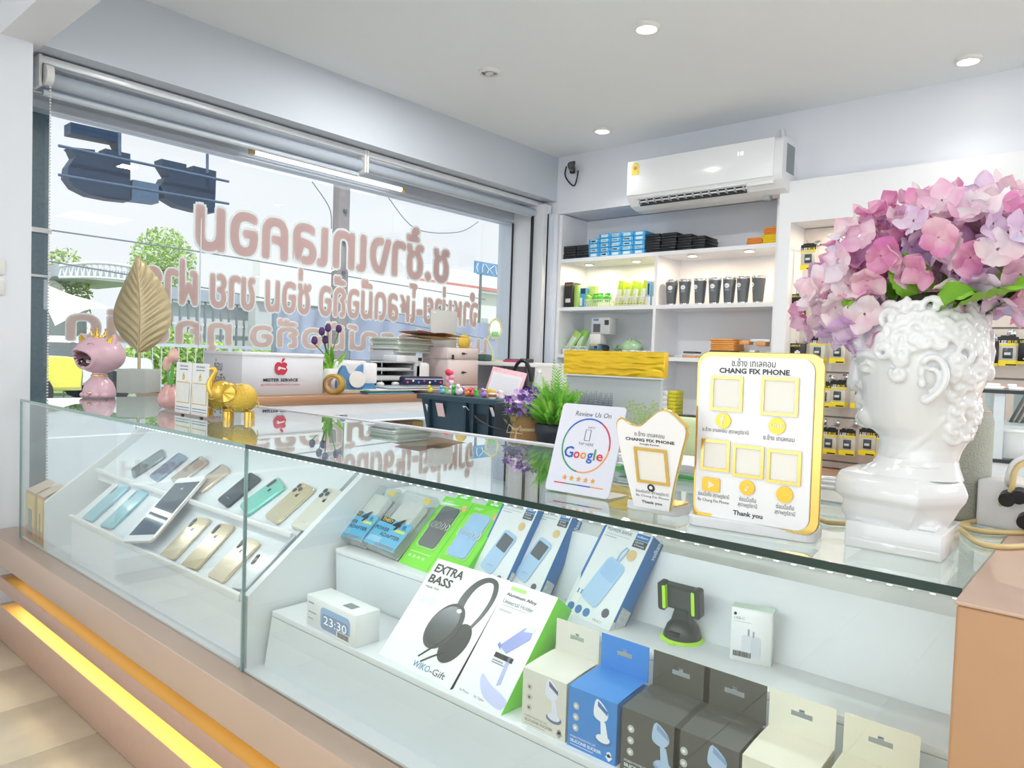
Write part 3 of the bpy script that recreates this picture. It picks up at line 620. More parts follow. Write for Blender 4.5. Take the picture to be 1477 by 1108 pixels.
part(t,'pot',B().lathe([(.016,0),(.022,.03)],14,None,True),white)
for k in range(26):
    a=rnd.random()*2*PI; L=rnd.uniform(.05,.085); el=rnd.uniform(.3,1.3); bb=(b,b2)[k%2]
    pts=[]
    for i in range(6):
        u=i/5; r=L*math.cos(el)*u; z=.03+L*math.sin(el)*u-.03*u*u; wv=.007*math.sin(PI*(.12+.88*u))*(1 if u<1 else 0)+.0006
        for sg in (-1,1): pts.append((r*math.cos(a)-sg*wv*math.sin(a),r*math.sin(a)+sg*wv*math.cos(a),z+abs(wv)*.3))
    bb.add(pts,[(2*i,2*i+1,2*i+3,2*i+2) for i in range(5)],True)
part(t,'leaf',b,M('#7fb087',.5),kind='stuff'); part(t,'leaf',b2,M('#c3dcc2',.5),kind='stuff')
t=thing('green_bag','crumpled pale green plastic bag behind the small plant','bag',(at(912,490,4.16).x,4.15,z3)); 
part(t,'film',B().grid(lambda u,v:Vector((.085*math.cos(2*PI*u)*math.sin(PI*(.04+.9*v))*(1+.12*noise.noise(Vector((u*7,v*6,1)))),.05*math.sin(2*PI*u)*math.sin(PI*(.04+.9*v)),.055-.055*math.cos(PI*(.04+.9*v))*(1+.1*math.sin(u*30)))),28,10),M('#b9dcae',.25,var=.2,scale=30))
for k in range(5): sbox('white_carton','low white carton, '+['first','second','third','fourth','fifth'][k]+' in the row beside the divider','box',897+9*k,498.5,905.5+9*k,507,4.03,.1,'#dedfe0','low white cartons in a row',z3)
for k in range(3): sbox('white_carton','low white carton under the ribbed basket, '+['left','middle','right'][k],'box',811+12*k,501,822.5+12*k,509,4.01,.02,'#e3e3e6','low cartons before the basket',z3)
# third shelf right bay
stack('kraft_envelope',lambda k,n:['lowest','second','third','fourth','fifth','topmost'][k]+' orange bubble envelope in the pile on the third shelf','envelope',1024,1058,494,6,2.9,4.06,.15,'#e9a050','orange bubble envelopes on the third shelf',z3+.046,.006)
stack('black_case_box',lambda k,n:['lowest','middle','topmost'][k]+' black striped box under the orange envelopes','box',1023,1061,506,3,3.9,4.05,.17,'#1b1c1f','black boxes under the envelopes',z3,.002,[(0,.42,1,.52,'#d8d8d8')])
for k,(x0,y0,x1,y1,c,l) in enumerate([(1066,497,1080,508,'#edd05a','small yellow box right of the envelope pile'),(1066,491,1080,497,'#e8a45e','small orange box on the small yellow box'),(1080.5,494,1089,508,'#e9e9ea','small white box between two orange ones'),(1090,499,1104,508,'#f0d674','pale yellow box near the right side panel'),(1090,492,1104,498.8,'#e9a765','small orange box on the pale yellow box'),(1104.5,496,1113,508,'#e6e7ea','small white box against the right side panel'),(1082,489,1110,493,'#eceef0','flat white carton lying across the small boxes')]):
    zz=z3 if y1>505 else None
    sbox('small_box',l,'box',x0,y0,x1,y1,4.05,.07,c,'small boxes right of the envelopes',zz)
for k,(x0,x1,y0,y1,c,l) in enumerate([(961,972,508,512,'#9a9da1','thin grey phone box lying at the divider'),(972,984,507,511,'#c9cbce','thin silver phone box on the third shelf'),(985,1003,507,509.4,'#4c4a48','thin dark phone case lying on an orange box'),(986,1003,509.6,513,'#e5a566','thin orange box lying on the third shelf'),(1004,1022,507,509.8,'#e0a060','thin orange box left of the black boxes')]):
    sbox('phone_case_box',l,'box',x0,y0,x1,y1,4.02,.08,c,'thin boxes lying on the third shelf',z3 if y1>509.5 else None)
# fourth level
z4=-.328
stack('yellow_box',lambda k,n:['lowest','second','third','fourth','fifth','sixth','topmost'][k]+' small yellow box in the column right of the gold banded panel','box',963,974.5,581,7,5.2,4.02,.1,'#d6cf2e','yellow boxes in a column',z4,.002)
stack('white_box',lambda k,n:['lowest','second','third','fourth','topmost'][k]+' small white box beside the yellow column','box',955,962.5,581,5,7.2,4.02,.1,'#dfe2e2','white boxes in a column',z4,.001)
t=thing('paper_stack','dark folder and loose papers lying beside the yellow boxes','papers',(at(985,588,4.02).x,4.08,z4)); part(t,'folder',B().box((-.09,-.06,0),(.11,.05,.008),.001),black); part(t,'sheet',B().box((-.08,-.07,.009),(.03,.03,.011)),M('#6d7276',.5)); part(t,'standing_sheet',B().box((.10,-.02,.008),(.18,-.018,.075)),white)
# ================================================================ battery display (slat wall) in the right cabinet
t=thing('display_cabinet','white wall cabinet framing the slatted battery display','cabinet',(-.4,4.1,FZ)); DC=t
part(t,'stile',B().box((-1.505,3.9,FZ),(-1.44,4.3,.99)),lamw,True); part(t,'top_rail',B().box((-1.44,3.9,.77),(1.2,4.3,.99)),lamw,True)
part(t,'stile',B().box((.75,3.9,FZ),(.82,4.3,.77)),lamw,True)
part(t,'lower_shelf',B().box((-1.44,3.55,-.58),(.75,4.12,-.545)),copper,True)
part(t,'lower_body',B().box((-1.44,3.6,FZ),(.75,4.12,-.58)),lamw,True)
g=[.77,.675,.436,.217,-.023,-.264,-.504,-.545]
sm=M('#cfc8c2',.45,var=.05,scale=8)
part(t,'groove_backing',B().box((-1.44,4.125,-.545),(.75,4.15,.77)),M('#9b958f',.6),True)
for i in range(7):
    part(t,'slat',B().box((-1.44,4.112,g[i+1]+.005),(.75,4.126,g[i]-.005)),sm,True)
for px,py in ((1227,320),(1427,296)):
    p=onz(px,py,.77); tt=thing('cabinet_spotlight',('warm spotlight above the left end of the battery display' if px<1300 else 'small spotlight above the flowers in the battery display cabinet'),'lamp',(p.x,p.y,.769),'warm spotlights let into the shelving')
    part(tt,'rim',B().lathe([(.036,0),(.036,-.006),(.028,-.006)],20,None,True),white); part(tt,'lens',B().lathe([(.028,-.0065),(.001,-.009)],20,None,True),M('#fff1d6',.5,em=7,var=0))
for x in (-1.17,-.55,.1,.55):
    l=bpy.data.lights.new('display_beam','AREA'); l.shape='DISK'; l.size=.06; l.energy=1.8; l.color=(1,.78,.58)
    o=bpy.data.objects.new('display_beam',l); C.objects.link(o); o.location=(x,4.0,.755)
def pack_mesh(style,deep):
    d={}
    if style=='y':
        d['card']=(B().box((-.040,-.002,0),(.040,.002,.13),.001,seg=1),M('#c9c6ba',.4))
        d['header']=(B().prism([(-.040,.105),(.040,.105),(.040,.133),(.030,.133),(.028,.140),(-.028,.140),(-.030,.133),(-.040,.133)],-.0,.003,Matrix(((1,0,0,0),(0,0,-1,0),(0,1,0,0),(0,0,0,1)))),black)
        d['yellow_band']=(B().box((-.040,-.004,.0),(.040,-.002,.026)),M('#efd91f',.4)); d['yellow_stripe']=(B().box((-.040,-.0035,.092),(.040,-.002,.099)),M('#efd91f',.4))
        d['battery']=(B().box((-.018,-.008,.035),(.020,-.002,.082),.002,seg=1),M('#3a454b',.35))
        d['battery_label']=(B().box((-.012,-.009,.05),(.012,-.008,.062)),M('#cdd2d2',.5))
        d['barcode']=(B().box((-.005,-.0045,.002),(.036,-.004,.009)),black)
    else:
        d['box_body']=(B().box((-.042,-.010,0),(.042,.010,.115),.001,seg=1),black)
        d['yellow_band']=(B().box((-.042,-.0105,0),(.042,-.010,.014)),M('#d9c12e',.4))
        d['battery_icon']=(B().box((-.014,-.011,.034),(.014,-.010,.072)).box((-.006,-.011,.072),(.006,-.010,.078)),M('#e7e7e6',.4))
        d['icon_mark']=(B().box((-.008,-.0118,.045),(.008,-.011,.06)),M('#a33b3b',.4))
        d['tagline']=(B().box((-.022,-.011,.022),(.022,-.010,.028)),M('#c9c9c9',.4))
    return d
PK={}
tfr=Matrix(((1,0,0,0),(0,0,-1,0),(0,1,0,0),(0,0,0,1)))
def pack(cx,yb,style,label,Y=3.98,n=1,w=None):
    p=at(cx,yb,Y)
    for i in range(n):
        Yi=Y+.010*i*(-1)+.0; mt=Matrix.Translation((p.x+ .003*i,Y+.012*i,p.z+.001*i))@Matrix.Rotation(R(random.uniform(-4,4)),4,'Z')
        lab=label+(', frontmost' if n>1 and i==0 else ', second on its hook' if n>1 and i==1 else ', third on its hook' if n>1 else '')
        if style not in PK:
            t=thing('battery_pack',lab,'package',group='hanging battery packs',mat=mt); 
            for k,(b,m) in pack_mesh(style,0).items(): part(t,k,b,m)
            if style=='y':
                b=txt(None,[('LEE',-.036,.101,.022,'LEFT',.02,0,.95)],None); nb=B(); nb.add([tfr@Vector((v.x,v.y,.0036)) for v in b.v],b.f); part(t,'brand_lettering',nb,M('#f2f2f0',.5,var=0))
                b=txt(None,[('PLUS',-.002,.101,.022,'LEFT',.02,0,.8)],None); nb=B(); nb.add([tfr@Vector((v.x,v.y,.0036)) for v in b.v],b.f); part(t,'brand_lettering',nb,M('#f0dc22',.5,var=0))
            else:
                b=txt(None,[('LEEPLUS',-.036,.098,.014,'LEFT',.02,0,1)],None); nb=B(); nb.add([tfr@Vector((v.x,v.y,.0112)) for v in b.v],b.f); part(t,'brand_lettering',nb,M('#e6dc5a',.5,var=0))
            PK[style]=t
        else: dup(PK[style],mt,lab)
    h=.142 if style=='y' else .120
    hb=B().cyl((p.x,4.112,p.z+h+.01),(p.x,Y-.03,p.z+h-.004),.0022,6).cyl((p.x,Y-.03,p.z+h-.004),(p.x,Y-.034,p.z+h+.010),.0022,6); hb.box((p.x-.014,4.108,p.z+h-.002),(p.x+.014,4.112,p.z+h+.03),.001,seg=1)
    part(DC,'hook',hb,chrome,True)
pack(1165,389,'y','yellow and black battery pack hanging highest, above the flowers left edge')
pack(1150,455,'b','black battery box hanging beside the lowest petals')
pack(1150,526,'b','black battery box just above the big gold framed sign',Y=3.99)
pack(1178,523,'y','battery pack hanging between a black box and the statue, third row',n=3)
pack(1207,524,'y','battery pack nearest the statue forehead')
pack(1186,588,'y','battery pack half hidden by the gold sign, level with the nose'); pack(1207,587,'y','battery pack beside the statue nose',n=3); pack(1238,589,'y','battery pack hidden behind the statue lips')
pack(1175,652,'y','battery pack at the sign edge, level with the statue chin'); pack(1194,655,'y','battery pack second from the sign, level with the chin',n=2); pack(1221,657,'y','battery pack third from the sign, below the chin'); pack(1250,657,'y','battery pack touching the statue neck'); pack(1275,662,'y','battery pack behind the statue neck')
pack(1189,727,'y','battery pack in the lowest row next to the sign'); pack(1222,732,'y','battery pack in the lowest row behind the bust shoulder')
pack(1452,528,'y','battery pack hanging alone right of the statue head'); pack(1424,528,'b','black battery box peeking from behind the statue head'); pack(1484,526,'b','black battery box cut by the right edge')
# ================================================================ air conditioner, camera, pipe
t=thing('air_conditioner','white wall mounted air conditioner above the shelf unit','air conditioner',(-1.93,3.9,.93))
acm=M('#e8eaed',.3,var=.01); rot=Matrix(((0,0,1,0),(1,0,0,0),(0,1,0,0),(0,0,0,1)))
prof=cat([(4.0,1.215),(3.86,1.213),(3.80,1.20),(3.785,1.15),(3.785,1.02),(3.795,.985)],4,False)+[(3.84,.945),(3.90,.93),(4.0,.93)]
part(t,'housing',B().prism([(a,b2) for a,b2 in prof],-2.40,-1.455,rot,0,False),acm,True)
part(t,'front_panel',B().box((-2.395,3.778,1.0),(-1.50,3.79,1.205),.004),M('#eceef1',.15,var=0),True)
part(t,'outlet_slot',B().add([(-2.33,3.795,.988),(-1.66,3.795,.988),(-1.66,3.835,.942),(-2.33,3.835,.942)],[(0,1,2,3)]),M('#2d3137',.6),True)
for k in range(2):
    part(t,'louver',B().box((-2.34,3.79+.018*k,.983-.02*k-.004),(-1.65,3.802+.018*k,.986-.02*k),.001),acm,True)
b=B()
for k in range(14): x=-2.32+.05*k; b.box((x,3.792,.95),(x+.004,3.83,.985))
part(t,'vane',b,M('#b9bec5',.4),True,kind='stuff')
part(t,'vent_end',B().box((-1.645,3.786,.965),(-1.50,3.80,.985),.002),acm,True)
part(t,'energy_label',B().cyl((-2.34,3.7785,1.165),(-2.34,3.776,1.165),.028,20).box((-2.368,3.7765,1.12),(-2.312,3.778,1.15)),M('#e2d36a',.5,var=.3,scale=90),True)
part(t,'energy_label_core',B().cyl((-2.34,3.7765,1.16),(-2.34,3.7755,1.16),.012,16),M('#c98a54',.5),True)
part(t,'temperature_display',txt(None,[('21',0,0,.03)],None).__class__() if 0 else B().box((-1.70,3.7772,1.135),(-1.692,3.778,1.155)).box((-1.685,3.7772,1.135),(-1.667,3.778,1.155)),M('#dfe0f2',.4,em=.5),True)
part(t,'rating_sticker',B().box((-1.4552,3.84,1.03),(-1.4535,3.95,1.18)),M('#8d959b',.5,var=.3,scale=200),True,label='grey rating sticker on the right end')
part(t,'drain_stub',B().box((-1.60,3.90,.905),(-1.56,3.94,.93),.004),M('#9aa0a6',.4),True)
pp=[at(1128,187,3.985),at(1131,205,3.985),at(1136,225,3.985),at(1137,250,3.985),at(1136,268,3.985)]
solo('white_conduit',B().tube([tuple(p) for p in cat([tuple(p) for p in pp],5,False)],.013,10),M('#e3e5e6',.4),'white drain pipe bending up beside the air conditioner','pipe')
p=at(829,243,3.95)
t=thing('security_camera','small black security camera with looped cable in the ceiling corner','camera',(p.x,3.999,p.z-.02))
part(t,'bracket',B().box((p.x-.06,3.97,p.z-.02),(p.x-.03,4.0,p.z+.025),.006).cyl((p.x-.045,3.98,p.z),(p.x-.01,3.93,p.z+.006),.009,10),black,True)
part(t,'camera_body',B().cyl((p.x-.03,3.96,p.z+.008),(p.x+.035,3.86,p.z-.004),.024,18),black,True)
part(t,'lens',B().cyl((p.x+.035,3.86,p.z-.004),(p.x+.039,3.853,p.z-.005),.017,16),M('#3f4852',.1),True)
part(t,'antenna',B().box((p.x+.015,3.90,p.z+.01),(p.x+.03,3.915,p.z+.035),.002),black,True)
q=[at(*a,3.97) for a in ((817,240),(815,252),(820,262),(828,268),(832,258),(834,246))]
part(t,'cable',B().tube([tuple(v) for v in cat([tuple(v) for v in q],6,False)],.005,8),black,True)
# ================================================================ the showcase counter
XL,XR,YF,YB=-2.92,-.113,.78,1.31; ZT=-.20; ZF=-.685
def rp(px,py,p0,n): d=ray(px,py); n=Vector(n); return d*(Vector(p0).dot(n)/d.dot(n))
def lean(bl,br,tl,z):
    P=onz(*bl,z);Q=onz(*br,z); n=(Q-P).normalized(); T=rp(tl[0],tl[1],P,n)
    return frame(P,Q-P,T-P),(Q-P).length,(T-P).length
ct=thing('showcase_counter','long glass showcase counter on a rose copper base with lit grooves','counter',(-1.5,1.0,FZ))
led=M('#fff3df',.5,em=5,var=0)
cop2=M('#c9b09f',.3,metal=.2,var=.05,scale=4)
part(ct,'ledge',B().box((-3.095,.727,-.775),(XR,1.31,ZF),.003),cop2,True)
part(ct,'band_panel',B().box((-2.95,.727,-.861),(XR,1.31,-.815),.002),M('#c2a091',.35,metal=.2),True)
part(ct,'kick_panel',B().box((-2.95,.727,FZ),(XR,1.31,-.914),.002),M('#c7a693',.35,metal=.2),True)
part(ct,'groove_back',B().box((-2.93,.80,-.815),(XR,1.30,-.775)).box((-2.93,.80,-.914),(XR,1.30,-.861)),M('#e9c987',.4),True)  # gold of the LED glow put into the groove back colour
warm=M('#ffe7b0',.5,em=1.3,var=0)
part(ct,'groove_glow',B().box((-2.90,.7275,-.8151),(XR,.80,-.8142)),M('#c39a4e',.4,metal=.2,var=.15,scale=3),True,label='gold laminate floor of the upper groove'); part(ct,'groove_glow',B().box((-2.92,.7275,-.9141),(XR,.80,-.9132)),M('#edc673',.4,var=.05,scale=3),True,label='bright yellow floor of the lower groove')  # LED light on the copper floors put into gold and yellow strips
part(ct,'led_strip',B().box((-2.88,.735,-.778),(XR,.742,-.775)),M('#fff0cc',.5,em=1.6,var=0),True)
part(ct,'led_strip',B().box((-2.88,.76,-.865),(XR,.775,-.861)),warm,True)
for z,e in ((-.7785,.28),(-.8655,.85)):
    l=bpy.data.lights.new('groove_light','AREA'); l.shape='RECTANGLE'; l.size=2.7; l.size_y=.02; l.energy=e; l.color=(1,.82,.5)
    o=bpy.data.objects.new('groove_light',l); C.objects.link(o); o.location=(-1.5,.765,z-.001)
part(ct,'glass_top',B().box((XL,YF,ZT-.008),(XR,YB,ZT)),TOPGL,True)
part(ct,'front_glass',B().box((XL,YF,ZF),(-1.406,YF+.005,ZT-.008)),GLASS,True); part(ct,'front_glass',B().box((-1.402,YF,ZF),(XR,YF+.005,ZT-.008)),GLASS,True)
part(ct,'side_glass',B().box((XL,YF+.005,ZF),(XL+.005,YB,ZT-.008)),GLASS,True)
edg=M('#86a09e',.15,var=.1); ed2=M('#1e3834',.12,var=.1)
part(ct,'glass_edge',B().box((XL-.001,YF-.0015,ZT-.008),(-1.404,YF,ZT)),M('#8aa6a2',.15),True,label='pale green polished edge of the glass top')
part(ct,'glass_edge',B().box((-1.404,YF-.0015,ZT-.009),(XR,YF,ZT)),ed2,True,label='dark green polished edge of the glass top')
for x,c in ((XL,edg),(-1.406,edg)): part(ct,'glass_joint',B().box((x-.0015,YF-.001,ZF),(x+.0035,YF+.0055,ZT-.008)),c,True)
part(ct,'glass_edge',B().box((XL-.0012,YF,ZT-.008),(XL,YB,ZT)),edg,True)
part(ct,'back_rail',B().box((XL,YB,ZT-.03),(XR,YB+.022,ZT+.003),.002),M('#d9d6dc',.3),True,label='pale rail along the staff side of the glass top')
part(ct,'back_glass',B().box((XL,YB-.012,ZF),(XR,YB-.007,ZT-.03)),GLASS,True)
b=B()
for i in range(100): x=-2.0+1.88*i/99; b.box((x-.0022,YF+.012,ZT-.0145),(x+.0022,YF+.017,ZT-.0125))
part(ct,'led_dots',b,M('#ffffff',.5,em=7,var=0),True,kind='stuff'); part(ct,'led_channel',B().box((-2.9,YF+.007,ZT-.0125),(XR,YF+.022,ZT-.0085)),M('#dfe6e4',.4),True)
for x0,x1 in ((-2.88,-1.43),(-1.38,-.13)):
    l=bpy.data.lights.new('case_light','AREA'); l.shape='RECTANGLE'; l.size=x1-x0; l.size_y=.015; l.energy=.95; l.color=(.97,1,1)
    o=bpy.data.objects.new('case_light',l); C.objects.link(o); o.location=((x0+x1)/2,YF+.018,ZT-.016); o.rotation_euler=(R(25),0,0)
cw=M('#e2e6e8',.35,var=.01); cwg=M('#d5dcdf',.3,var=.01)
part(ct,'case_floor',B().box((XL+.006,YF+.006,ZF),(XR,YB-.013,ZF+.004)),cw,True)
T3=Matrix(((0,0,1,0),(1,0,0,0),(0,1,0,0),(0,0,0,1)))
prof=[(.790,ZF+.004),(.790,-.525),(1.115,-.273),(1.290,-.273),(1.290,ZF+.004)]
for x in (-2.69,-1.41): part(ct,'partition',B().prism(prof,x-.009,x+.009,T3),cw,True)
part(ct,'partition_post',B().box((-1.425,.786,ZF),(-1.41,.80,-.525)),cwg,True)
# right bay steps
part(ct,'step_front',B().prism([(.822,ZF+.004),(.838,-.576),(.858,-.576),(.858,ZF+.004)],-1.385,XR,T3),cwg,True)
part(ct,'step_board',B().box((-1.385,.838,-.575),(XR,1.0,-.563),.001),cw,True)
part(ct,'step_front',B().prism([(1.004,-.575),(.999,-.468),(1.012,-.468),(1.014,-.575)],-1.385,XR,T3),cwg,True)
part(ct,'step_board',B().box((-1.385,.998,-.467),(XR,1.115,-.455),.001),cw,True)
part(ct,'step_riser',B().prism([(1.105,-.455),(1.143,-.335),(1.285,-.335),(1.285,-.455)],-1.385,XR,T3),cw,True)
t=thing('end_cabinet','solid rose brown cabinet closing the right end of the counter','cabinet',(.2,1.2,FZ))
part(t,'body',B().box((-.110,.732,FZ),(.65,2.1,-.203),.003),M('#b98f68',.4,metal=.1,var=.03),True)
part(t,'top_panel',B().box((-.111,.731,-.203),(.652,2.1,-.199),.001),M('#cdb09e',.3,metal=.1,var=.02),True)
# ---------------------------------------------------------------- left bay: stepped phone tray
tr=thing('phone_tray','white two tier sloping tray that holds the display phones','display tray',(-1.98,1.0,ZF))
tw=M('#dfe4e6',.35,var=.01); x0,x1=-2.50,-1.455
part(tr,'front_panel',B().box((x0,.808,ZF+.004),(x1,.815,-.545)),M('#eceff3',.25,var=.01),True)
part(tr,'tier',B().prism([(.815,-.560),(.815,-.549),(.938,-.449),(.945,-.459)],x0,x1,T3),tw,True)
part(tr,'tier',B().prism([(.932,-.460),(.932,-.436),(1.118,-.286),(1.125,-.296)],x0-.14,x1,T3),tw,True)
part(tr,'lip',B().box((x0,.798,-.553),(x1,.810,-.536),.002),white,True); part(tr,'lip',B().box((x0-.14,.922,-.434),(x1,.932,-.420),.002),white,True)
part(tr,'back_panel',B().box((x0,1.12,ZF+.004),(x1,1.127,-.29)),tw,True)
part(tr,'side_wall',B().prism([(.815,ZF+.004),(.815,-.549),(.938,-.449),(1.118,-.290),(1.118,ZF+.004)],x0-.006,x0,T3),tw,True)
part(tr,'glass_cover_corner',B().prism([(.80,-.545),(.80,-.53),(.812,-.52),(.93,-.425),(.93,-.44)],x1+.004,x1+.012,T3),M('#b9c3c8',.2),True)
def inclined(pb,pt,p0,n,w,L=None):
    P=rp(*pb,p0,n);T=rp(*pt,p0,n); n=Vector(n).normalized(); y=(T-P).normalized(); x=y.cross(n); LL=(T-P).length if L is None else L
    return frame(P,x,y),w,LL
n1=(0,-.1,.123); t1=(0,.815,-.5485); n2=(0,-.150,.186); t2=(0,.932,-.4355)
def phone(label,pb,pt,tier,col,w=.072,cams=3,metal=.35,logo=True,front=False,L=None,off=.0005,frm=None,rough=.22):
    p0,n=(t1,n1) if tier==1 else (t2,n2); nn=Vector(n).normalized(); p0=Vector(p0)+nn*off
    F,w,L=inclined(pb,pt,p0,n,w,L)
    t=thing('tablet' if front and w>.1 else 'smartphone',label,'phone' if w<.1 else 'tablet',group=None,mat=F)
    part(t,'frame',B().rbox(-w/2,0,w/2,L,0,.008,.010 if w<.1 else .012,5,None,.0012),M(frm or col,.25,metal=.7))
    if front:
        part(t,'bezel',B().rbox(-w/2+.001,.001,w/2-.001,L-.001,.0078,.0084,.010),M('#eef0f2',.15,var=0)); part(t,'screen',B().rbox(-w/2+.008,.022,w/2-.008,L-.022,.0084,.0087,.001,1),M('#39424c',.05,spec=.8,var=.05))
        part(t,'lower_screen',B().rbox(-w/2+.008,.022,w/2-.008,L*.3,.0087,.0089,.001,1),M('#2c4156',.05,spec=.8)) if w>.1 else None
        part(t,'logo_mark',B().rbox(-.005,L-.05,.005,L-.044,.0087,.009,.001,1),M('#c8ccd0',.4))
    else:
        part(t,'back_glass',B().rbox(-w/2+.0012,.0012,w/2-.0012,L-.0012,.0078,.0084,.009,5,None,0),M(col,rough,metal=metal,coat=.5,var=.03))
        if cams==3:
            part(t,'camera_bump',B().rbox(-w/2+.006,L-.036,-w/2+.020,L-.006,.0084,.0096,.0068,6,None,.0006),M('#3a3835',.2))
            for k in (0,1): part(t,'lens',B().cyl((-w/2+.013,L-.013-.015*k,.0096),(-w/2+.013,L-.013-.015*k,.0106),.005,14),black)
        elif cams==4:
            part(t,'camera_bump',B().rbox(-w/2+.004,L-.036,-w/2+.036,L-.005,.0084,.0096,.008,6,None,.0006),M(col,.2,metal=.3))
            for a,c in ((.012,.013),(.012,.028),(.028,.020)): part(t,'lens',B().cyl((-w/2+a,L-c,.0096),(-w/2+a,L-c,.0112),.0066,16),M('#54585b',.15,metal=.4))
        else: part(t,'camera_bump',B().rbox(-w/2+.006,L-.044,-w/2+.013,L-.008,.0084,.0096,.0034,6),M('#54707a',.3))
        if logo:
            ap=[(0,-.0052),(-.0035,-.0055),(-.006,-.001),(-.0052,.0032),(-.0026,.0042),(0,.0034),(.0027,.0042),(.005,.0028),(.0036,.0008),(.0044,-.002),(.0055,-.0028),(.003,-.0055)]
            part(t,'fruit_emblem',B().prism([(a,L*.70+c) for a,c in cat(ap,3)],.0084,.0087).prism([(a,L*.70+c) for a,c in ((0,.0045),(.0004,.007),(.003,.0078),(.0026,.0055))],.0084,.0087),M('#4a4640' if metal else '#8aa7a4',.2,metal=.5))
        part(t,'wordmark',B().rbox(-.008,.020,.008,.0215,.0084,.0086,.0002,1),M('#a39c8c',.4))
    return t
gd='#d3c3a0'
phone('gold phone lying face down in the front tier beside the white tablet',(241,808),(296,750),1,gd)
phone('gold phone face down, middle one of the front three',(273,822),(330,759),1,'#cfbd9b')
phone('gold phone face down beside the glass joint of the front tier',(311,839),(367,781),1,'#d8c8ad')
phone('light blue phone at the left end of the front tier',(126,753),(183,701),1,'#7fb4c2',cams=1,metal=.1,logo=False)
phone('second light blue phone, right next to the white tablet',(154,763),(210,709),1,'#86bcc6',cams=1,metal=.1,logo=False)
phone('large white tablet with dark screen leaning across the tray lip',(199,784),(280,691),1,'#e6e2dc',w=.125,front=True,off=.030,frm='#e9dcd0')
phone('dark grey phone at the left end of the rear tier',(192,685),(238,655),2,'#7f9194',cams=1,metal=.2,logo=False)
phone('blue grey phone second from the left in the rear tier',(222,693),(266,658),2,'#8397ad',cams=1,metal=.2,logo=False)
phone('pale gold phone third from the left in the rear tier',(252,698),(297,664),2,'#cdbfae',cams=1,logo=False)
phone('rose gold phone behind the top of the white tablet',(286,708),(328,676),2,'#d9c3a8',cams=1,logo=False)
phone('black phone with glossy dark back in the rear tier',(322,729),(371,688),2,'#222a31',cams=3,metal=.1,rough=.1,logo=False)
phone('mint green phone in the rear tier',(352,739),(408,698),2,'#7fd0be',cams=3,metal=.15)
phone('champagne phone with three round lenses in the rear tier',(392,753),(447,703),2,'#d9cba9',cams=4)
phone('cream white phone with three lenses at the right end of the rear tier',(432,766),(486,709),2,'#dcd9c9',cams=4,metal=.1)
phone('clear phone case with dark camera strip at the right end of the front tier',(349,853),(389,801),1,'#d5dadd',cams=3,metal=.05,logo=False)
# carton at the left end
for k,(bx,by,w) in enumerate(((31,774,.12),(51,790,.07))):
    P=Vector(((-2.905,-2.79)[k],.8,0)); w=(.105,.075)[k]
    t=thing('orange_carton',['orange and brown printed carton standing at the left end of the showcase','second orange carton, tucked behind the left partition of the showcase'][k],'box',(P.x+w/2,.80+.05+.01*k,ZF+.004))
    h=.165; part(t,'carton_body',B().box((P.x,.795,ZF+.004),(P.x+w,.93,ZF+.004+h)),M('#b98a52',.6,var=.1,scale=20),True)
    part(t,'picture',B().box((P.x+.012,.7935,ZF+.05),(P.x+w-.01,.795,ZF+.16)),M('#e0c24a',.5,var=.3,scale=30),True); part(t,'picture_figure',B().box((P.x+.03,.7925,ZF+.02),(P.x+w-.035,.7935,ZF+.11),.0005,seg=1),M('#6f7a74',.5,var=.4,scale=60),True)
    part(t,'flap',B().add([(P.x,.795,ZF+h+.004),(P.x+w,.795,ZF+h+.004),(P.x+w-.01,.86,ZF+h+.035),(P.x+.01,.86,ZF+h+.035)],[(0,1,2,3)]).add([(P.x,.93,ZF+h+.004),(P.x+w,.93,ZF+h+.004),(P.x+w,.99,ZF+h+.02),(P.x,.99,ZF+h+.02)],[(0,1,2,3)]),M('#cfb9a0',.8),True)
# ---------------------------------------------------------------- right bay merchandise
def bx(name,label,cat_,bl,br,tl,z,dep,side,front,group=None,w=None,L=None):
    F,W_,L_=lean(bl,br,tl,z); W_=w or W_; L_=L or L_
    F=F@Matrix.Translation((0,0,.0)); t=thing(name,label,cat_,group=group,mat=F)
    part(t,'box_body',B().box((0,0,-dep),(W_,L_,-.0008),.0012,seg=1),M(side,.4)); part(t,'front_face',B().box((.0006,.0006,-.0009),(W_-.0006,L_-.0006,0)),M(front,.35,var=.015))
    return t,W_,L_
def curve(t,pts,r,m,name='print_outline'): return part(t,name,B().tube(pts,r,6),m)
def flat(t,pts,m,z=.0005,name='printed_shape',dz=.0006,label=None): return part(t,name,B().prism(pts,z-dz,z),m,label=label)
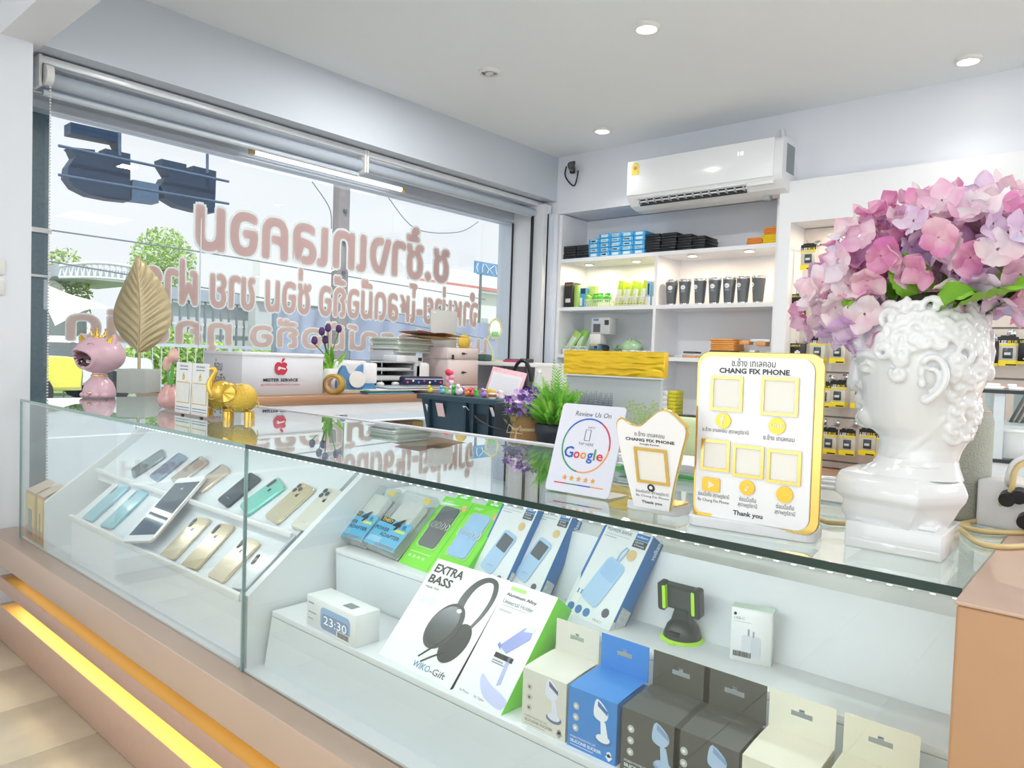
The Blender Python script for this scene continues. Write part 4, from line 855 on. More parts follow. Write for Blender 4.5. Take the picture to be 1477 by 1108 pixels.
# blister power adapters
for k,(bl,br,tl) in enumerate((((487,779),(527,792),(545,705)),((529,791),(573,809),(593,714)))):
    F,w,L=lean(bl,br,tl,-.452); t=thing('adapter_blister',['left','right'][k]+' clear blister with white power adapter and blue card','package',group='power adapter blisters',mat=F)
    part(t,'clear_shell',B().rbox(0,0,w,L,-.0,.022,.006,4,None,.002),CLEARP)
    part(t,'card_back',B().box((.001,.001,-.001),(w-.001,L-.001,0)),M('#cfd6d2',.5))
    part(t,'adapter',B().rbox(w*.18,L*.38,w*.82,L*.84,.001,.020,.009,5,None,.002),M('#eceae4',.3))
    part(t,'blue_card',B().box((.001,.004,.0224),(w-.001,L*.47,.0232)),M('#5fb2d8',.4,var=.06)); part(t,'header_block',B().box((.004,L*.40,.0233),(w*.42,L*.48,.0240)),black)
    txf(t,[('THEO',w*.07,w*.40,L*.415,L*.055,.02)],M('#e8c95a',.4),.0242); txf(t,[('4',w*.46,w*.70,L*.33,L*.19,.03,.2)],M('#1f2326',.4),.0243)
    txf(t,[('8.',w*.76,w*.90,L*.37,L*.07,.02)],M('#1e5f78',.4),.0236); part(t,'yellow_tag',B().box((w*.62,L*.31,.0232),(w*.92,L*.35,.0238)),M('#d7df6a',.4))
    txf(t,[('POWER',w*.05,w*.48,L*.27,L*.06,.02),('ADAPTER',w*.30,w*.92,L*.19,L*.06,.02)],M('#25506a',.4),.0237)
    b=B(); 
    for i in range(4): b.box((w*.06,L*(.155-.022*i),.0232),(w*.45,L*(.160-.022*i),.0236))
    part(t,'fine_print',b,M('#d8ecf4',.4)); part(t,'grey_tag',B().box((w*.38,L*.04,.0232),(w*.95,L*.085,.0237)),M('#7d8f99',.4)); part(t,'yellow_sticker',B().box((w*.72,L*.86,.0224),(w*.92,L*.94,.0229)),M('#e3c64f',.4))
# green power bank boxes
for k,(bl,br,tl,c,c2) in enumerate((((574,811),(614,826),(643,715),'#6b6f73','black'),((614,826),(659,843),(684,725),'#9cc3e6','blue'))):
    t,w,L=bx('power_bank_box',['lime green power bank box with a black power bank showing','lime green power bank box with a light blue power bank showing'][k],'box',bl,br,tl,-.455,.024,'#5fcf2a','#7fe03e')
    part(t,'window',B().rbox(w*.14,L*.26,w*.84,L*.88,-.0004,.0012,.010,5),M('#a4dc78',.3)); part(t,'power_bank',B().rbox(w*.2,L*.28,w*.80,L*.86,.0008,.004,.010,6,None,.0012),M(c,.3,var=.08))
    part(t,'hang_tab',B().prism([(w*.35,L),(w*.85,L),(w*.85,L+.014),(w*.8,L+.018),(w*.4,L+.018),(w*.35,L+.014)],-.0022,-.0012),M('#6fd835',.4)); part(t,'euro_hole',B().rbox(w*.48,L+.004,w*.72,L+.008,-.001,-.0006,.0015,3).rbox(w*.56,L+.006,w*.64,L+.012,-.001,-.0006,.0012,3),M('#e9eef0',.5))
    txf(t,[('10000',w*.16,w*.86,L*.535,L*.095,.025)],M('#f1f3f2',.4),.0052); txf(t,[('10000',w*.18,w*.84,L*.54,L*.085,.0)],M('#555a5e' if k==0 else '#8fb5db',.4),.0056)
    txt(t,[('ORBIT',w*.12,L*.91,.010,'LEFT',.02)],M('#d9f2c4',.4)) ; part(t,'gold_seal',B().cyl((w*.85,L*.88,.0),(w*.85,L*.88,.0012),.009,16),M('#e0c489',.4))
    b=B(); [b.rbox(w*(.15+.16*i),L*.12,w*(.23+.16*i),L*.15,0,.0006,.001,2) for i in range(4)]; b.box((w*.12,L*.19,0),(w*.8,L*.20,.0005)); part(t,'print_icons',b,M('#c9efa9',.4))
# white power bank boxes with blue side
def pbank(label,bl,br,tl,loop=False):
    t,w,L=bx('power_bank_box',label,'box',bl,br,tl,-.455,.034,'#2f74b5','#e4e8ea')
    flat(t,[(0,L*.0),(w*.05,0),(w*.05,L*.36),(0,L*.40)],M('#dfe5e8',.4)); flat(t,[(.0005,L*.42),(w*.05,L*.36),(w*.05,L*.99),(.0005,L*.99)],M('#2f74b5',.4),name='blue_edge')
    txf(t,[('POWER BANK',w*.10,w*.62,L*.935,L*.035,.0)],M('#6d7680',.4)); b=B(); b.box((w*.1,L*.90,0),(w*.6,L*.905,.0005)); b.box((w*.1,L*.87,0),(w*.35,L*.878,.0005)); part(t,'fine_print',b,M('#a9b1b8',.4))
    part(t,'blue_tag',B().box((w*.70,L*.92,0),(w*.96,L*.985,.0007)),M('#2f77b8',.4)); part(t,'dark_tag',B().box((w*.70,L*.84,0),(w*.96,L*.915,.0007)),M('#3d4650',.4))
    txf(t,[('volkano',w*.72,w*.94,L*.945,L*.022,.02)],M('#e6eef5',.4),.001); txf(t,[('Quick',w*.73,w*.90,L*.883,L*.024,.01),('Charge',w*.73,w*.93,L*.850,L*.024,.01)],M('#dfe4e8',.4),.001)
    part(t,'gold_seal',B().cyl((w*.78,L*.75,0),(w*.78,L*.75,.0007),w*.09,20),M('#dcc08a',.4,var=.1,scale=80))
    mm=Matrix.Translation((w*.50,L*.42,.0006))@Matrix.Rotation(R(-16),4,'Z')
    part(t,'pictured_power_bank',B().rbox(-w*.21,-L*.26,w*.21,L*.24,0,.0014,w*.09,6,mm,.0005),M('#a9c8e6',.35,var=.06,scale=12)); 
    if loop:
        part(t,'pictured_panel',B().rbox(-w*.17,L*.03,w*.17,L*.22,.0014,.0018,w*.06,5,mm),M('#9bbfe2',.35))
        b=B().tube([mm@Vector((x,y,.001)) for x,y in [(-.004,L*.24),(-.007,L*.33),(-.003,L*.40),(.003,L*.40),(.004,L*.33),(.002,L*.24)]],.0014,6); part(t,'pictured_strap',b,M('#a4c5e4',.35))
        b=B(); [b.cyl((w*(.12+.17*i),L*.075,0),(w*(.12+.17*i),L*.075,.0007),w*.065,18) for i in range(3)]; part(t,'blue_icons',b,M('#2f77b8',.4)); b=B(); b.box((w*.10,L*.13,0),(w*.22,L*.22,.0006)); part(t,'plug_icon',b,M('#e9ecee',.4)); part(t,'plug_prongs',B().box((w*.11,L*.22,0),(w*.13,L*.27,.0006)).box((w*.18,L*.22,0),(w*.20,L*.27,.0006)),M('#5d7fae',.4))
    else:
        part(t,'pictured_display',B().rbox(-w*.16,L*.02,w*.16,L*.20,.0014,.0018,w*.03,4,mm),M('#5d646c',.2))
        txt(t,[('volkano',w*.34,L*.24,.006,'LEFT',.0)],M('#7fa3c8',.4),.0024)
    part(t,'guarantee_seal',B().cyl((w*.80,L*.14,0),(w*.80,L*.14,.0006),w*.07,10),M('#4d4f66',.4)); txt(t,[('VPB-K33',w*.62,L*.03,.006,'LEFT')],M('#8b9198',.4))
    part(t,'barcode_side',B().box((w,L*.05,-.030),(w+.0006,L*.26,-.006)),M('#c9ccd0',.4,var=.4,scale=160)); bl_=txt(None,[('volkano',0,0,.014,'LEFT',.03)],None); nb=B(); nb.add([Vector((w+.0008,L*.80+v.x*.9,-.026+v.y)) for v in bl_.v],bl_.f); part(t,'side_lettering',nb,M('#cfe0f0',.4))
    part(t,'label_sticker',B().box((w-.001,0,-.034),(w+.0005,L*.10,-.0)),M('#d8dde0',.4)) if loop else None
    return t
pbank('white power bank box with blue side, left one in the row',(672,838),(721,857),(728,721)); pbank('white power bank box with blue side, right next to the headphone box top',(727,860),(771,876),(777,730)) if 0 else None
pbank('white power bank box with blue side in the middle above the holder box',(722,850),(772,869),(777,731))
pbank('larger white power bank box with loop strap picture leaning on the back panel',(811,880),(878,911),(874,754),True)
# headphone box
t,w,L=bx('headphone_box','large white headphone box printed EXTRA BASS leaning in front','box',(545,944.6),(649,995),(632,805),-.563,.045,'#d9dadb','#f0f1f1')
HB=M('#2f3133',.4,var=0); hs=M('#505456',.3,var=.1,scale=12)
txf(t,[('EXTRA',w*.05,w*.45,L*.865,L*.085,.03),('BASS',w*.05,w*.37,L*.755,L*.085,.03)],M('#3a3b3d',.5,var=0)); txf(t,[('MDR 700',w*.06,w*.25,L*.705,L*.022,.0)],M('#55585b',.5)); part(t,'badge_outline',B().box((w*.06,L*.56,0),(w*.30,L*.635,.0004)),M('#dfe2e4',.5))
Q=lambda u,v,z=.0006:Vector((w*u,L*v,z))
band=[(.60,.56),(.56,.68),(.58,.80),(.64,.90),(.72,.955),(.80,.97),(.88,.95),(.93,.88),(.95,.78),(.93,.64),(.88,.52),(.84,.44)]
pin=[(.81,.45),(.85,.53),(.885,.64),(.90,.77),(.88,.86),(.845,.915),(.79,.925),(.735,.90),(.68,.84),(.655,.76),(.65,.67),(.67,.60)]
flat(t,[Q(*p).to_2d() for p in cat(band[:10]+[(.88,.52),(.84,.43)],3,False)]+[Q(*p).to_2d() for p in cat(pin,3,False)],hs,.0008,'printed_headband')
def ell(cx,cyy,rx,ry,rot=0,n=28): return [(w*cx+rx*math.cos(a)*math.cos(rot)-ry*math.sin(a)*math.sin(rot),L*cyy+rx*math.cos(a)*math.sin(rot)+ry*math.sin(a)*math.cos(rot)) for a in [2*PI*i/n for i in range(n)]]
flat(t,ell(.78,.34,.027,.040,-.3),HB,.0010,'printed_ear_cup'); flat(t,ell(.56,.44,.036,.048,-.35),M('#3c3f41',.4),.0014,'printed_ear_cup'); flat(t,ell(.545,.44,.030,.041,-.35),M('#5a5e61',.25,metal=.6,var=.2,scale=20),.0018,'printed_ear_plate'); flat(t,ell(.64,.60,.006,.004),M('#e6e8ea',.4),.002,'printed_clip')
curve(t,[Q(.62,.30),Q(.55,.22),Q(.47,.13)],.0016,HB,'printed_cable'); curve(t,[Q(.72,.24),Q(.62,.17),Q(.53,.10)],.0016,HB,'printed_cable')
txf(t,[('WIKO',w*.46,w*.68,L*.04,L*.055,.0)],M('#3f86b0',.5)); txf(t,[('-Gift',w*.69,w*.88,L*.04,L*.055,.0)],M('#3f4245',.5))
part(t,'black_spine',B().box((w,0,-.045),(w+.0012,L,.0003)),black)
# holder box
t,w,L=bx('holder_box','white and lime green box with a blue phone stand picture','box',(652,996),(722,1033),(735,838),-.563,.050,'#74d63a','#eff1f1')
part(t,'lime_tag',B().rbox(w*.10,L*.93,w*.42,L*.965,0,.0006,.004,4),M('#b3ee84',.4)); txf(t,[('Aluminum Alloy',w*.08,w*.70,L*.865,L*.040,.02)],M('#3f4346',.5)); txf(t,[('Universal Holder',w*.08,w*.70,L*.805,L*.040,0)],M('#6a6e72',.5)); part(t,'fine_print',B().box((w*.08,L*.785,0),(w*.62,L*.792,.0004)).box((w*.08,L*.735,0),(w*.34,L*.755,.0004)),M('#c3c7ca',.5))
vi=M('#9aa6dc',.3,var=.15,scale=15); P2=lambda u,v:(w*u,L*v)
flat(t,[P2(*p) for p in ((.42,.47),(.60,.43),(.88,.60),(.86,.68),(.78,.69),(.70,.67))],vi,.001,'pictured_stand'); flat(t,[P2(*p) for p in ((.66,.42),(.72,.42),(.76,.20),(.70,.18))],M('#b3bbe2',.3),.0012,'pictured_stem'); flat(t,[P2(*p) for p in cat(((.38,.22),(.60,.17),(.96,.12),(.98,.06),(.90,.03),(.60,.06),(.42,.14)),3)],M('#c6cdee',.3),.0009,'pictured_base'); flat(t,[P2(*p) for p in ((.72,.64),(.90,.66),(.90,.70),(.76,.70))],M('#dde2f6',.3),.0014,'pictured_clip'); flat(t,[P2(*p) for p in ((.38,.47),(.46,.44),(.46,.47),(.40,.50))],M('#7f8bc0',.3),.0014,'pictured_foot')
b=B(); rnd=random.Random(5); x=w*.42
while x<w*.78: ww=rnd.choice((.0006,.0012,.0018)); b.box((x,L*.375,0),(x+ww,L*.415,.0018)); x+=ww+.0012
part(t,'barcode',b,HB); part(t,'barcode_text',B().box((w*.42,L*.35,0),(w*.62,L*.356,.0016)).box((w*.42,L*.33,0),(w*.66,L*.336,.0016)),grey)
txt(t,[('by Phone',w*.12,L*.03,.006,'LEFT'),('for Tablet',w*.42,L*.03,.006,'LEFT')],grey)
# digital clock box
P=onz(442,900,-.563);Q_=onz(512,936,-.563);h=(rp(442,856,P,(0,1,0)).z-P.z); S_=onz(546,924,-.563)
F=frame(P,Q_-P,(0,0,1)); w=(Q_-P).length; d=min(.10,(S_-Q_).length)
t=thing('clock_box','white carton of a digital alarm clock showing 23:30','box',mat=F); part(t,'carton_body',B().box((0,0,-d),(w,h,0),.001,seg=1),M('#e6e8e8',.4,var=.01))
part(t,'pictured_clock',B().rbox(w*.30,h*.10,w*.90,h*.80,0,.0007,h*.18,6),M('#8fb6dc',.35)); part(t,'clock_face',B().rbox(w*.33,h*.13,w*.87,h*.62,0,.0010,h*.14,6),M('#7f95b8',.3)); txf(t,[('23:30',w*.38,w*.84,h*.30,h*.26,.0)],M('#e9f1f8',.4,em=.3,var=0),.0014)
part(t,'fine_print',B().box((w*.04,h*.75,0),(w*.16,h*.80,.0005)).box((w*.04,h*.45,0),(w*.2,h*.49,.0005)).box((w*.04,h*.25,0),(w*.14,h*.28,.0005)),M('#8fa5b8',.4)); b=B(); x=w*.66
while x<w*.88: ww=rnd.choice((.0005,.001,.0015)); b.box((x,h*.10,0),(x+ww,h*.26,.0014)); x+=ww+.001
part(t,'barcode_sticker',B().box((w*.64,h*.05,0),(w*.9,h*.28,.0011)),white); part(t,'barcode',b,HB); part(t,'top_sticker',B().box((w*.62,h,-d*.6),(w*.80,h+.0005,-d*.25)),M('#7c8388',.4,var=.4,scale=150))
# silicone sucker boxes
xs_=[(755,962),(821,987),(898,1015),(973,1048)]; X0=[ony(a,c,.850).x for a,c in xs_]; st=X0[2]-X0[1]+.002; X0+= [X0[3]+.092,X0[3]+.184]
spec=[('#d9d7cb','#d2d0c4','#6f7480','cream phone holder carton beside the lime green box','cream'),('#2f83cf','#2b7fcb','#e3edf6','bright blue phone holder carton in the lower row','blue'),('#4b4c48','#45463f','#d6d7d5','dark grey phone holder carton right of the blue one','dark'),('#474845','#43443e','#d6d7d5','dark grey phone holder carton second from the blue one','dark'),('#dfdbc8','#dcd9c8','#a9a89f','cream phone holder carton right of the dark ones','cream'),('#ddd8c2','#dad6c2','#a9a89f','cream phone holder carton at the right end of the row','cream')]
def ell2(cx,cyy,rx,ry,n=20): return [(cx+rx*math.cos(2*PI*i/n),cyy+ry*math.sin(2*PI*i/n)) for i in range(n)]
def sucker(i):
    f,bk,pr_,lab,kind=spec[i]; w=.083; h=.094; d=.082; x=X0[i]
    if kind=='dark': w=.088
    F=frame((x,.850,-.563),(1,0,0),(0,0,1)); t=thing('holder_carton',lab,'box',mat=F,group='phone holder cartons')
    m1=M(f,.4,var=.02); top=[(0,0),(w,0),(w,h-.004),(0,h-.004)]
    part(t,'carton_body',B().box((0,0,-d),(w,h-.006,0)),m1)
    part(t,'curved_top',B().grid(lambda u,v:(w*u,h-.006+.010*math.sin(PI*.5*u if 0 else 0)+.006*math.sin(PI*v*.5)+0*u,-d*v),6,10).add([(0,h-.006,0),(w,h-.006,0),(w,h-.0065,-d),(0,h-.0065,-d)],[(0,1,2,3)]),m1)
    z=-d; holeR=(w*.36,.012,w*.64,.020)
    o=[(0,0),(w,0),(w,.052),(0,.052)]
    b=B()
    for q in (((0,0),(w,.026)),((0,.026),(w*.34,.033)),((w*.66,.026),(w,.033)),((0,.033),(w*.46,.037)),((w*.54,.033),(w,.037)),((0,.037),(w,.052))):
        b.box((q[0][0],h-.002+q[0][1],z-.0007),(q[1][0],h-.002+q[1][1],z+.0007))
    part(t,'hang_panel',b,M(bk,.45,var=.02))
    pm=M(pr_,.4,var=.05); ic=M('#e9eef2' if kind!='cream' else '#5a5d63',.4)
    for k in range(3): part(t,'icon',B().cyl((w*.17,h*(.66-.17*k),0),(w*.17,h*(.66-.17*k),.0005),.0052,14),M('#b9bcb9' if kind!='cream' else '#c6c5bb',.4)); part(t,'icon_glyph',B().box((w*.145,h*(.64-.17*k),.0),(w*.19,h*(.68-.17*k),.0008)),ic)
    wm=M({'cream':'#dfe3f2','blue':'#e8eef4','dark':'#a9c2de'}[kind],.35,var=.1,scale=30); dm=M({'cream':'#5f6690','blue':'#3b6fae','dark':'#7f9cc0'}[kind],.35)
    flat(t,[(w*a,h*c) for a,c in cat(((.60,.90),(.80,.78),(.82,.66),(.72,.58),(.56,.62),(.54,.74)),3)],wm,.0006,'pictured_holder'); flat(t,[(w*a,h*c) for a,c in ((.62,.88),(.82,.76),(.82,.70),(.62,.80))],dm,.0009,'pictured_clamp'); flat(t,[(w*a,h*c) for a,c in ((.68,.60),(.78,.58),(.84,.36),(.70,.36))],wm,.0007,'pictured_arm'); flat(t,ell2(w*.74,h*.30,w*.17,h*.075),dm,.0005,'pictured_sucker'); flat(t,ell2(w*.74,h*.33,w*.14,h*.06),wm,.0008,'pictured_dome')
    tc=M('#e8edf2' if kind!='cream' else '#9b998f',.4)
    txf(t,[('MOBILE PHONE FOR CAR',w*.07,w*.60,h*.160,h*.032,0)],tc); txf(t,[('SILICONE SUCKER',w*.07,w*.72,h*.085,h*.050,.03)],tc); part(t,'fine_print',B().box((w*.07,h*.045,0),(w*.55,h*.052,.0004)),tc); part(t,'weight_icon',B().cyl((w*.87,h*.09,0),(w*.87,h*.09,.0006),.0058,4).cyl((w*.87,h*.13,0),(w*.87,h*.13,.0006),.004,10),tc)
def ell2(cx,cyy,rx,ry,n=20): return [(cx+rx*math.cos(2*PI*i/n),cyy+ry*math.sin(2*PI*i/n)) for i in range(n)]
for i in range(6): sucker(i)
# car phone holder (real one)
p=onz(984,921,-.455); t=thing('car_phone_holder','black car phone holder with lime green grips standing on the upper step','phone holder',(p.x,p.y,-.455)); lime=M('#b6ef3a',.4); dk=M('#2b3336',.35)
part(t,'suction_pad',B().lathe([(.0355,0),(.036,.002),(.031,.005)],32,None,True).box((-.006,-.040,0),(.006,-.030,.003),.001),lime); part(t,'dome',B().lathe([(.0315,.004),(.031,.008),(.026,.022),(.019,.030),(.012,.034),(.001,.035)],32,None,False),dk)
part(t,'lever',B().box((-.009,-.0335,.012),(.009,-.024,.018),.001),black); part(t,'arm',B().prism([(-.018,.026),(.018,.026),(.011,.050),(-.011,.050)],-.006,.010,Matrix(((1,0,0,0),(0,0,-1,0),(0,1,0,0),(0,0,0,1)))),dk)
hr=Matrix.Translation((0,-.004,.050))@Matrix.Rotation(R(8),4,'X')@Matrix(((1,0,0,0),(0,0,-1,0),(0,1,0,0),(0,0,0,1)))
part(t,'cradle',B().rbox(-.035,-.002,.035,.042,-.006,.004,.006,5,hr,.002),M('#343b3e',.3)); part(t,'recess',B().rbox(-.024,.004,.024,.034,.004,.0052,.001,2,hr),M('#3f4648',.5))
for s in (-1,1): part(t,'jaw',B().rbox(s*.031-.0065,-.004,s*.031+.0065,.044,-.004,.014,.004,4,hr,.001),dk); part(t,'grip',B().rbox(s*.026-.003,.0,s*.026+.003,.040,.006,.0145,.002,3,hr,.0005),lime)
# small charger box
P=onz(1052,951,-.455);Q_=onz(1111.5,964,-.455); F=frame(P,Q_-P,(0,0,1)); w=(Q_-P).length; h=rp(1056,876,P,(0,1,0)).z-P.z
t=thing('charger_box','small white charger box with a black fruit emblem and a plug picture','box',mat=F); part(t,'box_body',B().box((0,0,-.026),(w,h,0),.001,seg=1),M('#f0f2f1',.35,var=.01)); part(t,'lid',B().box((0,h-.0005,-.026),(w,h+.0015,-.001)),M('#dcebdc',.3))
flat(t,ell2(w*.10,h*.90,.0022,.0024),black,.0006,'fruit_emblem'); txt(t,[('USB-C',w*.07,h*.80,.006,'LEFT')],M('#8b8f92',.5)); part(t,'fine_print',B().box((w*.07,h*.755,0),(w*.5,h*.762,.0004)),M('#b9bdc0',.5))
part(t,'pictured_plug',B().rbox(w*.28,h*.16,w*.74,h*.52,0,.0006,.004,4),M('#e0e5ea',.3)); part(t,'pictured_side',B().rbox(w*.50,h*.12,w*.74,h*.50,0,.0009,.004,4),M('#d3dae2',.3)); part(t,'pictured_prong',B().box((w*.42,h*.52,0),(w*.46,h*.64,.0007)),M('#9da4ab',.3)); part(t,'pictured_prong',B().box((w*.54,h*.50,0),(w*.58,h*.61,.0007)),M('#9da4ab',.3))
b=B(); x=w*.08
while x<w*.50: ww=rnd.choice((.0005,.001,.0015)); b.box((x,h*.10,0),(x+ww,h*.20,.0012)); x+=ww+.001
part(t,'barcode',b,HB)
# ================================================================ things on the counter
def plateframe(bl,br,tl,z): return lean(bl,br,tl,z)
ac=M('#f7f8fb',.15,var=0); txm=M('#3a3c42',.5,var=0); goldm=M('#f0cf78',.14,metal=.9,var=.03); goldf=M('#e9c050',.2,metal=.8,var=.1,scale=30)
# --- large gold framed sign
F,w,L=lean((1002,741),(1166,769),(1010,509),-.186)
t=thing('payment_sign','large rounded white sign with gold edge, CHANG FIX PHONE, tallest on the counter','sign',mat=F)
part(t,'gold_plate',B().rbox(-.004,-.004,w+.010,L+.002,-.006,-.002,.016,8,None,.0008),goldm); part(t,'white_plate',B().rbox(0,0,w,L-.004,-.002,.001,.015,8,None,.0006),ac)
pl=B(); 
F2,wb,_=lean((991,758),(1175,787),(994,748),-.2); 
bb=thing; base=B().rbox(-.002,-.0,wb,.055,0,.014,.012,6,None,.002)
me=base.mesh('base'); FB=Matrix((F2.col[0].xyz,Vector((0,0,1)).cross(F2.col[0].xyz),Vector((0,0,1)))).transposed().to_4x4(); FB.translation=F2.translation
me.transform(F.inverted()@FB); part(t,'base',me,M('#e9eaee',.2)); me=B().rbox(.002,.006,wb-.004,.042,.0142,.0175,.010,6).mesh('gold_base_layer'); me.transform(F.inverted()@FB); part(t,'gold_base_layer',me,goldf)
def goldframe(t,u0,v0,u1,v1,w,L):
    x0,y0,x1,y1=w*u0,L*v0,w*u1,L*v1; k=.0035
    part(t,'gold_frame',B().box((x0,y0,.001),(x1,y0+k,.0032)).box((x0,y1-k,.001),(x1,y1,.0032)).box((x0,y0+k,.001),(x0+k,y1-k,.0032)).box((x1-k,y0+k,.001),(x1,y1-k,.0032)),goldm); part(t,'blank_panel',B().box((x0+k,y0+k,.001),(x1-k,y1-k,.0016)),M('#f3f1ea',.4,var=.01))
for q in ((.12,.655,.41,.865),(.57,.65,.88,.87),(.05,.285,.315,.475),(.345,.27,.615,.46),(.645,.26,.925,.455)): goldframe(t,*q,w,L)
txf(t,[('ช.ช้าง เทเลคอม',w*.30,w*.68,L*.925,L*.048,.0),('CHANG FIX PHONE',w*.19,w*.80,L*.882,L*.032,.03)],txm,.0014)
def disc(u,v,r): part(t,'gold_badge',B().cyl((w*u,L*v,.001),(w*u,L*v,.003),r,24),goldf)
disc(.245,.595,.0092); disc(.715,.59,.0095); disc(.48,.21,.0090); disc(.80,.20,.0095); part(t,'gold_badge',B().rbox(w*.07,L*.155,w*.235,L*.24,.001,.003,.003,4),goldf)
hl=M('#f7efd2',.3,var=0)
txt(t,[('f',w*.235,L*.570,.017,'CENTER',.04)],hl,.0034); txt(t,[('LINE',w*.715,L*.580,.0070,'CENTER',.03)],hl,.0034); part(t,'badge_glyph',B().prism([(w*.13,L*.175),(w*.13,L*.222),(w*.19,L*.198)],.003,.0034),hl); txt(t,[('♪',w*.48,L*.190,.013,'CENTER',.02)],hl,.0034)
txf(t,[('ช.ช้าง เทเลคอม สุราษฎร์ธานี',w*.05,w*.47,L*.515,L*.035),('ช.ช้าง เทเลคอม',w*.60,w*.86,L*.505,L*.032)],txm,.0014)
txf(t,[('ซ่อมมือถือ สุราษฎร์ธานี',w*.03,w*.32,L*.115,L*.036),('By Chang Fix Phone',w*.03,w*.32,L*.085,L*.024),('ซ่อมมือถือ',w*.41,w*.56,L*.125,L*.030),('สุราษฎร์ธานี',w*.40,w*.57,L*.085,L*.034),('ซ่อมมือถือ',w*.73,w*.88,L*.115,L*.030),('สุราษฎร์ธานี',w*.72,w*.89,L*.075,L*.034)],txm,.0014)
txf(t,[('Thank you',w*.36,w*.62,L*.028,L*.036,.025)],txm,.0014)
# --- small shield sign
F,w,L=lean((914,729),(966,738),(901,604),-.186)
t=thing('review_sign','small shield shaped white sign with gold edge and wavy top, left of the large one','sign',mat=F)
sh=[(.02,0),(.98,0),(1.16,.30),(1.42,.66),(1.60,.92),(1.44,1.02),(1.22,1.10),(.98,1.11),(.72,1.03),(.42,.93),(.14,.93),(-.12,.985),(-.24,.88),(-.18,.55),(-.06,.22)]
pts=[(w*a,L*b2) for a,b2 in cat(sh[:2],1,False)]; pts=[(w*.02,0),(w*.98,0)]+[(w*p[0],L*p[1]) for p in cat([(.98,0)]+sh[2:]+[(.02,0)],4,False)[1:-1]]
cxx=w*.68; cyy2=L*.5
big=[(cxx+(p[0]-cxx)*1.05,cyy2+(p[1]-cyy2)*1.025) for p in pts]
part(t,'gold_plate',B().prism(big,-.0055,-.002),goldm); part(t,'white_plate',B().prism(pts,-.002,.001),ac)
F2,wb,_=lean((902,733),(975,747),(903,724),-.2); FB=Matrix((F2.col[0].xyz,Vector((0,0,1)).cross(F2.col[0].xyz),Vector((0,0,1)))).transposed().to_4x4(); FB.translation=F2.translation
me=B().rbox(0,0,wb,.042,0,.013,.006,6,None,.0015).mesh('base'); me.transform(F.inverted()@FB); part(t,'base',me,M('#e9eaee',.2)); me=B().rbox(.001,.001,wb-.001,.038,.0131,.0150,.005,6).mesh('gold_base_layer'); me.transform(F.inverted()@FB); part(t,'gold_base_layer',me,goldf)
goldframe(t,.20,.30,1.08,.70,w,L)
txf(t,[('ช.ช้าง เทเลคอม',w*.25,w*1.05,L*.825,L*.055),('CHANG FIX PHONE',w*-.02,w*1.30,L*.765,L*.036,.03),('Google Review',w*.36,w*.90,L*.725,L*.024,.02)],txm,.0014)
part(t,'pin_badge',B().cyl((w*.56,L*.245,.001),(w*.56,L*.245,.0016),.0052,16),txm); part(t,'pin_glyph',B().cyl((w*.56,L*.250,.0016),(w*.56,L*.250,.002),.0024,10),ac)
txf(t,[('ซ่อมมือถือ สุราษฎร์ธานี',w*.12,w*1.02,L*.165,L*.050),('By Chang Fix Phone',w*.12,w*1.02,L*.125,L*.030),('Thank you',w*.26,w*.82,L*.048,L*.042,.025)],txm,.0014)
# --- review stand card
F,w,L=lean((785,707),(877,723),(813,581),-.2)
t=thing('review_card','leaning white acrylic card reading Review Us On with a coloured ring','sign',mat=F); acr=M('#e7e8f6',.12,var=0,coat=.5)
part(t,'card',B().rbox(0,.002,w,L,-.002,.0,.006,5,None,.0005),acr); foot=B().grid(lambda u,v:F.inverted()@(F@Vector((w*u,.002,-.001))+Vector((0,.055*v,.001-.001*v))),2,6,True); part(t,'foot',foot,acr)
txf(t,[('Review Us On',w*.24,w*.80,L*.865,L*.055,.0,.12)],M('#4a4b52',.5),.0003)
rc=[('#2d63c4',60,150),('#3f9b72',150,262),('#f0a36a',262,355),('#d93b56',-5,60)]
for c,a0,a1 in rc:
    b=B(); n=14; r1,r2=w*.355,w*.375; P=[(R(a0+(a1-a0)*i/n)) for i in range(n+1)]
    b.prism([(w*.5+r2*math.cos(a),L*.545+r2*math.sin(a)) for a in P]+[(w*.5+r1*math.cos(a),L*.545+r1*math.sin(a)) for a in P[::-1]],0,.0006); part(t,'ring_arc',b,M(c,.4,var=0))
for ch,c,x0,x1,y0,hh in zip('Google',('#2d63c4','#d93b3b','#e8a23a','#2d63c4','#3f9b72','#d93b3b'),(.19,.345,.45,.555,.655,.70),(.335,.44,.545,.645,.68,.80),(.395,.395,.395,.355,.395,.395),(.125,.075,.075,.115,.12,.075)): txf(t,[(ch,w*x0,w*x1,L*y0,L*hh,.015)],M(c,.4,var=0),.0008)
txf(t,[('NFC',w*.48,w*.60,L*.735,L*.022,0,.2),('TAP HERE',w*.38,w*.62,L*.545,L*.030,0,.1)],M('#6b6c74',.5),.0003)
b=B(); o=[(w*.46,L*.60),(w*.54,L*.60),(w*.54,L*.72),(w*.46,L*.72)]; b.tube([(x,y,.0004) for x,y in o+[o[0]]],.0005,5); part(t,'phone_icon',b,M('#6b6c74',.5))
for k in range(5):
    c=(w*(.28+.11*k),L*.175); s=[(c[0]+(.0048 if i%2==0 else .0020)*math.cos(PI/2+i*PI/5),c[1]+(.0048 if i%2==0 else .0020)*math.sin(PI/2+i*PI/5)) for i in range(10)]; part(t,'star',B().prism(s,0,.0006),M('#e9a63c',.4,var=0))
for k,c in enumerate(('#d93b56','#3f9b72','#2d63c4','#f0a36a')): part(t,'colour_bar',B().box((w*(.13+.19*k),L*.105,0),(w*(.32+.19*k),L*.117,.0006)),M(c,.4,var=0))
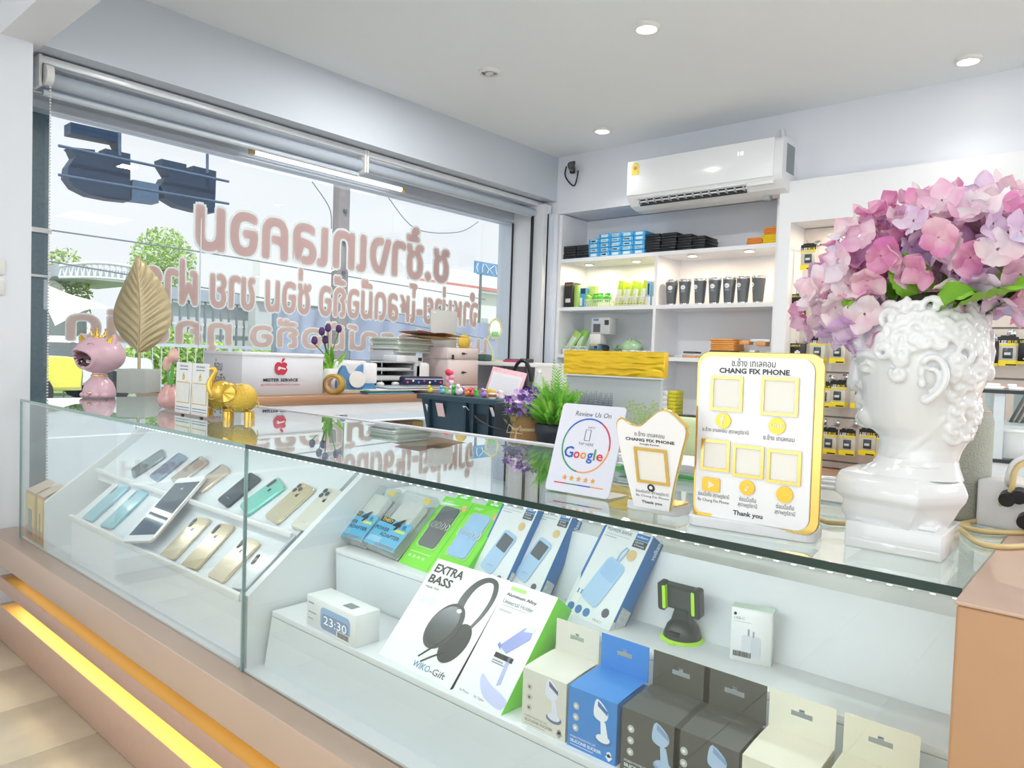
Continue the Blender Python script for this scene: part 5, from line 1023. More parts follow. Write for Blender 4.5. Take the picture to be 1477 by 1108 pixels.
# --- papers behind the signs
t=thing('paper_pile','loose white papers with a green folder lying behind the small shield sign','papers',(onz(930,708,-.2).x,1.19,-.2)); rnd=random.Random(11)
part(t,'folder',B().box((-.16,-.05,0),(.10,.09,.006),.001,seg=1),M('#4fae5a',.4))
for k in range(6): part(t,'sheet',B().box((-.15,-.045,.006+.003*k),(.07,.08,.0085+.003*k),m=Matrix.Rotation(rnd.uniform(-.15,.15),4,'Z')),M('#e3e5ea',.6,var=.02))
part(t,'peach_ball',B().sph((.088,.03,.030),.016,16,10),M('#e8a08c',.5)) if 0 else None
p=onz(996,668,-.17); solo('rubber_ball',B().sph((0,0,.016),.016,18,12),M('#e39a84',.5),'small peach coloured ball between the two gold signs','ball',mat=Matrix.Translation((onz(993,700,-.2).x,1.25,-.2)))
# ================================================================ bust vase
YC=.912
def bp(px,py,dy=0): v=ony(px,py,YC); return Vector((v.x,YC+dy,v.z))
rows=[(443,1290,1404,.044),(452,1268,1416,.052),(470,1250,1425,.057),(490,1238,1429,.060),(510,1236,1430,.061),(530,1240,1427,.059),(550,1241,1421,.056),(568,1242,1411,.052),(585,1243,1409,.048),(600,1243,1408,.044),(610,1247,1405,.041),(618,1258,1402,.038),(627,1268,1398,.035),(640,1269,1389,.034),(655,1266,1383,.035),(664,1258,1384,.040)]
b=B(); n=36; vs=[]; 
def sect(py,fx,bxk,d,pw=1.0,sq=2.0):
    A=bp(fx,py);E=bp(bxk,py); c=(A.x+E.x)/2; r=(E.x-A.x)/2; o=[]
    for i in range(n):
        a=2*PI*i/n; ca,sa=math.cos(a),math.sin(a); k=(abs(ca)**sq+abs(sa)**sq)**(-1/sq); X=c+r*ca*k; Yv=YC+d*sa*k*(1-.28*max(0,-ca)**1.5*pw); o.append((X,Yv,A.z if 1 else 0))
    return o
rows2=rows[::-1]
for r_ in rows2: vs+=sect(*r_)
N=len(rows2); b.add(vs,[(k*n+i,k*n+(i+1)%n,(k+1)*n+(i+1)%n,(k+1)*n+i) for k in range(N-1) for i in range(n)]+[list(range(n))[::-1],[(N-1)*n+i for i in range(n)]],True)
def S(px,py,dy,r,sc=(1,1,1)):
    v=bp(px,py,dy); b.sph(tuple(v),r,14,9,sc)
for i in range(9): u=i/8; S(1236-5.5*u,519+34*u,0,.0055+.0021*u,(1,.9,1.25))
def TB(pts,r,sd): b.tube([tuple(bp(x,y,sd*d)) for x,y,d in pts],r,8)
S(1239,512,0,.0075,(1,2.6,.9)); S(1240,572,0,.0048,(1.1,2.5,1)); S(1238,576,0,.0050,(1,2.0,.75)); S(1241,586,0,.0056,(1,2.1,.8)); S(1250,603,0,.0125,(1,1.3,.9)); S(1262,608,0,.013,(1.1,1.5,.7)); S(1241,560,0,.0062,(1,1.7,.8))
for s in (-1,1):
    S(1234,558,s*.0062,.0052); S(1262,530,s*.0285,.0078,(1,1,.9)); S(1262,600,s*.014,.012,(1.3,.9,1))
    TB([(1240,516,.014),(1250,513,.028),(1264,512,.038),(1282,517,.045)],[.0060,.0056,.0050,.0035],s)
    TB([(1248,531,.0265),(1255,525.5,.034),(1264,524,.0385),(1276,530,.041)],.0022,s); TB([(1248,531,.0265),(1257,536,.0335),(1266,536.5,.0375),(1276,530,.041)],.0018,s); TB([(1240,556,.012),(1246,553,.016),(1246,560,.015)],.0026,s)
    TB([(1236,578.5,.004),(1244,580,.012),(1249,581,.016)],.0018,s)
    e=[(1346,542),(1349,527),(1358,518),(1370,519),(1379,530),(1381,546),(1375,560),(1364,571),(1352,578),(1346,572)]
    b.tube([tuple(bp(q[0],q[1],s*(.0625-.004*(q[0]<1350)))) for q in cat(e,4,False)],.0036,8)
    b.tube([tuple(bp(q[0],q[1],s*.060)) for q in cat([(1356,534),(1366,534),(1371,544),(1367,558),(1357,565)],4,False)],.0028,8); S(1352,575,s*.059,.0055,(1,.8,1.1)); S(1347,552,s*.059,.0045,(1,.8,1.4))
rnd=random.Random(21)
def curl(px,py,s,rr_,tr_,ph):
    fx,bk,d=None,None,None
    for k in range(len(rows)-1):
        if rows[k][0]<=py<=rows[k+1][0]:
            u=(py-rows[k][0])/(rows[k+1][0]-rows[k][0]); fx=rows[k][1]*(1-u)+rows[k+1][1]*u; bk=rows[k][2]*(1-u)+rows[k+1][2]*u; d=rows[k][3]*(1-u)+rows[k+1][3]*u
    if fx is None: return
    q=max(-.98,min(.98,(px-(fx+bk)/2)/((bk-fx)/2))); dd=d*math.sqrt(1-q*q); O=bp(px,py,s*dd); nx=Vector((q*.8,s*math.sqrt(1-q*q),0)).normalized(); tx=nx.orthogonal().normalized(); ty=nx.cross(tx); P=[]
    for i in range(15):
        a=ph+i*.55; r=rr_*(1-.055*i); P.append(tuple(O+tx*r*math.cos(a)+ty*r*math.sin(a)+nx*(.001+.00035*i)))
    b.tube(P,[tr_*(1-.03*i) for i in range(15)],6)
for py in range(452,545,14):
    for px in range(1262,1432,19):
        if px<1296-max(0,(500-py))*.3: continue
        if py>515 and px<1318: continue
        if py>496 and 1332<px<1392: continue
        for s in (-1,1): curl(px+rnd.uniform(-5,5),py+rnd.uniform(-4,4),s,rnd.uniform(.0085,.0125),.0044,rnd.random()*6)
for py in range(545,640,12):
    for px in range(1388,1412,14):
        for s in (-1,1): curl(px+rnd.uniform(-4,4)-max(0,py-600)*.3,py,s,rnd.uniform(.006,.009),.0036,rnd.random()*6)
for py,px in ((470,1258),(484,1248),(497,1243),(456,1278)):
    for s in (-.4,.4,0): b.sph(tuple(bp(px,py,s*.05)),.0085,10,8)
for s in (-1,1): b.tube([tuple(bp(1372,600,s*.034)),tuple(bp(1335,635,s*.032)),tuple(bp(1295,664,s*.026))],.0050,8)
ms=thing('bust_vase','glossy white classical head bust vase with curly hair on a square foot','vase',tuple(bp(1300,800)))
cer=M('#e9ebed',.12,var=0,coat=.6)
hd=part(ms,'head',b,cer,True); md=hd.modifiers.new('fuse','REMESH'); md.mode='VOXEL'; md.voxel_size=.0017; md.use_smooth_shade=True; sm_=hd.modifiers.new('soft','SMOOTH'); sm_.factor=.5; sm_.iterations=2
b=B(); vs=[]; n=4
def blk(py,fx,bxk,d0,d1): A=bp(fx,py);E=bp(bxk,py); return [(A.x,YC-d0,A.z),(A.x+(E.x-A.x)*.70,YC-d0-.012,A.z-.002),(E.x,YC-d0*.2,A.z),(E.x-.01,YC+d1,A.z),(A.x,YC+d1,A.z)]
lv=[(672,1226,1388,.035,.035),(678,1223,1394,.042,.042),(692,1221,1401,.046,.046),(702,1221,1397,.046,.046),(712,1232,1389,.042,.042),(726,1227,1380,.040,.040),(740,1232,1370,.036,.036),(752,1236,1366,.034,.034)][::-1]
for q in lv: vs+=blk(*q)
n=5;N=len(lv); bb2=bmesh.new(); V=[bb2.verts.new(v) for v in vs]
for k in range(N-1):
    for i in range(n): bb2.faces.new([V[k*n+i],V[k*n+(i+1)%n],V[(k+1)*n+(i+1)%n],V[(k+1)*n+i]])
bb2.faces.new([V[i] for i in range(n)][::-1]); bb2.faces.new([V[(N-1)*n+i] for i in range(n)]); bmesh.ops.bevel(bb2,geom=bb2.edges[:],offset=.0022,segments=3,affect='EDGES',profile=.5); b.bm(bb2,True)
A=bp(1262,664);E=bp(1386,664); vs=[];nn=24
for (py,f_,k_,d) in ((676,1236,1392,.043),(670,1248,1389,.040),(664,1260,1386,.038),(655,1266,1384,.035)):
    A=bp(f_,py);E=bp(k_,py)
    for i in range(nn): a=2*PI*i/nn; vs.append(((A.x+E.x)/2+(E.x-A.x)/2*math.cos(a),YC+d*math.sin(a),A.z))
b.add(vs,[(k*nn+i,k*nn+(i+1)%nn,(k+1)*nn+(i+1)%nn,(k+1)*nn+i) for k in range(3) for i in range(nn)],True)
part(ms,'chest',b,cer,True)
P0=onz(1217,787,-.2);P1=onz(1358,813,-.2); zt=rp(1220,750,(0,P0.y,0),(0,1,0)).z
part(ms,'foot',B().box((P0.x,P0.y,-.2),(P1.x,P0.y+.10,zt),.002),cer,True); part(ms,'foot_step',B().box((P0.x+.008,P0.y+.008,zt),(P1.x-.008,P0.y+.09,zt+.006),.002),cer,True)
# ---------------------------------------------------------------- hydrangea bouquet
def petalmat(name,cols):
    m=bpy.data.materials.new(name); m.use_nodes=True; n=m.node_tree; pb=n.nodes['Principled BSDF']; pb.inputs['Roughness'].default_value=.6
    tc=n.nodes.new('ShaderNodeTexCoord'); oi=n.nodes.new('ShaderNodeObjectInfo'); nz=n.nodes.new('ShaderNodeTexNoise'); nz.inputs['Scale'].default_value=28; nz.noise_dimensions='4D'
    n.links.new(tc.outputs['Object'],nz.inputs['Vector']); mu=n.nodes.new('ShaderNodeMath'); mu.operation='MULTIPLY'; mu.inputs[1].default_value=20; n.links.new(oi.outputs['Random'],mu.inputs[0]); n.links.new(mu.outputs[0],nz.inputs['W'])
    cr=n.nodes.new('ShaderNodeValToRGB'); el=cr.color_ramp.elements; el[0].position=.3; el[0].color=lin(cols[0]); el[1].position=.72; el[1].color=lin(cols[-1])
    for i,c in enumerate(cols[1:-1]): e=el.new(.3+.42*(i+1)/(len(cols)-1)); e.color=lin(c)
    n.links.new(nz.outputs['Fac'],cr.inputs[0]); n.links.new(cr.outputs[0],pb.inputs['Base Color'])
    tl=n.nodes.new('ShaderNodeBsdfTranslucent'); n.links.new(cr.outputs[0],tl.inputs[0]); mx=n.nodes.new('ShaderNodeMixShader'); mx.inputs[0].default_value=.3; out=n.nodes['Material Output']
    n.links.new(pb.outputs[0],mx.inputs[1]); n.links.new(tl.outputs[0],mx.inputs[2]); n.links.new(mx.outputs[0],out.inputs[0]); return m
PM=[petalmat('petal_pink',['#dd96cf','#f0bcdc','#f7dce9','#f1e6f3']),petalmat('petal_pale',['#f5cadb','#f8e3ea','#f8eff3','#e3dcf2']),petalmat('petal_rose',['#dd7cc0','#ec9fca','#f5c9dc','#fae0e6']),petalmat('petal_lilac',['#d9aee4','#ebcdee','#f3e2f4','#c5cdf0'])]
def floret_mesh(seed):
    rnd=random.Random(seed); b=B()
    for k in range(4):
        a0=PI/2*k+rnd.uniform(-.15,.15); tilt=rnd.uniform(.05,.6); Lp=rnd.uniform(.019,.024); Wp=Lp*rnd.uniform(.50,.60); M4=Matrix.Rotation(a0,4,'Z')@Matrix.Rotation(-tilt,4,'Y')
        def f(u,v):
            r=.0015+Lp*v; wd=Wp*math.sin(PI*min(1,.10+.84*v)**.85); return M4@Vector((r*math.cos((u-.5)*.2),(u-.5)*2*wd,.004*v*v-.010*abs(u-.5)**2*4*.35+.0012*math.sin(v*9+u*5)+.0006*k))
        b.grid(f,5,6)
    return b.mesh('floret')
FM=[]
for i in range(8): me=floret_mesh(i); me.materials.append(PM[i%4]); FM.append(me)
eye=B().sph((0,0,.002),.0018,8,6).mesh('floret_eye'); eye.materials.append(M('#dfd98a',.6))
bq=thing('hydrangea_bouquet','large bunch of pink and lilac hydrangeas with green leaves in the bust vase','flowers',tuple(bp(1335,440)))
rnd=random.Random(5)
clusters=[(1218,432,0,.050,19),(1262,372,-.012,.050,19),(1322,338,.03,.050,18),(1372,352,-.02,.054,20),(1437,368,-.012,.058,22),(1290,420,.035,.040,12),(1490,385,.01,.05,14),(1243,455,-.02,.032,9),(1420,330,.045,.048,14)]
for ci,(px,py,dy,rad,nf) in enumerate(clusters):
    nf=int(nf*1.5)
    c=ony(px,py,YC+dy); c.y=YC+dy
    core=part(bq,'flower_head',B().sph(tuple(c),rad*.42,12,8),M('#c79fc0',.8),True)
    for i in range(nf):
        ph=math.acos(1-2*(i+.5)/nf); th=PI*(1+5**.5)*i+ci
        dv=Vector((math.cos(th)*math.sin(ph),math.sin(th)*math.sin(ph),math.cos(ph))); dv+=Vector((rnd.uniform(-.15,.15),rnd.uniform(-.15,.15),rnd.uniform(-.15,.15))); dv.normalize()
        Mx=Matrix.Translation(c+dv*rad*rnd.uniform(.80,1.02))@dv.to_track_quat('Z','Y').to_matrix().to_4x4()@Matrix.Rotation(rnd.random()*6,4,'Z')@Matrix.Rotation(rnd.uniform(-.35,.35),4,'X')
        o=bpy.data.objects.new('floret',FM[rnd.randrange(8)]); C.objects.link(o); o.parent=core; o.matrix_parent_inverse=Matrix.Identity(4); o.matrix_basis=mw(bq).inverted()@Mx
        if i%2==0: pass
part(bq,'stem',B().tube([tuple(bp(1345,470)),tuple(bp(1330,430,.01)),tuple(bp(1262,372))],.003,6).tube([tuple(bp(1350,470)),tuple(bp(1372,352))],.003,6).tube([tuple(bp(1355,470)),tuple(bp(1437,368))],.003,6).tube([tuple(bp(1340,470)),tuple(bp(1218,432))],.003,6),M('#6c8f3c',.6),True,kind='stuff')
def bigleaf(a,c,up,wd,col='#7fb83a'):
    A=Vector(a);Cc=Vector(c);d=(Cc-A); Ln=d.length; y=d.normalized(); upv=Vector(up); x=y.cross(upv).normalized(); z=x.cross(y)
    def f(u,v):
        s=math.sin(PI*min(1,v*.97+.02))**.75; e=wd*s*(1+.05*math.sin(v*60)); k=(u-.5)*2
        return A+y*Ln*v+x*e*k+z*(.35*abs(k)*wd*s-.25*Ln*(v-.5)**2+.0012*math.cos(abs(k)*14-v*34)+.004*math.sin(v*7+k*3))
    return B().grid(f,14,26)
lm=M('#7cb52f',.45,var=.18,scale=30); ld=M('#5b8f2a',.5,var=.15,scale=30)
for A,Cc,up,wd,m_ in ((bp(1350,445,-.02),bp(1300,370,-.045),(.2,-1,0),.020,lm),(bp(1365,445,-.03),bp(1500,415,-.06),(0,-.6,1),.030,lm),(bp(1345,447,-.035),bp(1420,428,-.075),(0,-1,.5),.016,lm),(bp(1390,440,.0),bp(1500,400,.0),(0,-.7,.7),.035,ld),(bp(1330,445,0),bp(1290,415,-.04),(0,-1,.3),.018,ld),(bp(1240,450,-.05),bp(1250,440,-.06),(0,-1,.3),.006,lm)):
    part(bq,'leaf',bigleaf(A,Cc,up,wd),m_,True)
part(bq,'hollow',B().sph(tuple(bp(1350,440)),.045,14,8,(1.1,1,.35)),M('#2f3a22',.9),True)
# ================================================================ speaker, adaptor, cable behind the bust
p=onz(1385,752,-.2); t=thing('mesh_speaker','grey green cylindrical mesh speaker standing behind the bust','speaker',(p.x,1.16,-.2)); x=ony(1383,700,1.16).x; t.location.x=x-.012
MWD[t.name]=Matrix.Translation((x-.012,1.16,-.2))
part(t,'mesh_body',B().lathe([(.047,0),(.049,.004),(.049,.135),(.044,.150),(.032,.158),(.001,.160)],40,None,True),M('#a9aca0',.8,bump=.6,scale=420,var=.2)); part(t,'seam',B().lathe([(.0455,.148),(.0460,.149),(.0455,.150)],40,None,False),M('#c79e8c',.5)); part(t,'base_ring',B().lathe([(.050,0),(.050,.004)],40,None,True),M('#84877d',.6))
x=ony(1455,740,1.12).x
t=thing('power_adaptor','white multi plug adaptor with black plugs standing at the right edge','adaptor',(x,1.14,-.2))
part(t,'adaptor_body',B().box((-.030,-.03,0),(.08,.05,.062),.004,m=Matrix.Rotation(R(-14),4,'Z')),M('#ececee',.3)); 
for a,c in ((.0,.045),(.02,.020),(.045,.046),(.012,.050)): part(t,'plug',B().cyl((a,-.034,c),(a,-.050,c-.003),.009,14),black)
part(t,'side_print',B().box((-.0385,-.015,.015),(-.0375,.01,.05),m=Matrix.Rotation(R(-14),4,'Z')),M('#8d9196',.5,var=.5,scale=200))
cabm=M('#dcc68d',.35)
def cable(pts,label,m=cabm,r=.0035): solo('usb_cable',B().tube([tuple(q) for q in cat([tuple(v) for v in pts],8,False)],r,8),m,label,'cable')
zc=-.196
cable([onz(1172,742,zc),onz(1190,752,zc),onz(1220,755,zc),Vector((-.16,1.08,zc)),onz(1382,757,zc)+Vector((0,.0,0)),onz(1420,752,zc)+Vector((0,0,.005)),ony(1455,715,1.10),ony(1466,676,1.10),ony(1490,664,1.12)],'thick cream cable rising in a loop at the right edge')
cable([onz(1383,758,zc),onz(1420,767,zc),onz(1477,768,zc),onz(1530,765,zc)],'cream cable running flat to the right edge')
cable([onz(1383,762,zc),onz(1410,783,zc),onz(1445,789,zc),onz(1490,787,zc),onz(1540,785,zc)],'lower cream cable lying across the counter joint')
cable([ony(1454,700,1.11),ony(1453,690,1.10),ony(1462,668,1.10),ony(1490,655,1.12)],'white cable looping above the power adaptor',M('#e6e7e8',.3),.003)
t=thing('clear_tray','clear plastic tray lying behind the large gold framed sign','tray',(onz(1200,735,-.2).x,1.17,-.2))
part(t,'tray_floor',B().rbox(-.06,-.05,.09,.05,0,.003,.01,5),M('#d9dcdf',.2)); part(t,'tray_rim',B().tube([(a,c,.022) for a,c in rr(-.062,-.052,.092,.052,.014,5)]+[(.092,-.038,.022)],.0032,8),M('#eef0f1',.2))
part(t,'tray_wall',B().add([(a,c,z) for z in (.002,.022) for a,c in rr(-.061,-.051,.091,.051,.012,5)],[(i,(i+1)%24,24+(i+1)%24,24+i) for i in range(24)],True),CLEARP)
t=solo('blue_cup',B().lathe([(.016,0),(.018,.004),(.021,.045),(.0195,.045),(.017,.006)],20,None,False),M('#b9d0f0',.2),'pale blue cup half hidden behind the mesh speaker','cup',mat=Matrix.Translation((ony(1410,740,1.24).x-.006,1.24,-.2)))
# ================================================================ left group on the counter
def locz(px,py): return onz(px,py,-.2)
# cat figure
p=locz(143,574); fd=p.dot(CF); s_=fd/FPX  # metres per pixel at that depth
t=thing('laughing_cat_figure','pink laughing cat figure with gold crown holding sweets in its mouth','figurine',tuple(p),rz=R(38)); pk=M('#d9b3c0',.3,coat=.3,var=.01)
H=97*s_
part(t,'cat_body',B().lathe([(.001,0),(.052,.0),(.056,.012),(.053,.035),(.044,.058),(.030,.074),(.024,.085),(.024,.095)],36,None,False),pk)
for a in (-.9,-.3,.3,.9): part(t,'paw',B().sph((.047*math.sin(a)*1.0,-.047*math.cos(a),.012),.016,14,9,(1,1.1,.75)),pk)
part(t,'collar',B().lathe([(.0265,.080),(.029,.083),(.0265,.086)],32,None,False),goldm); part(t,'tail_charm',B().sph((.0,-.058,.02),.005,10,7),goldm)
md_=Vector((-.50,-.82,-.26)).normalized(); hc=Vector((.0,0,.158)); b=B(); NU,NV=96,64; KK=[]; hb=bmesh.new(); grid=[]
for j in range(NV+1):
    for i in range(NU):
        th=2*PI*i/NU; ph=PI*j/NV; v=Vector((math.sin(ph)*math.cos(th),math.sin(ph)*math.sin(th),math.cos(ph)))
        r=Vector((v.x*.088,v.y*.080,v.z*.068)); dd=v.dot(md_); 
        lx=v-md_*dd; k=math.sqrt((lx.dot(md_.cross(Vector((0,0,1))).normalized())/.66)**2+((lx.z)/.46)**2) if dd>0 else 9
        KK.append(k)
        if k<1: r=r*(1-.55*(1-k**5))
        elif k<1.25: r=r*(1+.05*math.sin((k-1)/.25*PI))
        grid.append(hc+r)
b.add(grid,[(j*NU+i,j*NU+(i+1)%NU,(j+1)*NU+(i+1)%NU,(j+1)*NU+i) for j in range(NV) for i in range(NU)],True); b.f=[f[::-1] for f in b.f]
me=b.mesh('cat_head'); me.materials.append(pk); me.materials.append(M('#6d4752',.5))
for pl_ in me.polygons:
    if max(KK[i] for i in pl_.vertices)<1.03: pl_.material_index=1
part(t,'cat_head',me,None)
rnd=random.Random(8)
for k in range(16):
    c=hc+md_*rnd.uniform(.050,.066)+md_.cross(Vector((0,0,1)))*rnd.uniform(-.034,.034)+Vector((0,0,rnd.uniform(-.016,-.004))); part(t,'sweet',B().box((-.009,-.005,-.003),(.009,.005,.003),.001,m=Matrix.Translation(c)@Matrix.Rotation(rnd.random()*3,4,(rnd.random(),rnd.random(),rnd.random()+.1))),M(('#2a2024','#e9e6e4','#5a3030','#201a1e')[k%4],.3))
for sx in (-1,1):
    part(t,'ear',B().lathe([(.021,0),(.015,.018),(.006,.034),(.001,.038)],14,Matrix.Translation(hc+Vector((sx*.050,-.01,.043)))@Matrix.Rotation(R(22*sx),4,'Y'),False),pk); part(t,'ear_lining',B().lathe([(.013,0),(.009,.014),(.001,.026)],12,Matrix.Translation(hc+Vector((sx*.050,-.021,.048)))@Matrix.Rotation(R(22*sx),4,'Y'),False),goldf)
cr_=Matrix.Translation(hc+Vector((0,-.004,.060))); part(t,'crown',B().lathe([(.020,0),(.023,.012),(.0215,.012),(.0185,.0)],20,cr_,False),goldf)
for k in range(5): a=2*PI*k/5; part(t,'crown_point',B().cyl((hc.x+.021*math.cos(a),-.004+.021*math.sin(a),hc.z+.070),(hc.x+.026*math.cos(a),-.004+.026*math.sin(a),hc.z+.092),.006,6,.0015).sph((hc.x+.026*math.cos(a),-.004+.026*math.sin(a),hc.z+.094),.004,8,6),goldf)
ez=hc.z+.037
for sx in (-1,1): part(t,'closed_eye',B().tube([(sx*.032+.012*math.cos(a)-.02,-.070-.004*math.sin(a)+.006*abs(sx*.0),ez+.006*math.sin(a)) for a in [PI*i/8 for i in range(9)]],.0013,5),M('#a9788a',.5))
# leaf ornament
p=Vector((ony(200,571,1.27).x,1.27,-.2)); fd=p.dot(CF); s_=fd/FPX
t=thing('leaf_ornament','tall bronze gold leaf sculpture on a pale square pot','ornament',tuple(p),rz=R(40)); hw=21*s_
part(t,'pot',B().box((-hw,-hw,0),(hw,hw,34*s_),.003),M('#bfc5c0',.7)); part(t,'pot_foot',B().box((-hw*.5,-hw*.5,-.0005),(hw*.5,hw*.5,.004)),M('#8f9490',.7))
bz=M('#c2b28c',.36,metal=.35,var=.10,scale=30); part(t,'stem',B().tube([(0,0,30*s_),(0,0,52*s_),(.0,0,75*s_)],.0065,8),bz)
def lf(u,v):
    k=(u-.5)*2; zz=58*s_+(197-60)*s_*v*1.0; wv=(math.sin(PI*(v**.80))**.85)*41*s_*(1 if v>.0 else 0)+.0008; bend=.012*math.sin(v*PI*1.6)*1.2
    x=k*wv*(1+.10*math.sin(v*6)*(k<0))+.006*math.sin(v*PI*1.3)-.004*v; vein=.0030*math.sin((v*1.0-abs(k)**.8*.26)*64)*min(1,abs(k)*4)*(1-abs(k)**4)
    return Vector((x,-.010*(1-abs(k))-.03*(v-.3)**2+vein+ .02*abs(k)**2,zz))
part(t,'leaf_blade',B().grid(lf,30,110),bz); part(t,'leaf_blade_back',B().grid(lambda u,v:lf(u,v)+Vector((0,.003,0)),10,30),bz); part(t,'midrib',B().tube([tuple(lf(.5,i/20)+Vector((0,-.002,0))) for i in range(20)],[.0032*(1-.04*i) for i in range(20)],6),bz)
# little tulip vase
p=locz(245,590); fd=p.dot(CF); s_=fd/FPX; gp=M('#d29f9c',.2,coat=.5)
t=thing('tulip_vase','small round pink vase with two pink tulips beside the card stand','vase',tuple(p))
part(t,'vase_body',B().lathe([(.012,0),(.030,.008),(.038,.028),(.034,.048),(.020,.066),(.0175,.075),(.0195,.078),(.015,.074)],28,None,True),gp)
def tulip(b,c,h,r,m=None): 
    b.lathe([(r*.2,0),(r*.75,h*.12),(r,h*.4),(r*.85,h*.75),(r*.45,h),(r*.3,h*.97)],14,Matrix.Translation(c),False); return b
for k,(dx,dz,hh) in enumerate(((-.018,.118,.048),(.020,.148,.044))):
    part(t,'tulip',tulip(B(),(dx,0,dz),hh,.017),petalmat('tulip_petal_%d'%k,['#e9a9b4','#f0c3bd','#f2dcc4','#f5e6c9'])); part(t,'tulip_stem',B().tube([(dx*.4,0,.06),(dx*.8,0,.09),(dx,0,dz+.004)],.003,6),M('#6fae55',.5))
for dx,h,sg in ((.008,.145,1),(-.006,.12,-1),(.016,.11,1)):
    part(t,'tulip_leaf',B().grid(lambda u,v,dx=dx,h=h,sg=sg:(dx+.016*sg*v*v+(u-.5)*.018*math.sin(PI*min(1,.15+.83*v)),-.006+.006*abs(u-.5),.07+h*.6*v),4,10),M('#5fa64c',.45,var=.15))
# narrow card stand
P=onz(240,592,-.2);Q_=onz(312,603,-.2); F,w,L=lean((252,594),(312,604),(255,521),-.196)
t=thing('card_stand','long brown footed stand holding two narrow white sign cards','sign',mat=F)
part(t,'foot',B().box((-.05,-.004,-.012),(w+.01,.0,.012)),M('#a58f87',.4))
for x0,x1,k in ((0.0,.38,0),(.405,.785,1)):
    part(t,'card',B().rbox(w*x0,0,w*x1,L*.985,-.002,0,.002,3),M('#eceef0',.3)); x_=w*x0+.006; x2=w*x1-.006
    part(t,'gold_frame',B().box((x_,L*.20,0),(x2,L*.61,.0006)),goldm); part(t,'blank_panel',B().box((x_+.003,L*.22,.0006),(x2-.003,L*.59,.001)),M('#e9e8e4',.5)); part(t,'perfume_motif',B().cyl((w*(x0+x1)/2,L*.70,0),(w*(x0+x1)/2,L*.70,.0006),.008,14).box((w*(x0+x1)/2-.003,L*.72,0),(w*(x0+x1)/2+.003,L*.79,.0006)),goldm)
    txt(t,[('ช.ช้าง เทเลคอม',w*(x0+x1)/2,L*.90,.0085,'CENTER'),('CHANG FIX PHONE',w*(x0+x1)/2,L*.84,.0058,'CENTER',.01)],txm,.0005); part(t,'fine_print',B().box((x_,L*.11,0),(x2,L*.125,.0005)).box((x_,L*.06,0),(x2,L*.072,.0005)),grey)
for dx in (.30,.75): part(t,'clip',B().box((w*dx,-.006,.010),(w*dx+.01,.0,.016)),black)
# elephants
gm2=M('#e8c055',.30,metal=.6,var=.06,scale=60); bead=M('#e0b84a',.35,metal=.5,bump=.8,var=.35,scale=300)
def elephant(px,py,hpx,rz,label):
    p=locz(px,py); k=hpx*p.dot(CF)/FPX/.14
    t=thing('elephant_figure',label,'figurine',mat=Matrix.Translation(p)@Matrix.Rotation(rz,4,'Z')@Matrix.Diagonal((k,k,k,1)),group='golden elephant figures')
    b=B().sph((.020,0,.060),.046,28,18,(1.05,.80,.92)); part(t,'elephant_body',b,bead)
    for x,y in ((-.012,-.018),(-.012,.018),(.045,-.018),(.045,.018)): part(t,'leg',B().lathe([(.0125,0),(.012,.004),(.0115,.022)],14,Matrix.Translation((x,y,0)),True),gm2)
    part(t,'elephant_head',B().sph((-.032,0,.078),.030,20,14,(.95,.95,1.05)),gm2)
    tk=cat([(-.050,0,.066),(-.062,0,.082),(-.064,0,.103),(-.056,0,.122),(-.050,0,.136),(-.057,0,.143),(-.066,0,.140)],5,False); part(t,'trunk',B().tube(tk,[.013-.0075*min(1,i/24) for i in range(len(tk))],10),gm2)
    for s in (-1,1):
        part(t,'ear',B().grid(lambda u,v,s=s:Vector((-.024+.036*v*math.cos((u-.5)*2.9),s*(.030+.012*v-.004*v*v)+.0015*math.sin(u*14)*s,.076+.026*v*math.sin((u-.5)*2.9))),14,6),gm2)
        part(t,'tusk',B().tube([(-.048,s*.010,.058),(-.058,s*.012,.055),(-.066,s*.012,.060)],[.0028,.002,.001],6),gm2); part(t,'eye',B().sph((-.046,s*.017,.072),.0022,6,5),black)
    rnd=random.Random(3); b=B()
    for _ in range(46):
        v=Vector((rnd.gauss(0,1),rnd.gauss(0,1),rnd.gauss(0,1))).normalized(); b.sph((.020+v.x*.0485,v.y*.0372,.060+v.z*.0425),.0018,6,4)
    part(t,'crystal_stud',b,M('#f3ead2',.1,metal=.3),kind='stuff'); part(t,'tail',B().tube([(.064,0,.058),(.070,0,.045),(.068,0,.032)],.0022,6),gm2)
elephant(336,604,70,R(52),'gold beaded elephant figure with raised trunk, the one in front'); elephant(306,599,66,R(52),'gold beaded elephant figure with raised trunk, half hidden behind the other')
# ================================================================ side counter under the window
ZD=-.2; XD=-2.75
t=thing('window_counter','copper edged glass counter running along the shop window','counter',(-3.07,2.4,FZ))
part(t,'worktop',B().box((-3.38,1.345,-.24),(XD,3.28,ZD),.002),M('#b58a6a',.3,metal=.3,var=.04,scale=5),True)
part(t,'front_frame',B().box((XD-.03,1.345,-.29),(XD-.005,3.28,-.24)).box((XD-.03,1.345,FZ),(XD-.005,3.28,-.68)),lamw,True)
for y in (1.36,2.02,2.66,3.26): part(t,'post',B().box((XD-.03,y-.012,-.68),(XD-.006,y+.012,-.29)),M('#9db0b8',.3),True)
part(t,'shelf',B().box((-3.36,1.36,-.42),(XD-.035,3.26,-.408)),M('#cfd8da',.2),True); part(t,'inner_floor',B().box((-3.36,1.36,-.70),(XD-.035,3.26,-.68)),lamw,True)
for a,c in ((1.372,2.008),(2.032,2.648),(2.672,3.25)): part(t,'pane',B().box((XD-.02,a,-.68),(XD-.015,c,-.29)),GLASS,True)
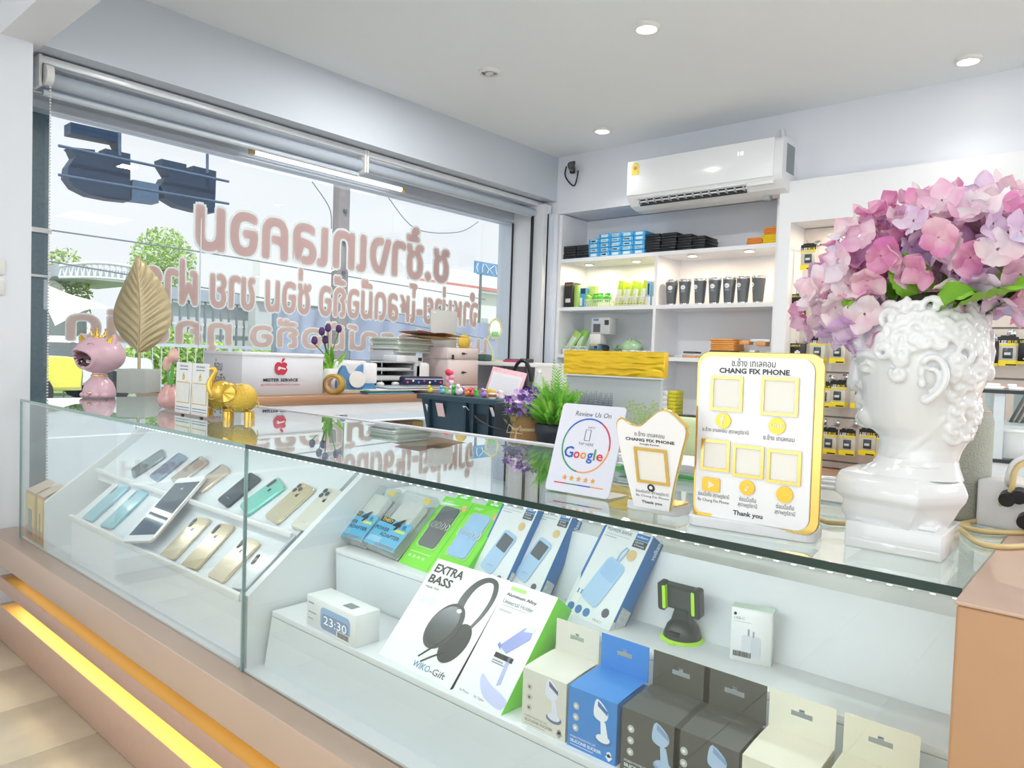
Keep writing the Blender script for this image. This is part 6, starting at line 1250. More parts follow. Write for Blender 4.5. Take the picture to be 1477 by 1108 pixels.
for k,(px,w,c) in enumerate(((516,.10,'#43403c'),(535,.09,'#5d503f'),(555,.10,'#6b563f'),(577,.10,'#7a6145'),(598,.08,'#b99a52'))):
    v=onx(px,606,-2.86); solo('fragrance_box',B().box((-2.90,v.y-.04,-.408),(-2.83,v.y-.04+w,-.345),.008),M(c,.4,var=.2,scale=60),'rounded brown box inside the window counter, '+['first from the left','second from the left','third from the left','fourth from the left','lighter one beside the crate'][k],'box','brown boxes inside the window counter')
# white service box
XB=-2.84; yl=onx(349,540,XB).y; yr=onx(466,540,XB).y; zt=onx(349,508.7,XB).z
t=thing('service_box','large white carton printed with a red apple and wrench emblem','box',(XB-.17,(yl+yr)/2,ZD)); bw=M('#dadce2',.5,var=.01)
part(t,'carton_body',B().box((XB-.34,yl,ZD),(XB,yr,zt),.002,seg=1),bw,True); part(t,'lid_edge',B().box((XB-.343,yl-.003,zt-.012),(XB+.003,yr+.003,zt+.003),.001,seg=1),M('#e9eaed',.5,var=.01),True)
def onface(b,cy,cz,k=1):   # local xy -> face x=XB looking from +x (reads left to right along +y)
    nb=B(); nb.add([Vector((XB+.0035+v.z,cy+v.x*k,cz+v.y*k)) for v in b.v],b.f); return nb
cyy=onx(405,530,XB).y; cz=onx(405,530,XB).z; red=M('#c8324a',.45,var=0)
ap=cat([(0,-.030),(-.014,-.033),(-.029,-.018),(-.031,.006),(-.020,.022),(-.006,.021),(0,.016),(.008,.022),(.022,.021),(.029,.012),(.024,.002),(.030,-.010),(.022,-.026),(.010,-.033)],3)
part(t,'apple_emblem',onface(B().prism(ap,0,.001),cyy,cz),red,True); part(t,'emblem_leaf',onface(B().prism(cat([(.002,.024),(.004,.036),(.016,.042),(.014,.030)],3),0,.001),cyy,cz),red,True)
part(t,'wrench_emblem',onface(B().prism([(-.020,-.006),(-.012,.004),(-.004,.002),(.022,-.004),(.022,-.010),(-.004,-.006),(-.010,-.012),(-.018,-.012),(-.012,-.004)],.001,.002),cyy,cz),bw,True)
b=txf(None,[('MISTER SERVICE',-.085,.085,-.062,.014,.03)],None); part(t,'service_lettering',onface(b,cyy,cz),M('#2b2c33',.5,var=0),True); b=txf(None,[('ศูนย์ซ่อมมือถือครบวงจร',-.095,.095,-.082,.012,.0)],None); part(t,'service_lettering',onface(b,cyy,cz),red,True)
b=txf(None,[('ซ่อม\nมือถือ',-.05,.05,-.05,.11,.0)],None); nb=B(); nb.add([Vector((XB-.19+v.x,yl-.0012,(zt+ZD)/2+v.y)) for v in b.v],b.f); part(t,'doodle_print',nb,M('#4b4d55',.5),True)
# purple tulips
p=onx(474,548,-3.02); t=thing('purple_tulips','tall purple tulips with green leaves in a white pot beside the service box','flowers',(p.x,p.y,ZD))
s_=Vector((p.x,p.y,-.1)).dot(CF)/FPX
part(t,'pot',B().lathe([(.035,0),(.042,.02),(.046,.115),(.042,.115)],24,None,True),white)
pt_=M('#4d2a63',.6,var=.25,scale=60); sg=M('#5c8a34',.6,var=.2)
P0=Vector((p.x,p.y,ZD))
for k,(hx,hy) in enumerate(((453.5,497),(464,484),(473,479),(488.5,480),(469,496))):
    v=onx(hx,hy,-3.02+.02*(k%3))-P0; part(t,'tulip_head',tulip(B(),tuple(v),.040,.0155),pt_); part(t,'stem',B().tube([tuple(q) for q in cat([(0,0,.11),(v.x*.25,v.y*.35,.16+.3*(v.z-.16)),tuple(v+Vector((0,0,.003)))],6,False)],.0026,6),sg)
for k,(hx,hy,wd) in enumerate(((446,522,.014),(500,508,.010),(479,500,.016),(492,516,.013),(462,520,.016),(470,508,.015))):
    v=onx(hx,hy,-3.0)-P0; part(t,'tulip_leaf',bigleaf((0,0,.09),tuple(v),(1,-.3,.4),wd),M('#8cc63f' if k%2 else '#6da838',.5,var=.15))
# tape roll and dispenser
p=onx(482,570,-2.83); t=thing('tape_roll','roll of brown packing tape standing beside the service box','tape',(p.x,p.y,ZD)); tm2=M('#b5953f',.25,var=.15,scale=60)
rm=Matrix.Translation((0,0,.048))@Matrix.Rotation(R(-62),4,'Z')@Matrix.Diagonal((.82,.82,.82,1))@Matrix.Rotation(PI/2,4,'Y')
part(t,'tape',B().lathe([(.040,-.028),(.058,-.028),(.058,.028),(.040,.028),(.040,-.028)],36,rm,False),tm2); part(t,'core',B().lathe([(.036,-.028),(.040,-.028),(.040,.028),(.036,.028),(.036,-.028)],30,rm,False),M('#d8b5a0',.8))
p=onx(512,569,-2.86); t=thing('tape_dispenser','blue and white tape dispenser beside the brown tape roll','dispenser',(p.x,p.y,ZD),rz=R(70))
part(t,'dispenser_base',B().box((-.085,-.03,0),(.085,.03,.02),.004),M('#c9c3b5',.5)); part(t,'side_plate',B().prism(cat([(-.08,.015),(-.085,.09),(-.06,.135),(-.04,.10),(-.02,.085),(.0,.11),(.03,.14),(.075,.125),(.085,.06),(.085,.015)],4),-.022,.022,Matrix(((1,0,0,0),(0,0,-1,0),(0,1,0,0),(0,0,0,1)))),M('#4f86b8',.35,var=.15,scale=40)); part(t,'tape_reel',B().cyl((.0,-.035,.07),(.0,.035,.07),.04,24),M('#e5e4df',.3)); part(t,'wrapper',B().box((.03,-.028,.05),(.10,.028,.15),.008),M('#e3e2e4',.4,bump=.5))
# white printer, organiser rack, second printer, drawers...
def ob(name,label,cat_,x0,x1,y0,y1,X,dx,col,zb=ZD,bev=.003,group=None,rough=.45):   # front face on plane x=X spanning pixel box, depth dx towards the window
    a=onx(x0,(y0+y1)/2,X).y; c=onx(x1,(y0+y1)/2,X).y; z1=onx((x0+x1)/2,y0,X).z; z0=onx((x0+x1)/2,y1,X).z if zb is None else zb
    t=thing(name,label,cat_,(X-dx/2,(a+c)/2,z0),group); part(t,'body',B().box((X-dx,a,z0),(X,c,z1),bev),M(col,rough,var=.02),True); return t,a,c,z0,z1
t,a,c,z0,z1=ob('printer','white rounded label printer behind the tape dispenser','printer',482,540,520,565,-3.0,.22,'#dcdee0',bev=.02)
part(t,'paper_slot',B().box((-3.0,a+.03,z0+.05),(-2.995,c-.03,z0+.07)),M('#7c8186',.5),True)
a=onx(533,545,-2.98).y;c=onx(597,545,-2.98).y; z1=onx(560,521,-2.98).z
t=thing('tray_rack','grey three level letter rack with papers in it','rack',(-3.1,(a+c)/2,ZD)); gr=M('#aeb4b8',.3,metal=.2)
for z in (ZD+.004,ZD+.06,ZD+.11,z1-.006): part(t,'tray_shelf',B().box((-3.26,a,z-.003),(-2.97,c,z+.004),.001,seg=1),gr,True)
part(t,'rack_side',B().box((-3.26,a-.004,ZD),(-2.98,a,z1)),gr,True); part(t,'rack_side',B().box((-3.26,c,ZD),(-2.98,c+.05,z1),.01),gr,True); part(t,'rack_back',B().box((-3.265,a,ZD),(-3.26,c,z1)),M('#4d5358',.5),True)
for z,h in ((ZD+.015,.018),(ZD+.066,.02),(ZD+.116,.012)): part(t,'papers',B().box((-3.2,a+.01,z-.004),(-2.985,c-.02,z+h-.004),.001,seg=1),M('#e1e2e2' if h!=.018 else '#55595c',.5),True)
for k in range(3): y=a+.05+(c-a-.1)*k/2; solo('white_knob_cup',B().lathe([(.001,0),(.018,.002),(.022,.014),(.012,.022),(.001,.023)],16,None,False),white,'small white cup lying in front of the letter rack, '+['left','middle','right'][k],'cup','small white cups at the letter rack',mat=Matrix.Translation((-2.955,y,ZD+.028)))
t,a,c,z0,z1=ob('card_printer','small white printer with rounded edge beside the pink drawers','printer',597,621,523,560,-2.98,.25,'#dfe0e2',bev=.02)
ob('white_carton_box','flat white carton under the pile of green edged papers','box',566,600,506,521,-3.12,.2,'#e0e3ea',zb=None)
t,a,c,z0,z1=ob('white_adaptor_box','white carton with black square end under the paper pile','box',573,609,513,523,-3.05,.12,'#e4e5e8',zb=None); part(t,'black_square',B().box((-3.05,c-.03,z0+.01),(-3.046,c-.005,z1-.01)),black,True)
# paper pile
a=onx(569,500,-3.1).y;c=onx(620,500,-3.1).y; z0=onx(590,509,-3.1).z; z1=onx(590,487,-3.1).z; n=9; h=(z1-z0)/n
t=thing('document_pile','pile of green and white document pads on the window counter','papers',(-3.2,(a+c)/2,z0)); rnd=random.Random(2)
for k in range(n): j=rnd.uniform(-.012,.012); part(t,'pad',B().box((-3.3,a+j,z0+h*k),(-3.08+j*.5,c+j,z0+h*(k+.86)),.001,seg=1),M(('#c9d2cc','#a7b8a4','#dfe2e0')[k%3],.6),True)
for k,(x0,x1,yy,rz,cl,l) in enumerate(((582,648,486,R(-6),'#e0c08a','brown paper envelope lying on top of the document pile'),(612,664,483,R(9),'#e3c07a','curled brown envelope reaching over the pink drawers'),(590,640,480,R(3),'#d9a9a0','pink card lying on the envelopes'))):
    v=onx((x0+x1)/2,yy+2,-3.05); 
    ww=(onx(x1,yy,-3.05).y-onx(x0,yy,-3.05).y)/2; solo('envelope',B().grid(lambda u,w_:Vector((-.1+.2*w_,-ww+2*ww*u,.006*math.sin(u*5+k)+.004*w_)),12,4).grid(lambda u,w_:Vector((-.1+.2*w_,-ww+2*ww*u,.004+.006*math.sin(u*5+k)+.004*w_)),12,4),M(cl,.6),l,'envelope','envelopes on the pile',mat=Matrix.Translation(v)@Matrix.Rotation(rz,4,'Z'))
# grey panel
a=onx(621,470,-3.2).y;c=onx(658,470,-3.2).y; z1=onx(640,448,-3.2).z; z0=onx(640,492,-3.2).z
t=thing('acrylic_panel','plain light grey square panel standing against the window','panel',(-3.2,(a+c)/2,z0)); part(t,'sheet',B().box((-3.205,a,z0-.05),(-3.195,c,z1),.002),M('#c3c7ca',.4,var=.02),True); part(t,'tab',B().box((-3.194,a+.01,z1-.02),(-3.192,a+.04,z1-.012)),white,True)
p=onx(669,494,-3.15); solo('yellow_fan',B().lathe([(.001,0),(.05,.0),(.05,.006),(.001,.006)],22,Matrix.Rotation(PI/2,4,'Y'),True),M('#e3c24a',.5,var=.1),'round yellow paper fan beside the grey panel','fan',mat=Matrix.Translation((p.x,p.y,p.z)))
# pink drawers
def drawer(x0,xm,x1,y0,y1,X,label,zb,kn):
    # corner vertical edge at pixel xm: left face (towards camera, plane y) and right face (plane x)
    c=onx(xm,(y0+y1)/2,X); yy=c.y; yr=onx(x1,(y0+y1)/2,X).y; xl=ony(x0,(y0+y1)/2,yy).x; z1=onx(xm,y0,X).z; z0=onx(xm,y1,X).z if zb is None else zb
    t=thing('drawer_box',label,'drawers',((X+xl)/2,(yy+yr)/2,z0),'pale pink stacked drawer boxes'); pm=M('#d3c5c5',.4,var=.01)
    part(t,'body',B().box((xl,yy,z0+.001),(X,yr,z1-.001),.003),pm,True); part(t,'drawer_front',B().box((X,yy+.005,z0+.005),(X+.004,yr-.005,z1-.005),.001,seg=1),M('#d6c9c8',.35,var=.01),True,label=None)
    yk=(yy+yr)/2+.0; zk=(z0+z1)/2; part(t,'knob',B().cyl((X+.004,yk-.01,zk),(X+.018,yk-.01,zk),.007,12).cyl((X+.012,yk-.01,zk),(X+.014,yk+.015,zk),.003,8),M('#4b4447',.3,metal=.5),True)
    if kn: part(t,'key',B().box((X+.004,yy+.03,z0+.0),(X+.008,yy+.045,z0+.025)),black,True)
zA=onx(645,518,-2.93).z; zB=onx(645,556,-2.93).z
drawer(609,645.5,690,501,518,-2.93,'small pale pink drawer box on top of the stack',zA,True); drawer(609,645.5,689.5,518,556,-2.93,'tall pale pink drawer box in the middle of the stack',zB,False)
t_=onx(645,570,-2.93); drawer(611,645.5,689,556,571,-2.93,'lowest pale pink drawer box, hidden by toys',ZD,False)
# corner cabinet with shelf
ys=3.30; 
t=thing('corner_cabinet','white corner cabinet with a flat top in front of the window end','cabinet',(-3.17,3.6,FZ)); za=ony(700,524,ys+.0).z; xr=ony(775,527,ys).x; xl=ony(690,524,ys).x-.3
part(t,'top',B().box((-3.39,ys,za-.012),(xr,3.84,za+.012),.002),lamw,True); part(t,'side',B().box((xr-.02,ys+.005,FZ),(xr,3.84,za-.012)),lamw,True); part(t,'side',B().box((-3.39,ys+.005,FZ),(-3.37,3.84,za-.012)),lamw,True); part(t,'back',B().box((-3.37,3.82,FZ),(xr-.02,3.84,za-.012)),M('#c9cbd0',.5),True); part(t,'shelf',B().box((-3.37,ys+.01,-.32),(xr-.02,3.82,-.30)),lamw,True)
# mirror lamp
b0=ony(712,518,3.45); p=Vector((b0.x,3.45,za+.012)); s_=p.dot(CF)/FPX; ym=M('#d9d896',.4)
t=thing('flower_mirror_lamp','pale yellow flower shaped mirror on a curved stand','lamp',tuple(p),rz=R(40))
part(t,'lamp_base',B().box((-17*s_,-.03,0),(13*s_,.03,.010),.004),ym); part(t,'neck',B().tube([tuple(v) for v in cat([(-2*s_,0,.008),(-3*s_,0,16*s_),(-9*s_,0,28*s_),(-8*s_,0,36*s_),(-2*s_,0,40*s_)],6,False)],.006,8),ym)
o=[((8.7+1.5*abs(math.sin(2.5*a)))*s_*math.sin(a)*1.0+1*s_,(13.5+1.7*abs(math.cos(2.5*a)))*s_*math.cos(a)+47*s_) for a in [2*PI*i/40 for i in range(40)]]
part(t,'mirror_frame',B().prism(o,-.008,.006,Matrix(((1,0,0,0),(0,0,-1,0),(0,1,0,0),(0,0,0,1))),.001),ym); part(t,'mirror',B().prism([(1*s_+(a-1*s_)*.74,47*s_+(c-47*s_)*.78) for a,c in o],.006,.0075,Matrix(((1,0,0,0),(0,0,-1,0),(0,1,0,0),(0,0,0,1)))),M('#b9c3c9',.05,metal=.9,var=0)); part(t,'green_decal',B().box((-4*s_,-.009,36*s_),(6*s_,-.0078,43*s_),.001),M('#8fcf8a',.4,var=.4,scale=80))
for k,(x0,x1,y0,y1,cl,l,ct_) in enumerate(((690,706,503,513,'#3f5c56','dark green stapler on the corner cabinet','stapler'),(726,742,511,516,'#6d5357','small brown case on the corner cabinet','case'),(730,748,516,519,'#b83a6c','flat magenta purse on the corner cabinet','purse'),(747,760,513,519,'#3a3c40','black spectacles lying at the window corner','glasses'))):
    v=ony((x0+x1)/2,y1,3.36); w=(ony(x1,y1,3.36).x-ony(x0,y1,3.36).x)/2; h=(y1-y0)*v.dot(CF)/FPX
    solo(ct_.replace(' ','_'),B().box((-w,-.03,0),(w,.03,h),min(h,w)*.3),M(cl,.5,var=.2),l,ct_,mat=Matrix.Translation((v.x,3.36+.04*(k%2),za+.012)))
# low staff table behind the counter
t=thing('staff_table','low white table behind the counter carrying crate and plants','table',(-1.2,1.9,FZ)); part(t,'tabletop',B().box((-2.55,1.40,-.475),(-.2,2.7,-.45),.002),lamw,True)
for x in (-2.5,-.25):
    for y in (1.45,2.65): part(t,'leg',B().box((x-.02,y-.02,FZ),(x+.02,y+.02,-.475)),lamw,True)
# crate
YCr=2.05; a=ony(607,572,YCr);c=ony(757,578,YCr); zc_=(a.z+c.z)/2
t=thing('storage_crate','dark teal plastic crate with taped labels, piled with small toys','crate',((a.x+c.x)/2,YCr+.2,-.45)); tc_=M('#2f4654',.45,var=.04); W2=(c.x-a.x)/2; xm=(a.x+c.x)/2
def cr(x,z): return (xm+x*(W2-.035*(zc_-z)/.2),z)
lo=-.45; 
pts=[(-1,zc_),(1,zc_),(1,lo),(-1,lo)]
A0=[cr(s,lo) for s in (-1,1)];
part(t,'crate_body',B().add([(cr(-1,lo)[0],YCr+.03,lo),(cr(1,lo)[0],YCr+.03,lo),(cr(1,lo)[0],YCr+.37,lo),(cr(-1,lo)[0],YCr+.37,lo),(xm-W2,YCr,zc_),(xm+W2,YCr,zc_),(xm+W2,YCr+.4,zc_),(xm-W2,YCr+.4,zc_)],[(3,2,1,0),(0,1,5,4),(1,2,6,5),(2,3,7,6),(3,0,4,7),(4,5,6,7)]),tc_,True)
part(t,'rim',B().box((xm-W2-.012,YCr-.014,zc_-.018),(xm+W2+.012,YCr+.41,zc_+.004),.003),tc_,True)
for px in (620,673,684,706,722): v=ony(px,600,YCr); part(t,'rib',B().box((v.x-.005,YCr-.010,lo+.005),(v.x+.005,YCr+.02,zc_-.018)),M('#263b48',.45),True)
v=ony(686,598,YCr);v2=ony(699,612,YCr); part(t,'handle_hole',B().box((v.x-.01,YCr-.002,v2.z),(v2.x+.02,YCr+.004,v.z)),M('#10181f',.6),True)
for (x0,y0,x1,y1,cl,l,sk) in ((613,583,617,606,'#dfe2e2','white label strip on the left end',0),(628,582,639,605,'#e2c4c0','pink handwritten note taped on the crate',-.3),(667,586,673,595,'#dfeaf0','small white sticker',0),(706,588,711,606,'#e3e4e4','white label strip on the right end',-.2)):
    q0=ony(x0,y1,YCr-.012);q1=ony(x1,y0,YCr-.012); hgt=q1.z-q0.z; part(t,'label_sheet',B().add([(q0.x+sk*hgt*.4,YCr-.004+.018,q0.z),(q1.x+sk*hgt*.4,YCr-.004+.018,q0.z),(q1.x,YCr-.0145,q1.z),(q0.x,YCr-.0145,q1.z)],[(0,1,2,3)]),M(cl,.6),True,label=l)
t.children[0].data.name
t=thing('black_machine','low black machine half hidden behind the crate and plants','machine',(ony(735,600,1.98).x,2.0,-.45)); v=ony(712,590,1.96);v2=ony(775,590,1.96); part(t,'machine_body',B().box((v.x,1.96,-.45),(v2.x,2.03,ony(740,582,1.96).z),.01),M('#1f2830',.4),True)
q=[ony(x,y,1.93) for x,y in ((684,600),(700,612),(730,622),(760,622),(775,610))]; solo('black_cable',B().tube([tuple(w) for w in cat([tuple(w) for w in q],6,False)],.003,6),black,'thin black cable hanging across the front of the crate','cable')
# toys on the crate
rnd=random.Random(12); cols=['#e88aa8','#f2d94e','#7cc8e8','#58b65c','#f0a04e','#e9e4e6','#d84c5f','#b48bd8','#f4c9d6','#9bd36a']
for k in range(26):
    px=634+3.5*k; v=ony(px,572,YCr+.06+.03*(k%4)); r=rnd.uniform(.011,.017); cl=cols[(k*7)%10]; b=B()
    nm='toy charm number'
    x_=v.x; y_=YCr+.05+.04*(k%3)
    if k%3==0: b.sph((0,0,r),r,12,8); b.sph((0,-r*.5,r*2.3),r*.62,10,7)
    elif k%3==1: b.lathe([(r,0),(r*1.1,r*.6),(r*.5,r*1.2),(r*.8,r*1.6),(.001,r*2.0)],12,None,True)
    else:
        b.sph((0,0,r*.8),r*.8,10,7)
        for i in range(5): b.sph((r*.9*math.cos(i*1.257),0,r*.9+r*.9*math.sin(i*1.257)),r*.5,8,6)
    cn={'#e88aa8':'pink','#f2d94e':'yellow','#7cc8e8':'sky blue','#58b65c':'green','#f0a04e':'orange','#e9e4e6':'white','#d84c5f':'red','#b48bd8':'lilac','#f4c9d6':'pale pink','#9bd36a':'lime'}[cl]
    if 634<px<725: solo('toy_charm',b,M(cl,.4,var=.2,scale=90),cn+[' snowman shaped',' spinning top shaped',' flower shaped'][k%3]+' toy charm, number '+str(k)+' from the left on the crate','toy','toy charms on the crate',mat=Matrix.Translation((x_,y_,zc_+.004)))
t=thing('pompom_toy','tall pink and red pompom toy rising above the crate','toy',(ony(648,572,YCr+.1).x,YCr+.1,zc_+.004)); s_=t.location.dot(CF)/FPX
for (dx,dz,r,cl) in ((-4,31,4.6,'#d83a52'),(2,30,4,'#e2506a'),(4,24,4,'#f29ab8'),(-3,22,5,'#f3b3c8'),(3,17,4,'#f7e1e8'),(-2,12,5,'#ea8fb2'),(4,9,4,'#efeef0'),(-6,3,4,'#8a6ac0'),(2,3,5,'#f5e8ee')): part(t,'pompom',B().sph((dx*s_,0,dz*s_),r*s_,12,8),M(cl,.8,bump=.3,scale=200))
v=ony(707,577,YCr-.0); s_=v.dot(CF)/FPX; t=thing('glue_bottle','small glass bottle with yellow cap at the front of the crate','bottle',(v.x,YCr+.012,zc_+.004)); part(t,'bottle_glass',B().lathe([(5*s_,0),(6*s_,.003),(6*s_,8*s_),(4*s_,10*s_)],16,None,True),M('#e3e5e4',.15)); part(t,'cap',B().lathe([(5*s_,9.5*s_),(5*s_,13*s_),(4*s_,14*s_)],16,None,True),M('#d9b84a',.4)); part(t,'label_band',B().lathe([(6.1*s_,3*s_),(6.1*s_,7*s_)],16,None,False),M('#8a5a34',.5))
# pencil case, folders, disc tray on the window counter
v=onx(608,552,-2.84); t=thing('pencil_case','navy patterned pencil case lying on the papers','pencil case',(v.x,v.y,ZD+.04),rz=R(78)); part(t,'case_body',B().box((-.12,-.03,0),(.12,.03,.045),.012,seg=3),M('#23264a',.5,var=.2)); part(t,'zip',B().box((-.115,-.032,.03),(.115,-.0295,.034)),M('#c9cbd8',.4)); rnd=random.Random(4)
for k in range(7): part(t,'flower_print',B().cyl((-.1+.033*k,-.0305,.015+.008*(k%2)),(-.1+.033*k,-.0315,.015+.008*(k%2)),.006,8),M(('#d0486a','#e6e2ea','#6a8fd8')[k%3],.5))
for k,(y0,y1,zz,cl,l) in enumerate(((528,594,0,'#5f9ec4','light blue folder at the front of the window counter'),(526,590,.008,'#2f6a55','dark green folder on the light blue one'),(530,640,.016,'#cfd4d6','wide white document sleeve on the folders'),(560,636,.026,'#aeb9c2','grey plastic sleeve on top of the folders'))):
    a=onx(y0,563,-2.79).y;c=onx(y1,563,-2.79).y; solo('document_folder',B().box((-3.0,a,ZD+zz),(-2.77,c,ZD+zz+.007),.001,seg=1),M(cl,.4,var=.08),l,'folder','folders on the window counter')
# note card, black headphones, bottle, fruit
F=Matrix.Identity(4); P=ony(697,571,2.30);Q_=ony(745,583,2.30); n_=(Q_-P).normalized(); T=rp(708,528,P,n_) ; 
F=frame(P,Q_-P,ony(709,528,2.34)-P); w=(Q_-P).length; L=(ony(709,528,2.34)-P).length
t=thing('note_board','white ruled note board with pink floral border leaning behind the crate','board',mat=F); part(t,'board',B().box((0,0,-.006),(w,L,0),.001),M('#e9b9c2',.6,var=.25,scale=60)); part(t,'ruled_sheet',B().box((w*.06,L*.20,0),(w*.94,L*.84,.001)),M('#ecebf0',.6,var=.01)); part(t,'backing',B().box((w*.1,-.002,-.03),(w*1.05,L*.5,-.007)),M('#cfd3de',.6))
for k in range(7): part(t,'rule',B().box((w*.12,L*(.27+.075*k),.001),(w*.88,L*(.274+.075*k),.0014)),M('#b9bcd0',.6))
p=ony(752,572,2.42); t=thing('black_headphones','black over ear headphones hanging on a stand behind the note board','headphones',(p.x,2.42,-.45)); s_=p.dot(CF)/FPX
zz=p.z+.45; part(t,'headband',B().tube([(17*s_*math.cos(a)+.0,0,zz+22*s_+30*s_*math.sin(a)) for a in [PI*i/20 for i in range(21)]],.008,8),black); part(t,'ear_pad',B().cyl((17*s_,-.03,zz+5*s_),(17*s_,.03,zz+5*s_),11*s_,18),black); part(t,'ear_pad',B().cyl((-17*s_,-.03,zz+12*s_),(-17*s_,.03,zz+12*s_),11*s_,18),black); part(t,'stand_pole',B().cyl((0,.03,0),(0,.03,zz+50*s_),.008,10).box((-.06,-.05,0),(.06,.06,.012),.003),M('#3a3d42',.4)); part(t,'red_bead',B().sph((16*s_,-.04,zz-2*s_),.018,12,8),M('#8e2f3c',.4))
p=ony(776,585,2.2); s_=p.dot(CF)/FPX; t=thing('plastic_bottle','clear plastic water bottle behind the ferns','bottle',(p.x,2.2,-.45)); h=(p.z+.45)+48*s_
part(t,'bottle_body',B().lathe([(8*s_,0),(9*s_,.01),(9*s_,h-16*s_),(7*s_,h-10*s_),(3.5*s_,h-4*s_),(3.5*s_,h)],20,None,False),CLEARP); part(t,'cap',B().lathe([(4*s_,h),(4*s_,h+4*s_)],14,None,True),white)
# burlap pot with violets
p=ony(760,634,1.55); s_=p.dot(CF)/FPX; t=thing('violet_pot','purple and lilac flowers in a burlap wrapped pot tied with twine','potted plant',(p.x,1.55,-.45)); h=ony(760,606,1.55).z+.45; bur=M('#a98258',.9,bump=.6,scale=260,var=.15)
part(t,'burlap_wrap',B().lathe([(.050,0),(.056,h*.25),(.058,h*.6),(.046,h*.88),(.040,h*.92),(.050,h*1.02),(.052,h*1.04)],30,None,True),bur); part(t,'twine',B().lathe([(.0425,h*.90),(.0445,h*.915),(.0425,h*.93)],24,None,False).tube([(0,-.044,h*.9),(-.02,-.055,h*.96),(-.028,-.055,h*.88),(-.004,-.05,h*.88)],.002,5).tube([(0,-.044,h*.9),(.022,-.055,h*.96),(.028,-.055,h*.88),(.004,-.05,h*.88)],.002,5).tube([(0,-.046,h*.9),(-.008,-.060,h*.6),(-.012,-.061,h*.35)],.002,5).tube([(0,-.046,h*.9),(.010,-.060,h*.65),(.012,-.061,h*.5)],.002,5),M('#d9c39a',.9))
rnd=random.Random(6); b1=B();b3=B();b4=B(); gl=B()
for k in range(130):
    a=rnd.random()*2*PI; r=.062*rnd.random()**.5; z=h+.02+.070*rnd.random()*(1-.4*(r/.06)**2); c=Vector((r*math.cos(a),r*math.sin(a),z)); bb=(b1,b3,b4,b1)[k%4]; Rm=Matrix.Translation(c)@Matrix.Rotation(rnd.uniform(.3,1.5),4,Vector((rnd.random()-.3,-1*0+rnd.random()-.5,0.001)))@Matrix.Rotation(PI/2*.8,4,'X')
    for i in range(6): q=Rm@Matrix.Rotation(i*PI/3,4,'Z'); bb.add([(0,0,0),(.0035,.006,.001),(0,.0115,.002),(-.0035,.006,.001)],[(0,1,2,3)],False,q)
for k in range(90):
    a=rnd.random()*2*PI; r=.066*rnd.random()**.5; z=h-.005+.05*rnd.random(); c=Vector((r*math.cos(a),r*math.sin(a),z)); Rm=Matrix.Translation(c)@Matrix.Rotation(rnd.random()*6,4,'Z')@Matrix.Rotation(rnd.uniform(-.9,.9),4,'X'); gl.add([(0,-.012,0),(.005,0,.003),(0,.012,0),(-.005,0,.003)],[(0,1,2,3)],False,Rm)
part(t,'violet_flowers',b1,M('#7450a8',.6,var=.2),kind='stuff'); part(t,'lilac_flowers',b3,M('#cfa6dc',.6,var=.15),kind='stuff'); part(t,'pale_flowers',b4,M('#e6d2ea',.6),kind='stuff'); part(t,'leaves',gl,M('#6d8a3c',.6,var=.2),kind='stuff')
# fern
p=ony(799,640,1.53); s_=p.dot(CF)/FPX; t=thing('green_fern','bright green artificial cypress fern in a black pot','potted plant',(p.x,1.53,-.45)); hp=ony(799,612,1.53).z+.45
part(t,'pot',B().lathe([(.036,0),(.048,hp*.9),(.052,hp*.92),(.052,hp),(.046,hp)],28,None,True),M('#1f2630',.5)); gb=B(); g2=B(); rnd=random.Random(9)
def frond(b,base,dirv,Lf,sz):
    dirv=dirv.normalized(); side=dirv.cross(Vector((0,0,1))); side=side.normalized() if side.length>.01 else Vector((1,0,0)); tw=rnd.random()*PI; side=Matrix.Rotation(tw,3,dirv)@side; n=13
    for i in range(1,n+1):
        u=i/n; c=base+dirv*Lf*u; ll=sz*(1-u*.75)
        for s in (-1,1):
            d=(side*s+dirv*.9).normalized(); e=c+d*ll; w_=dirv*.0022
            b.add([c-w_,c+w_,e],[(0,1,2)])
            for q in (.35,.65):
                m_=c+d*ll*q; nn=dirv.cross(side); 
                for s2 in (-1,1): b.add([m_-d*.001,m_+d*.0025,m_+(d*.6+nn*s2).normalized()*ll*.34],[(0,1,2)])
                b.add([m_-d*.001,m_+d*.0025,m_+(d*.5+dirv).normalized()*ll*.36],[(0,1,2)])
for k in range(115):
    a=rnd.random()*2*PI; el=rnd.uniform(.15,1.5); u=rnd.random(); bz_=hp-.005+.075*u*rnd.random(); frond(gb if k%2 else g2,Vector((.018*math.cos(a),.018*math.sin(a),bz_)),Vector((math.cos(a)*math.cos(el),math.sin(a)*math.cos(el),math.sin(el)+.15)),rnd.uniform(.045,.07)*(1+.5*(el>1.1)),.021)
frond(gb,Vector((0,0,hp+.02)),Vector((0,0,1)),.125,.030); frond(g2,Vector((0,0,hp+.03)),Vector((.05,0,1)),.11,.030); frond(g2,Vector((0,0,hp+.03)),Vector((.75,.2,.6)),.085,.018); frond(gb,Vector((0,0,hp+.04)),Vector((-.9,-.1,.55)),.075,.016); frond(gb,Vector((0,0,hp+.03)),Vector((-.3,.1,1)),.085,.020)
part(t,'foliage',gb,M('#a3da5c',.6,var=.2,scale=30),kind='stuff'); part(t,'foliage',g2,M('#7cc648',.6,var=.2,scale=30),kind='stuff')
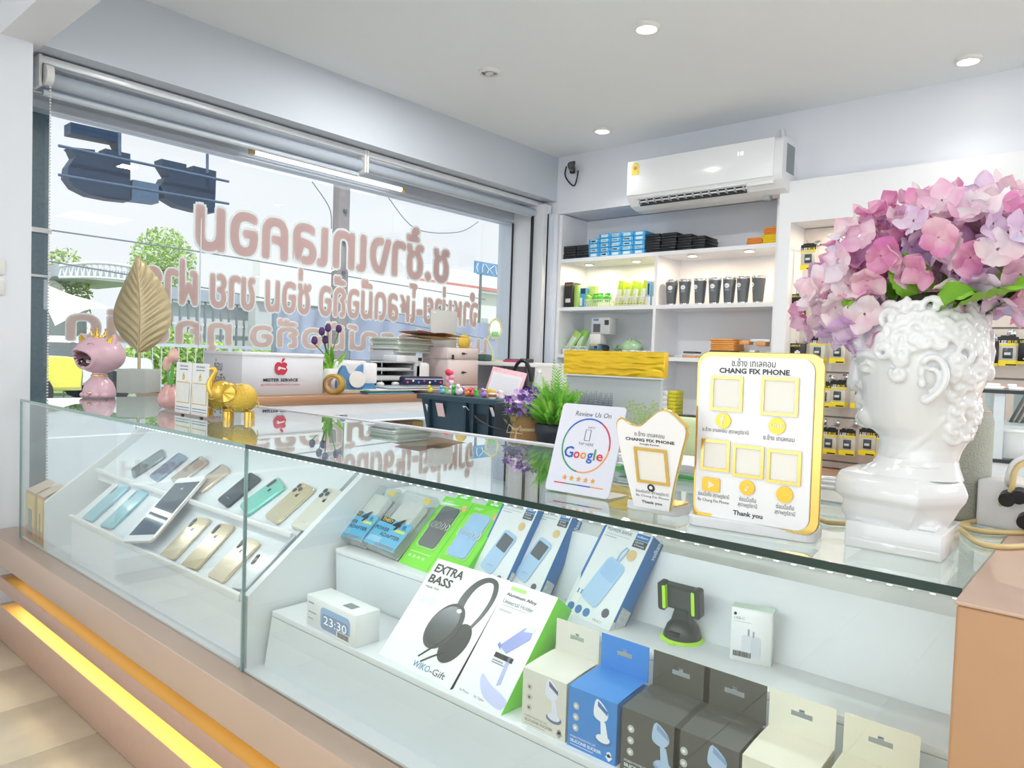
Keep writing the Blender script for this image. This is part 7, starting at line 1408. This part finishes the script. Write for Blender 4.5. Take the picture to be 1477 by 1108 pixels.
# gold banded panel
YP=1.78; a=ony(816,505,YP);c=ony(960,508,YP); bl_=ony(815,539,YP);br_=ony(956,546,YP); zb=(bl_.z+br_.z)/2
t=thing('gold_band_panel','large grey panel with a wide shiny gold foil band across its top','panel',((a.x+c.x)/2,YP,-.45)); gf=M('#f2c62e',.25,metal=.5,bump=.2,scale=10,var=.08)
part(t,'panel_board',B().box((a.x+.006,YP,-.45),(c.x-.010,YP+.014,zb+.02),.002),M('#b6bdbe',.35,var=.01),True)
b=B()
for k in range(4):
    z0=zb+(a.z-zb)*k/4; z1=zb+(a.z-zb)*(k+1)/4; b.grid(lambda u,v,z0=z0,z1=z1:Vector((a.x+(c.x-a.x)*u,YP-.006-.0012*math.sin(PI*v)**.6-.0022*noise.noise(Vector((u*9,v*1.5+k*3,2))),z0+(z1-z0)*v)),60,6)
part(t,'gold_foil_band',b,gf,True); part(t,'foil_wrap',B().box((a.x,YP-.006,zb),(c.x,YP+.020,(a.z+c.z)/2-.001),.002),gf,True); part(t,'band_edge',B().box((a.x,YP-.009,zb-.004),(c.x,YP-.004,zb)),M('#dfe3e4',.3),True)
# grey treeline shapes on the panel
b=B(); rnd=random.Random(2); z0=ony(880,583,YP).z; xL=ony(822,580,YP).x; xR=ony(883,582,YP).x
for k in range(26):
    x=xL+(xR-xL)*k/25; hh=.018+.014*abs(math.sin(k*1.1))+.008*rnd.random()
    for q in range(6):
        zq=z0-.02+hh*q/5+.012; ww=.006*(1-q/7); b.add([(x-ww,YP-.0008,zq),(x+ww*.6,YP-.0008,zq+.004),(x,YP-.0008,zq+.008)],[(0,1,2)])
b.box((xL,YP-.0006,z0-.06),(xR,YP-.0002,z0-.006)); part(t,'treeline_shapes',b,M('#76828f',.5,var=.2,scale=60),True)
p=ony(930,602,1.66); t=thing('small_vine','thin pale green sprigs peeking over the review signs','plant',(p.x,1.66,-.45)); b=B(); h=p.z+.45
for k in range(16):
    a_=k*2.4; tip=Vector((.045*math.cos(a_)*(.4+.6*((k*7)%5)/4),.03*math.sin(a_),h-.01+.045*((k*5)%7)/6)); b.tube([(0,0,h-.08),tuple(Vector((tip.x*.5,tip.y*.5,h-.02))),tuple(tip)],.0012,5)
    for q in range(4): c_=tip+Vector((.008*math.cos(q*1.7+k),0,.007*math.sin(q*1.7+k))); b.add([c_+Vector((-.005,0,0)),c_+Vector((0,0,-.003)),c_+Vector((.005,0,.002)),c_+Vector((0,0,.004))],[(0,1,2,3)])
part(t,'sprigs',b,M('#a9bf7a',.6,var=.2),kind='stuff'); part(t,'pot',B().lathe([(.03,0),(.04,h-.08),(.035,h-.08)],18,None,True),white)
# green chair behind the signs
p=ony(990,640,2.3); t=thing('office_chair','chair with a pale green padded back seen between the signs','chair',(p.x,2.95,FZ)); v0=ony(962,600,2.85);v1=ony(1010,655,2.85)
part(t,'backrest',B().box((v0.x,2.85,v1.z-.1),(v1.x+.1,2.92,v0.z),.03,seg=3),M('#b9c9a0',.8),True); part(t,'seat',B().box((v0.x-.05,2.9,v1.z-.25),(v1.x+.15,3.3,v1.z-.18),.03),M('#a9ba92',.8),True); part(t,'pedestal',B().cyl((p.x+.05,3.1,FZ+.02),(p.x+.05,3.1,v1.z-.2),.03,12).box((p.x-.2,3.08,FZ),(p.x+.3,3.12,FZ+.03)).box((p.x+.03,2.9,FZ),(p.x+.07,3.3,FZ+.03)),black,True)
# ================================================================ glass cabinet at the right
t=thing('glass_side_cabinet','glass side cabinet with dark edged shelves right of the bust','cabinet',(-.1,3.1,FZ)); YG=2.9; xA=ony(1414,564,YG).x-.06
for z,c_ in ((ony(1440,565,YG).z,'#23282d'),(ony(1440,665,YG).z,'#23282d'),(-.52,'#23282d')):
    part(t,'glass_shelf',B().box((xA,YG+.004,z-.004),(.9,3.45,z+.004)),glassmat('shelf_glass',(.8,.88,.86),boost=1.1),True); part(t,'shelf_edge',B().box((xA,YG,z-.006),(.9,YG+.004,z+.006)),M(c_,.3),True)
zt=ony(1440,565,YG).z
for x in (xA+.02,ony(1440,600,YG).x,.3,.88): part(t,'post',B().box((x-.015,YG+.006,FZ),(x+.015,YG+.03,zt-.006)),M('#c3ccd0',.3),True); part(t,'post',B().box((x-.015,3.42,FZ),(x+.015,3.444,zt-.006)),M('#c3ccd0',.3),True)
part(t,'top_rail',B().box((xA,YG+.004,ony(1440,676,YG).z-.03),(.9,YG+.03,ony(1440,666,YG).z-.004)),M('#cdd5d8',.3),True); part(t,'lower_cabinet',B().box((xA,YG+.004,FZ),(.9,3.44,-.60)),M('#c9b4a4',.4),True)
zs=ony(1440,664,YG).z+.005
t=thing('white_bin','large white plastic bin on the glass shelf right of the bust','bin',(-.2,3.0,zs)); x0=ony(1410,640,2.95).x; h=ony(1440,619,2.95).z-zs
part(t,'bin_body',B().add([(x0+.01,2.95,zs),(.1,2.95,zs),(.1,3.2,zs),(x0+.01,3.2,zs),(x0,2.935,zs+h),(.115,2.935,zs+h),(.115,3.22,zs+h),(x0,3.22,zs+h)],[(3,2,1,0),(0,1,5,4),(1,2,6,5),(2,3,7,6),(3,0,4,7)]),M('#dde2e3',.35),True); part(t,'bin_rim',B().box((x0-.004,2.93,zs+h-.006),(.12,2.938,zs+h+.004),.001),M('#e6eaea',.35),True)
x1=ony(1432,610,3.06).x; zz=ony(1450,617,3.06).z
t=thing('white_bin','smaller white bin behind the large one, filled with clear sleeves','bin',(-.1,3.1,zs)); part(t,'bin_body',B().box((x1,3.235,zs),(.2,3.40,zz+.01),.004),M('#dfe4e6',.35),True)
for k in range(14):
    x=x1+.02+.018*k; part(t,'sleeve',B().add([(x,3.25,zz),(x+.002,3.38,zz),(x+.05,3.38,zz+.115),(x+.048,3.25,zz+.115)],[(0,1,2,3)]).box((x,3.249,zz),(x+.004,3.251,zz+.02)),M('#8d9aa2' if k%2 else '#c3cdd1',.3),True)
for k,(px,w,cl,l) in enumerate(((1436,.045,'#e9e9ea','white bow shaped clip on top of the glass cabinet'),(1462,.03,'#e8ecec','second white clip on top of the glass cabinet'))):
    v=ony(px,562,3.0); solo('white_clip',B().box((-w,-.02,0),(w,.02,.012),.005).box((-w*.6,-.015,.010),(w*.3,.015,.022),.005),M(cl,.4),l,'clip',mat=Matrix.Translation((v.x,3.0,zt+.0045)))
v=ony(1430,558,3.2); solo('sweet_packets',B().grid(lambda u,w_:Vector((-.1+.5*u,-.05+.1*w_,.010+.006*math.sin(u*40)*math.sin(w_*9))),40,5).box((-.1,-.05,0),(.4,.05,.006)),M('#cf8f86',.4,var=.6,scale=60),'row of red and pink sweet packets on top of the glass cabinet','packets',mat=Matrix.Translation((v.x,3.2,zt+.0045)))
# ================================================================ lift everything so that the floor is z=0
for o in list(bpy.context.scene.objects):
    if o.parent is None: o.matrix_basis=Matrix.Translation((0,0,SH))@o.matrix_basis
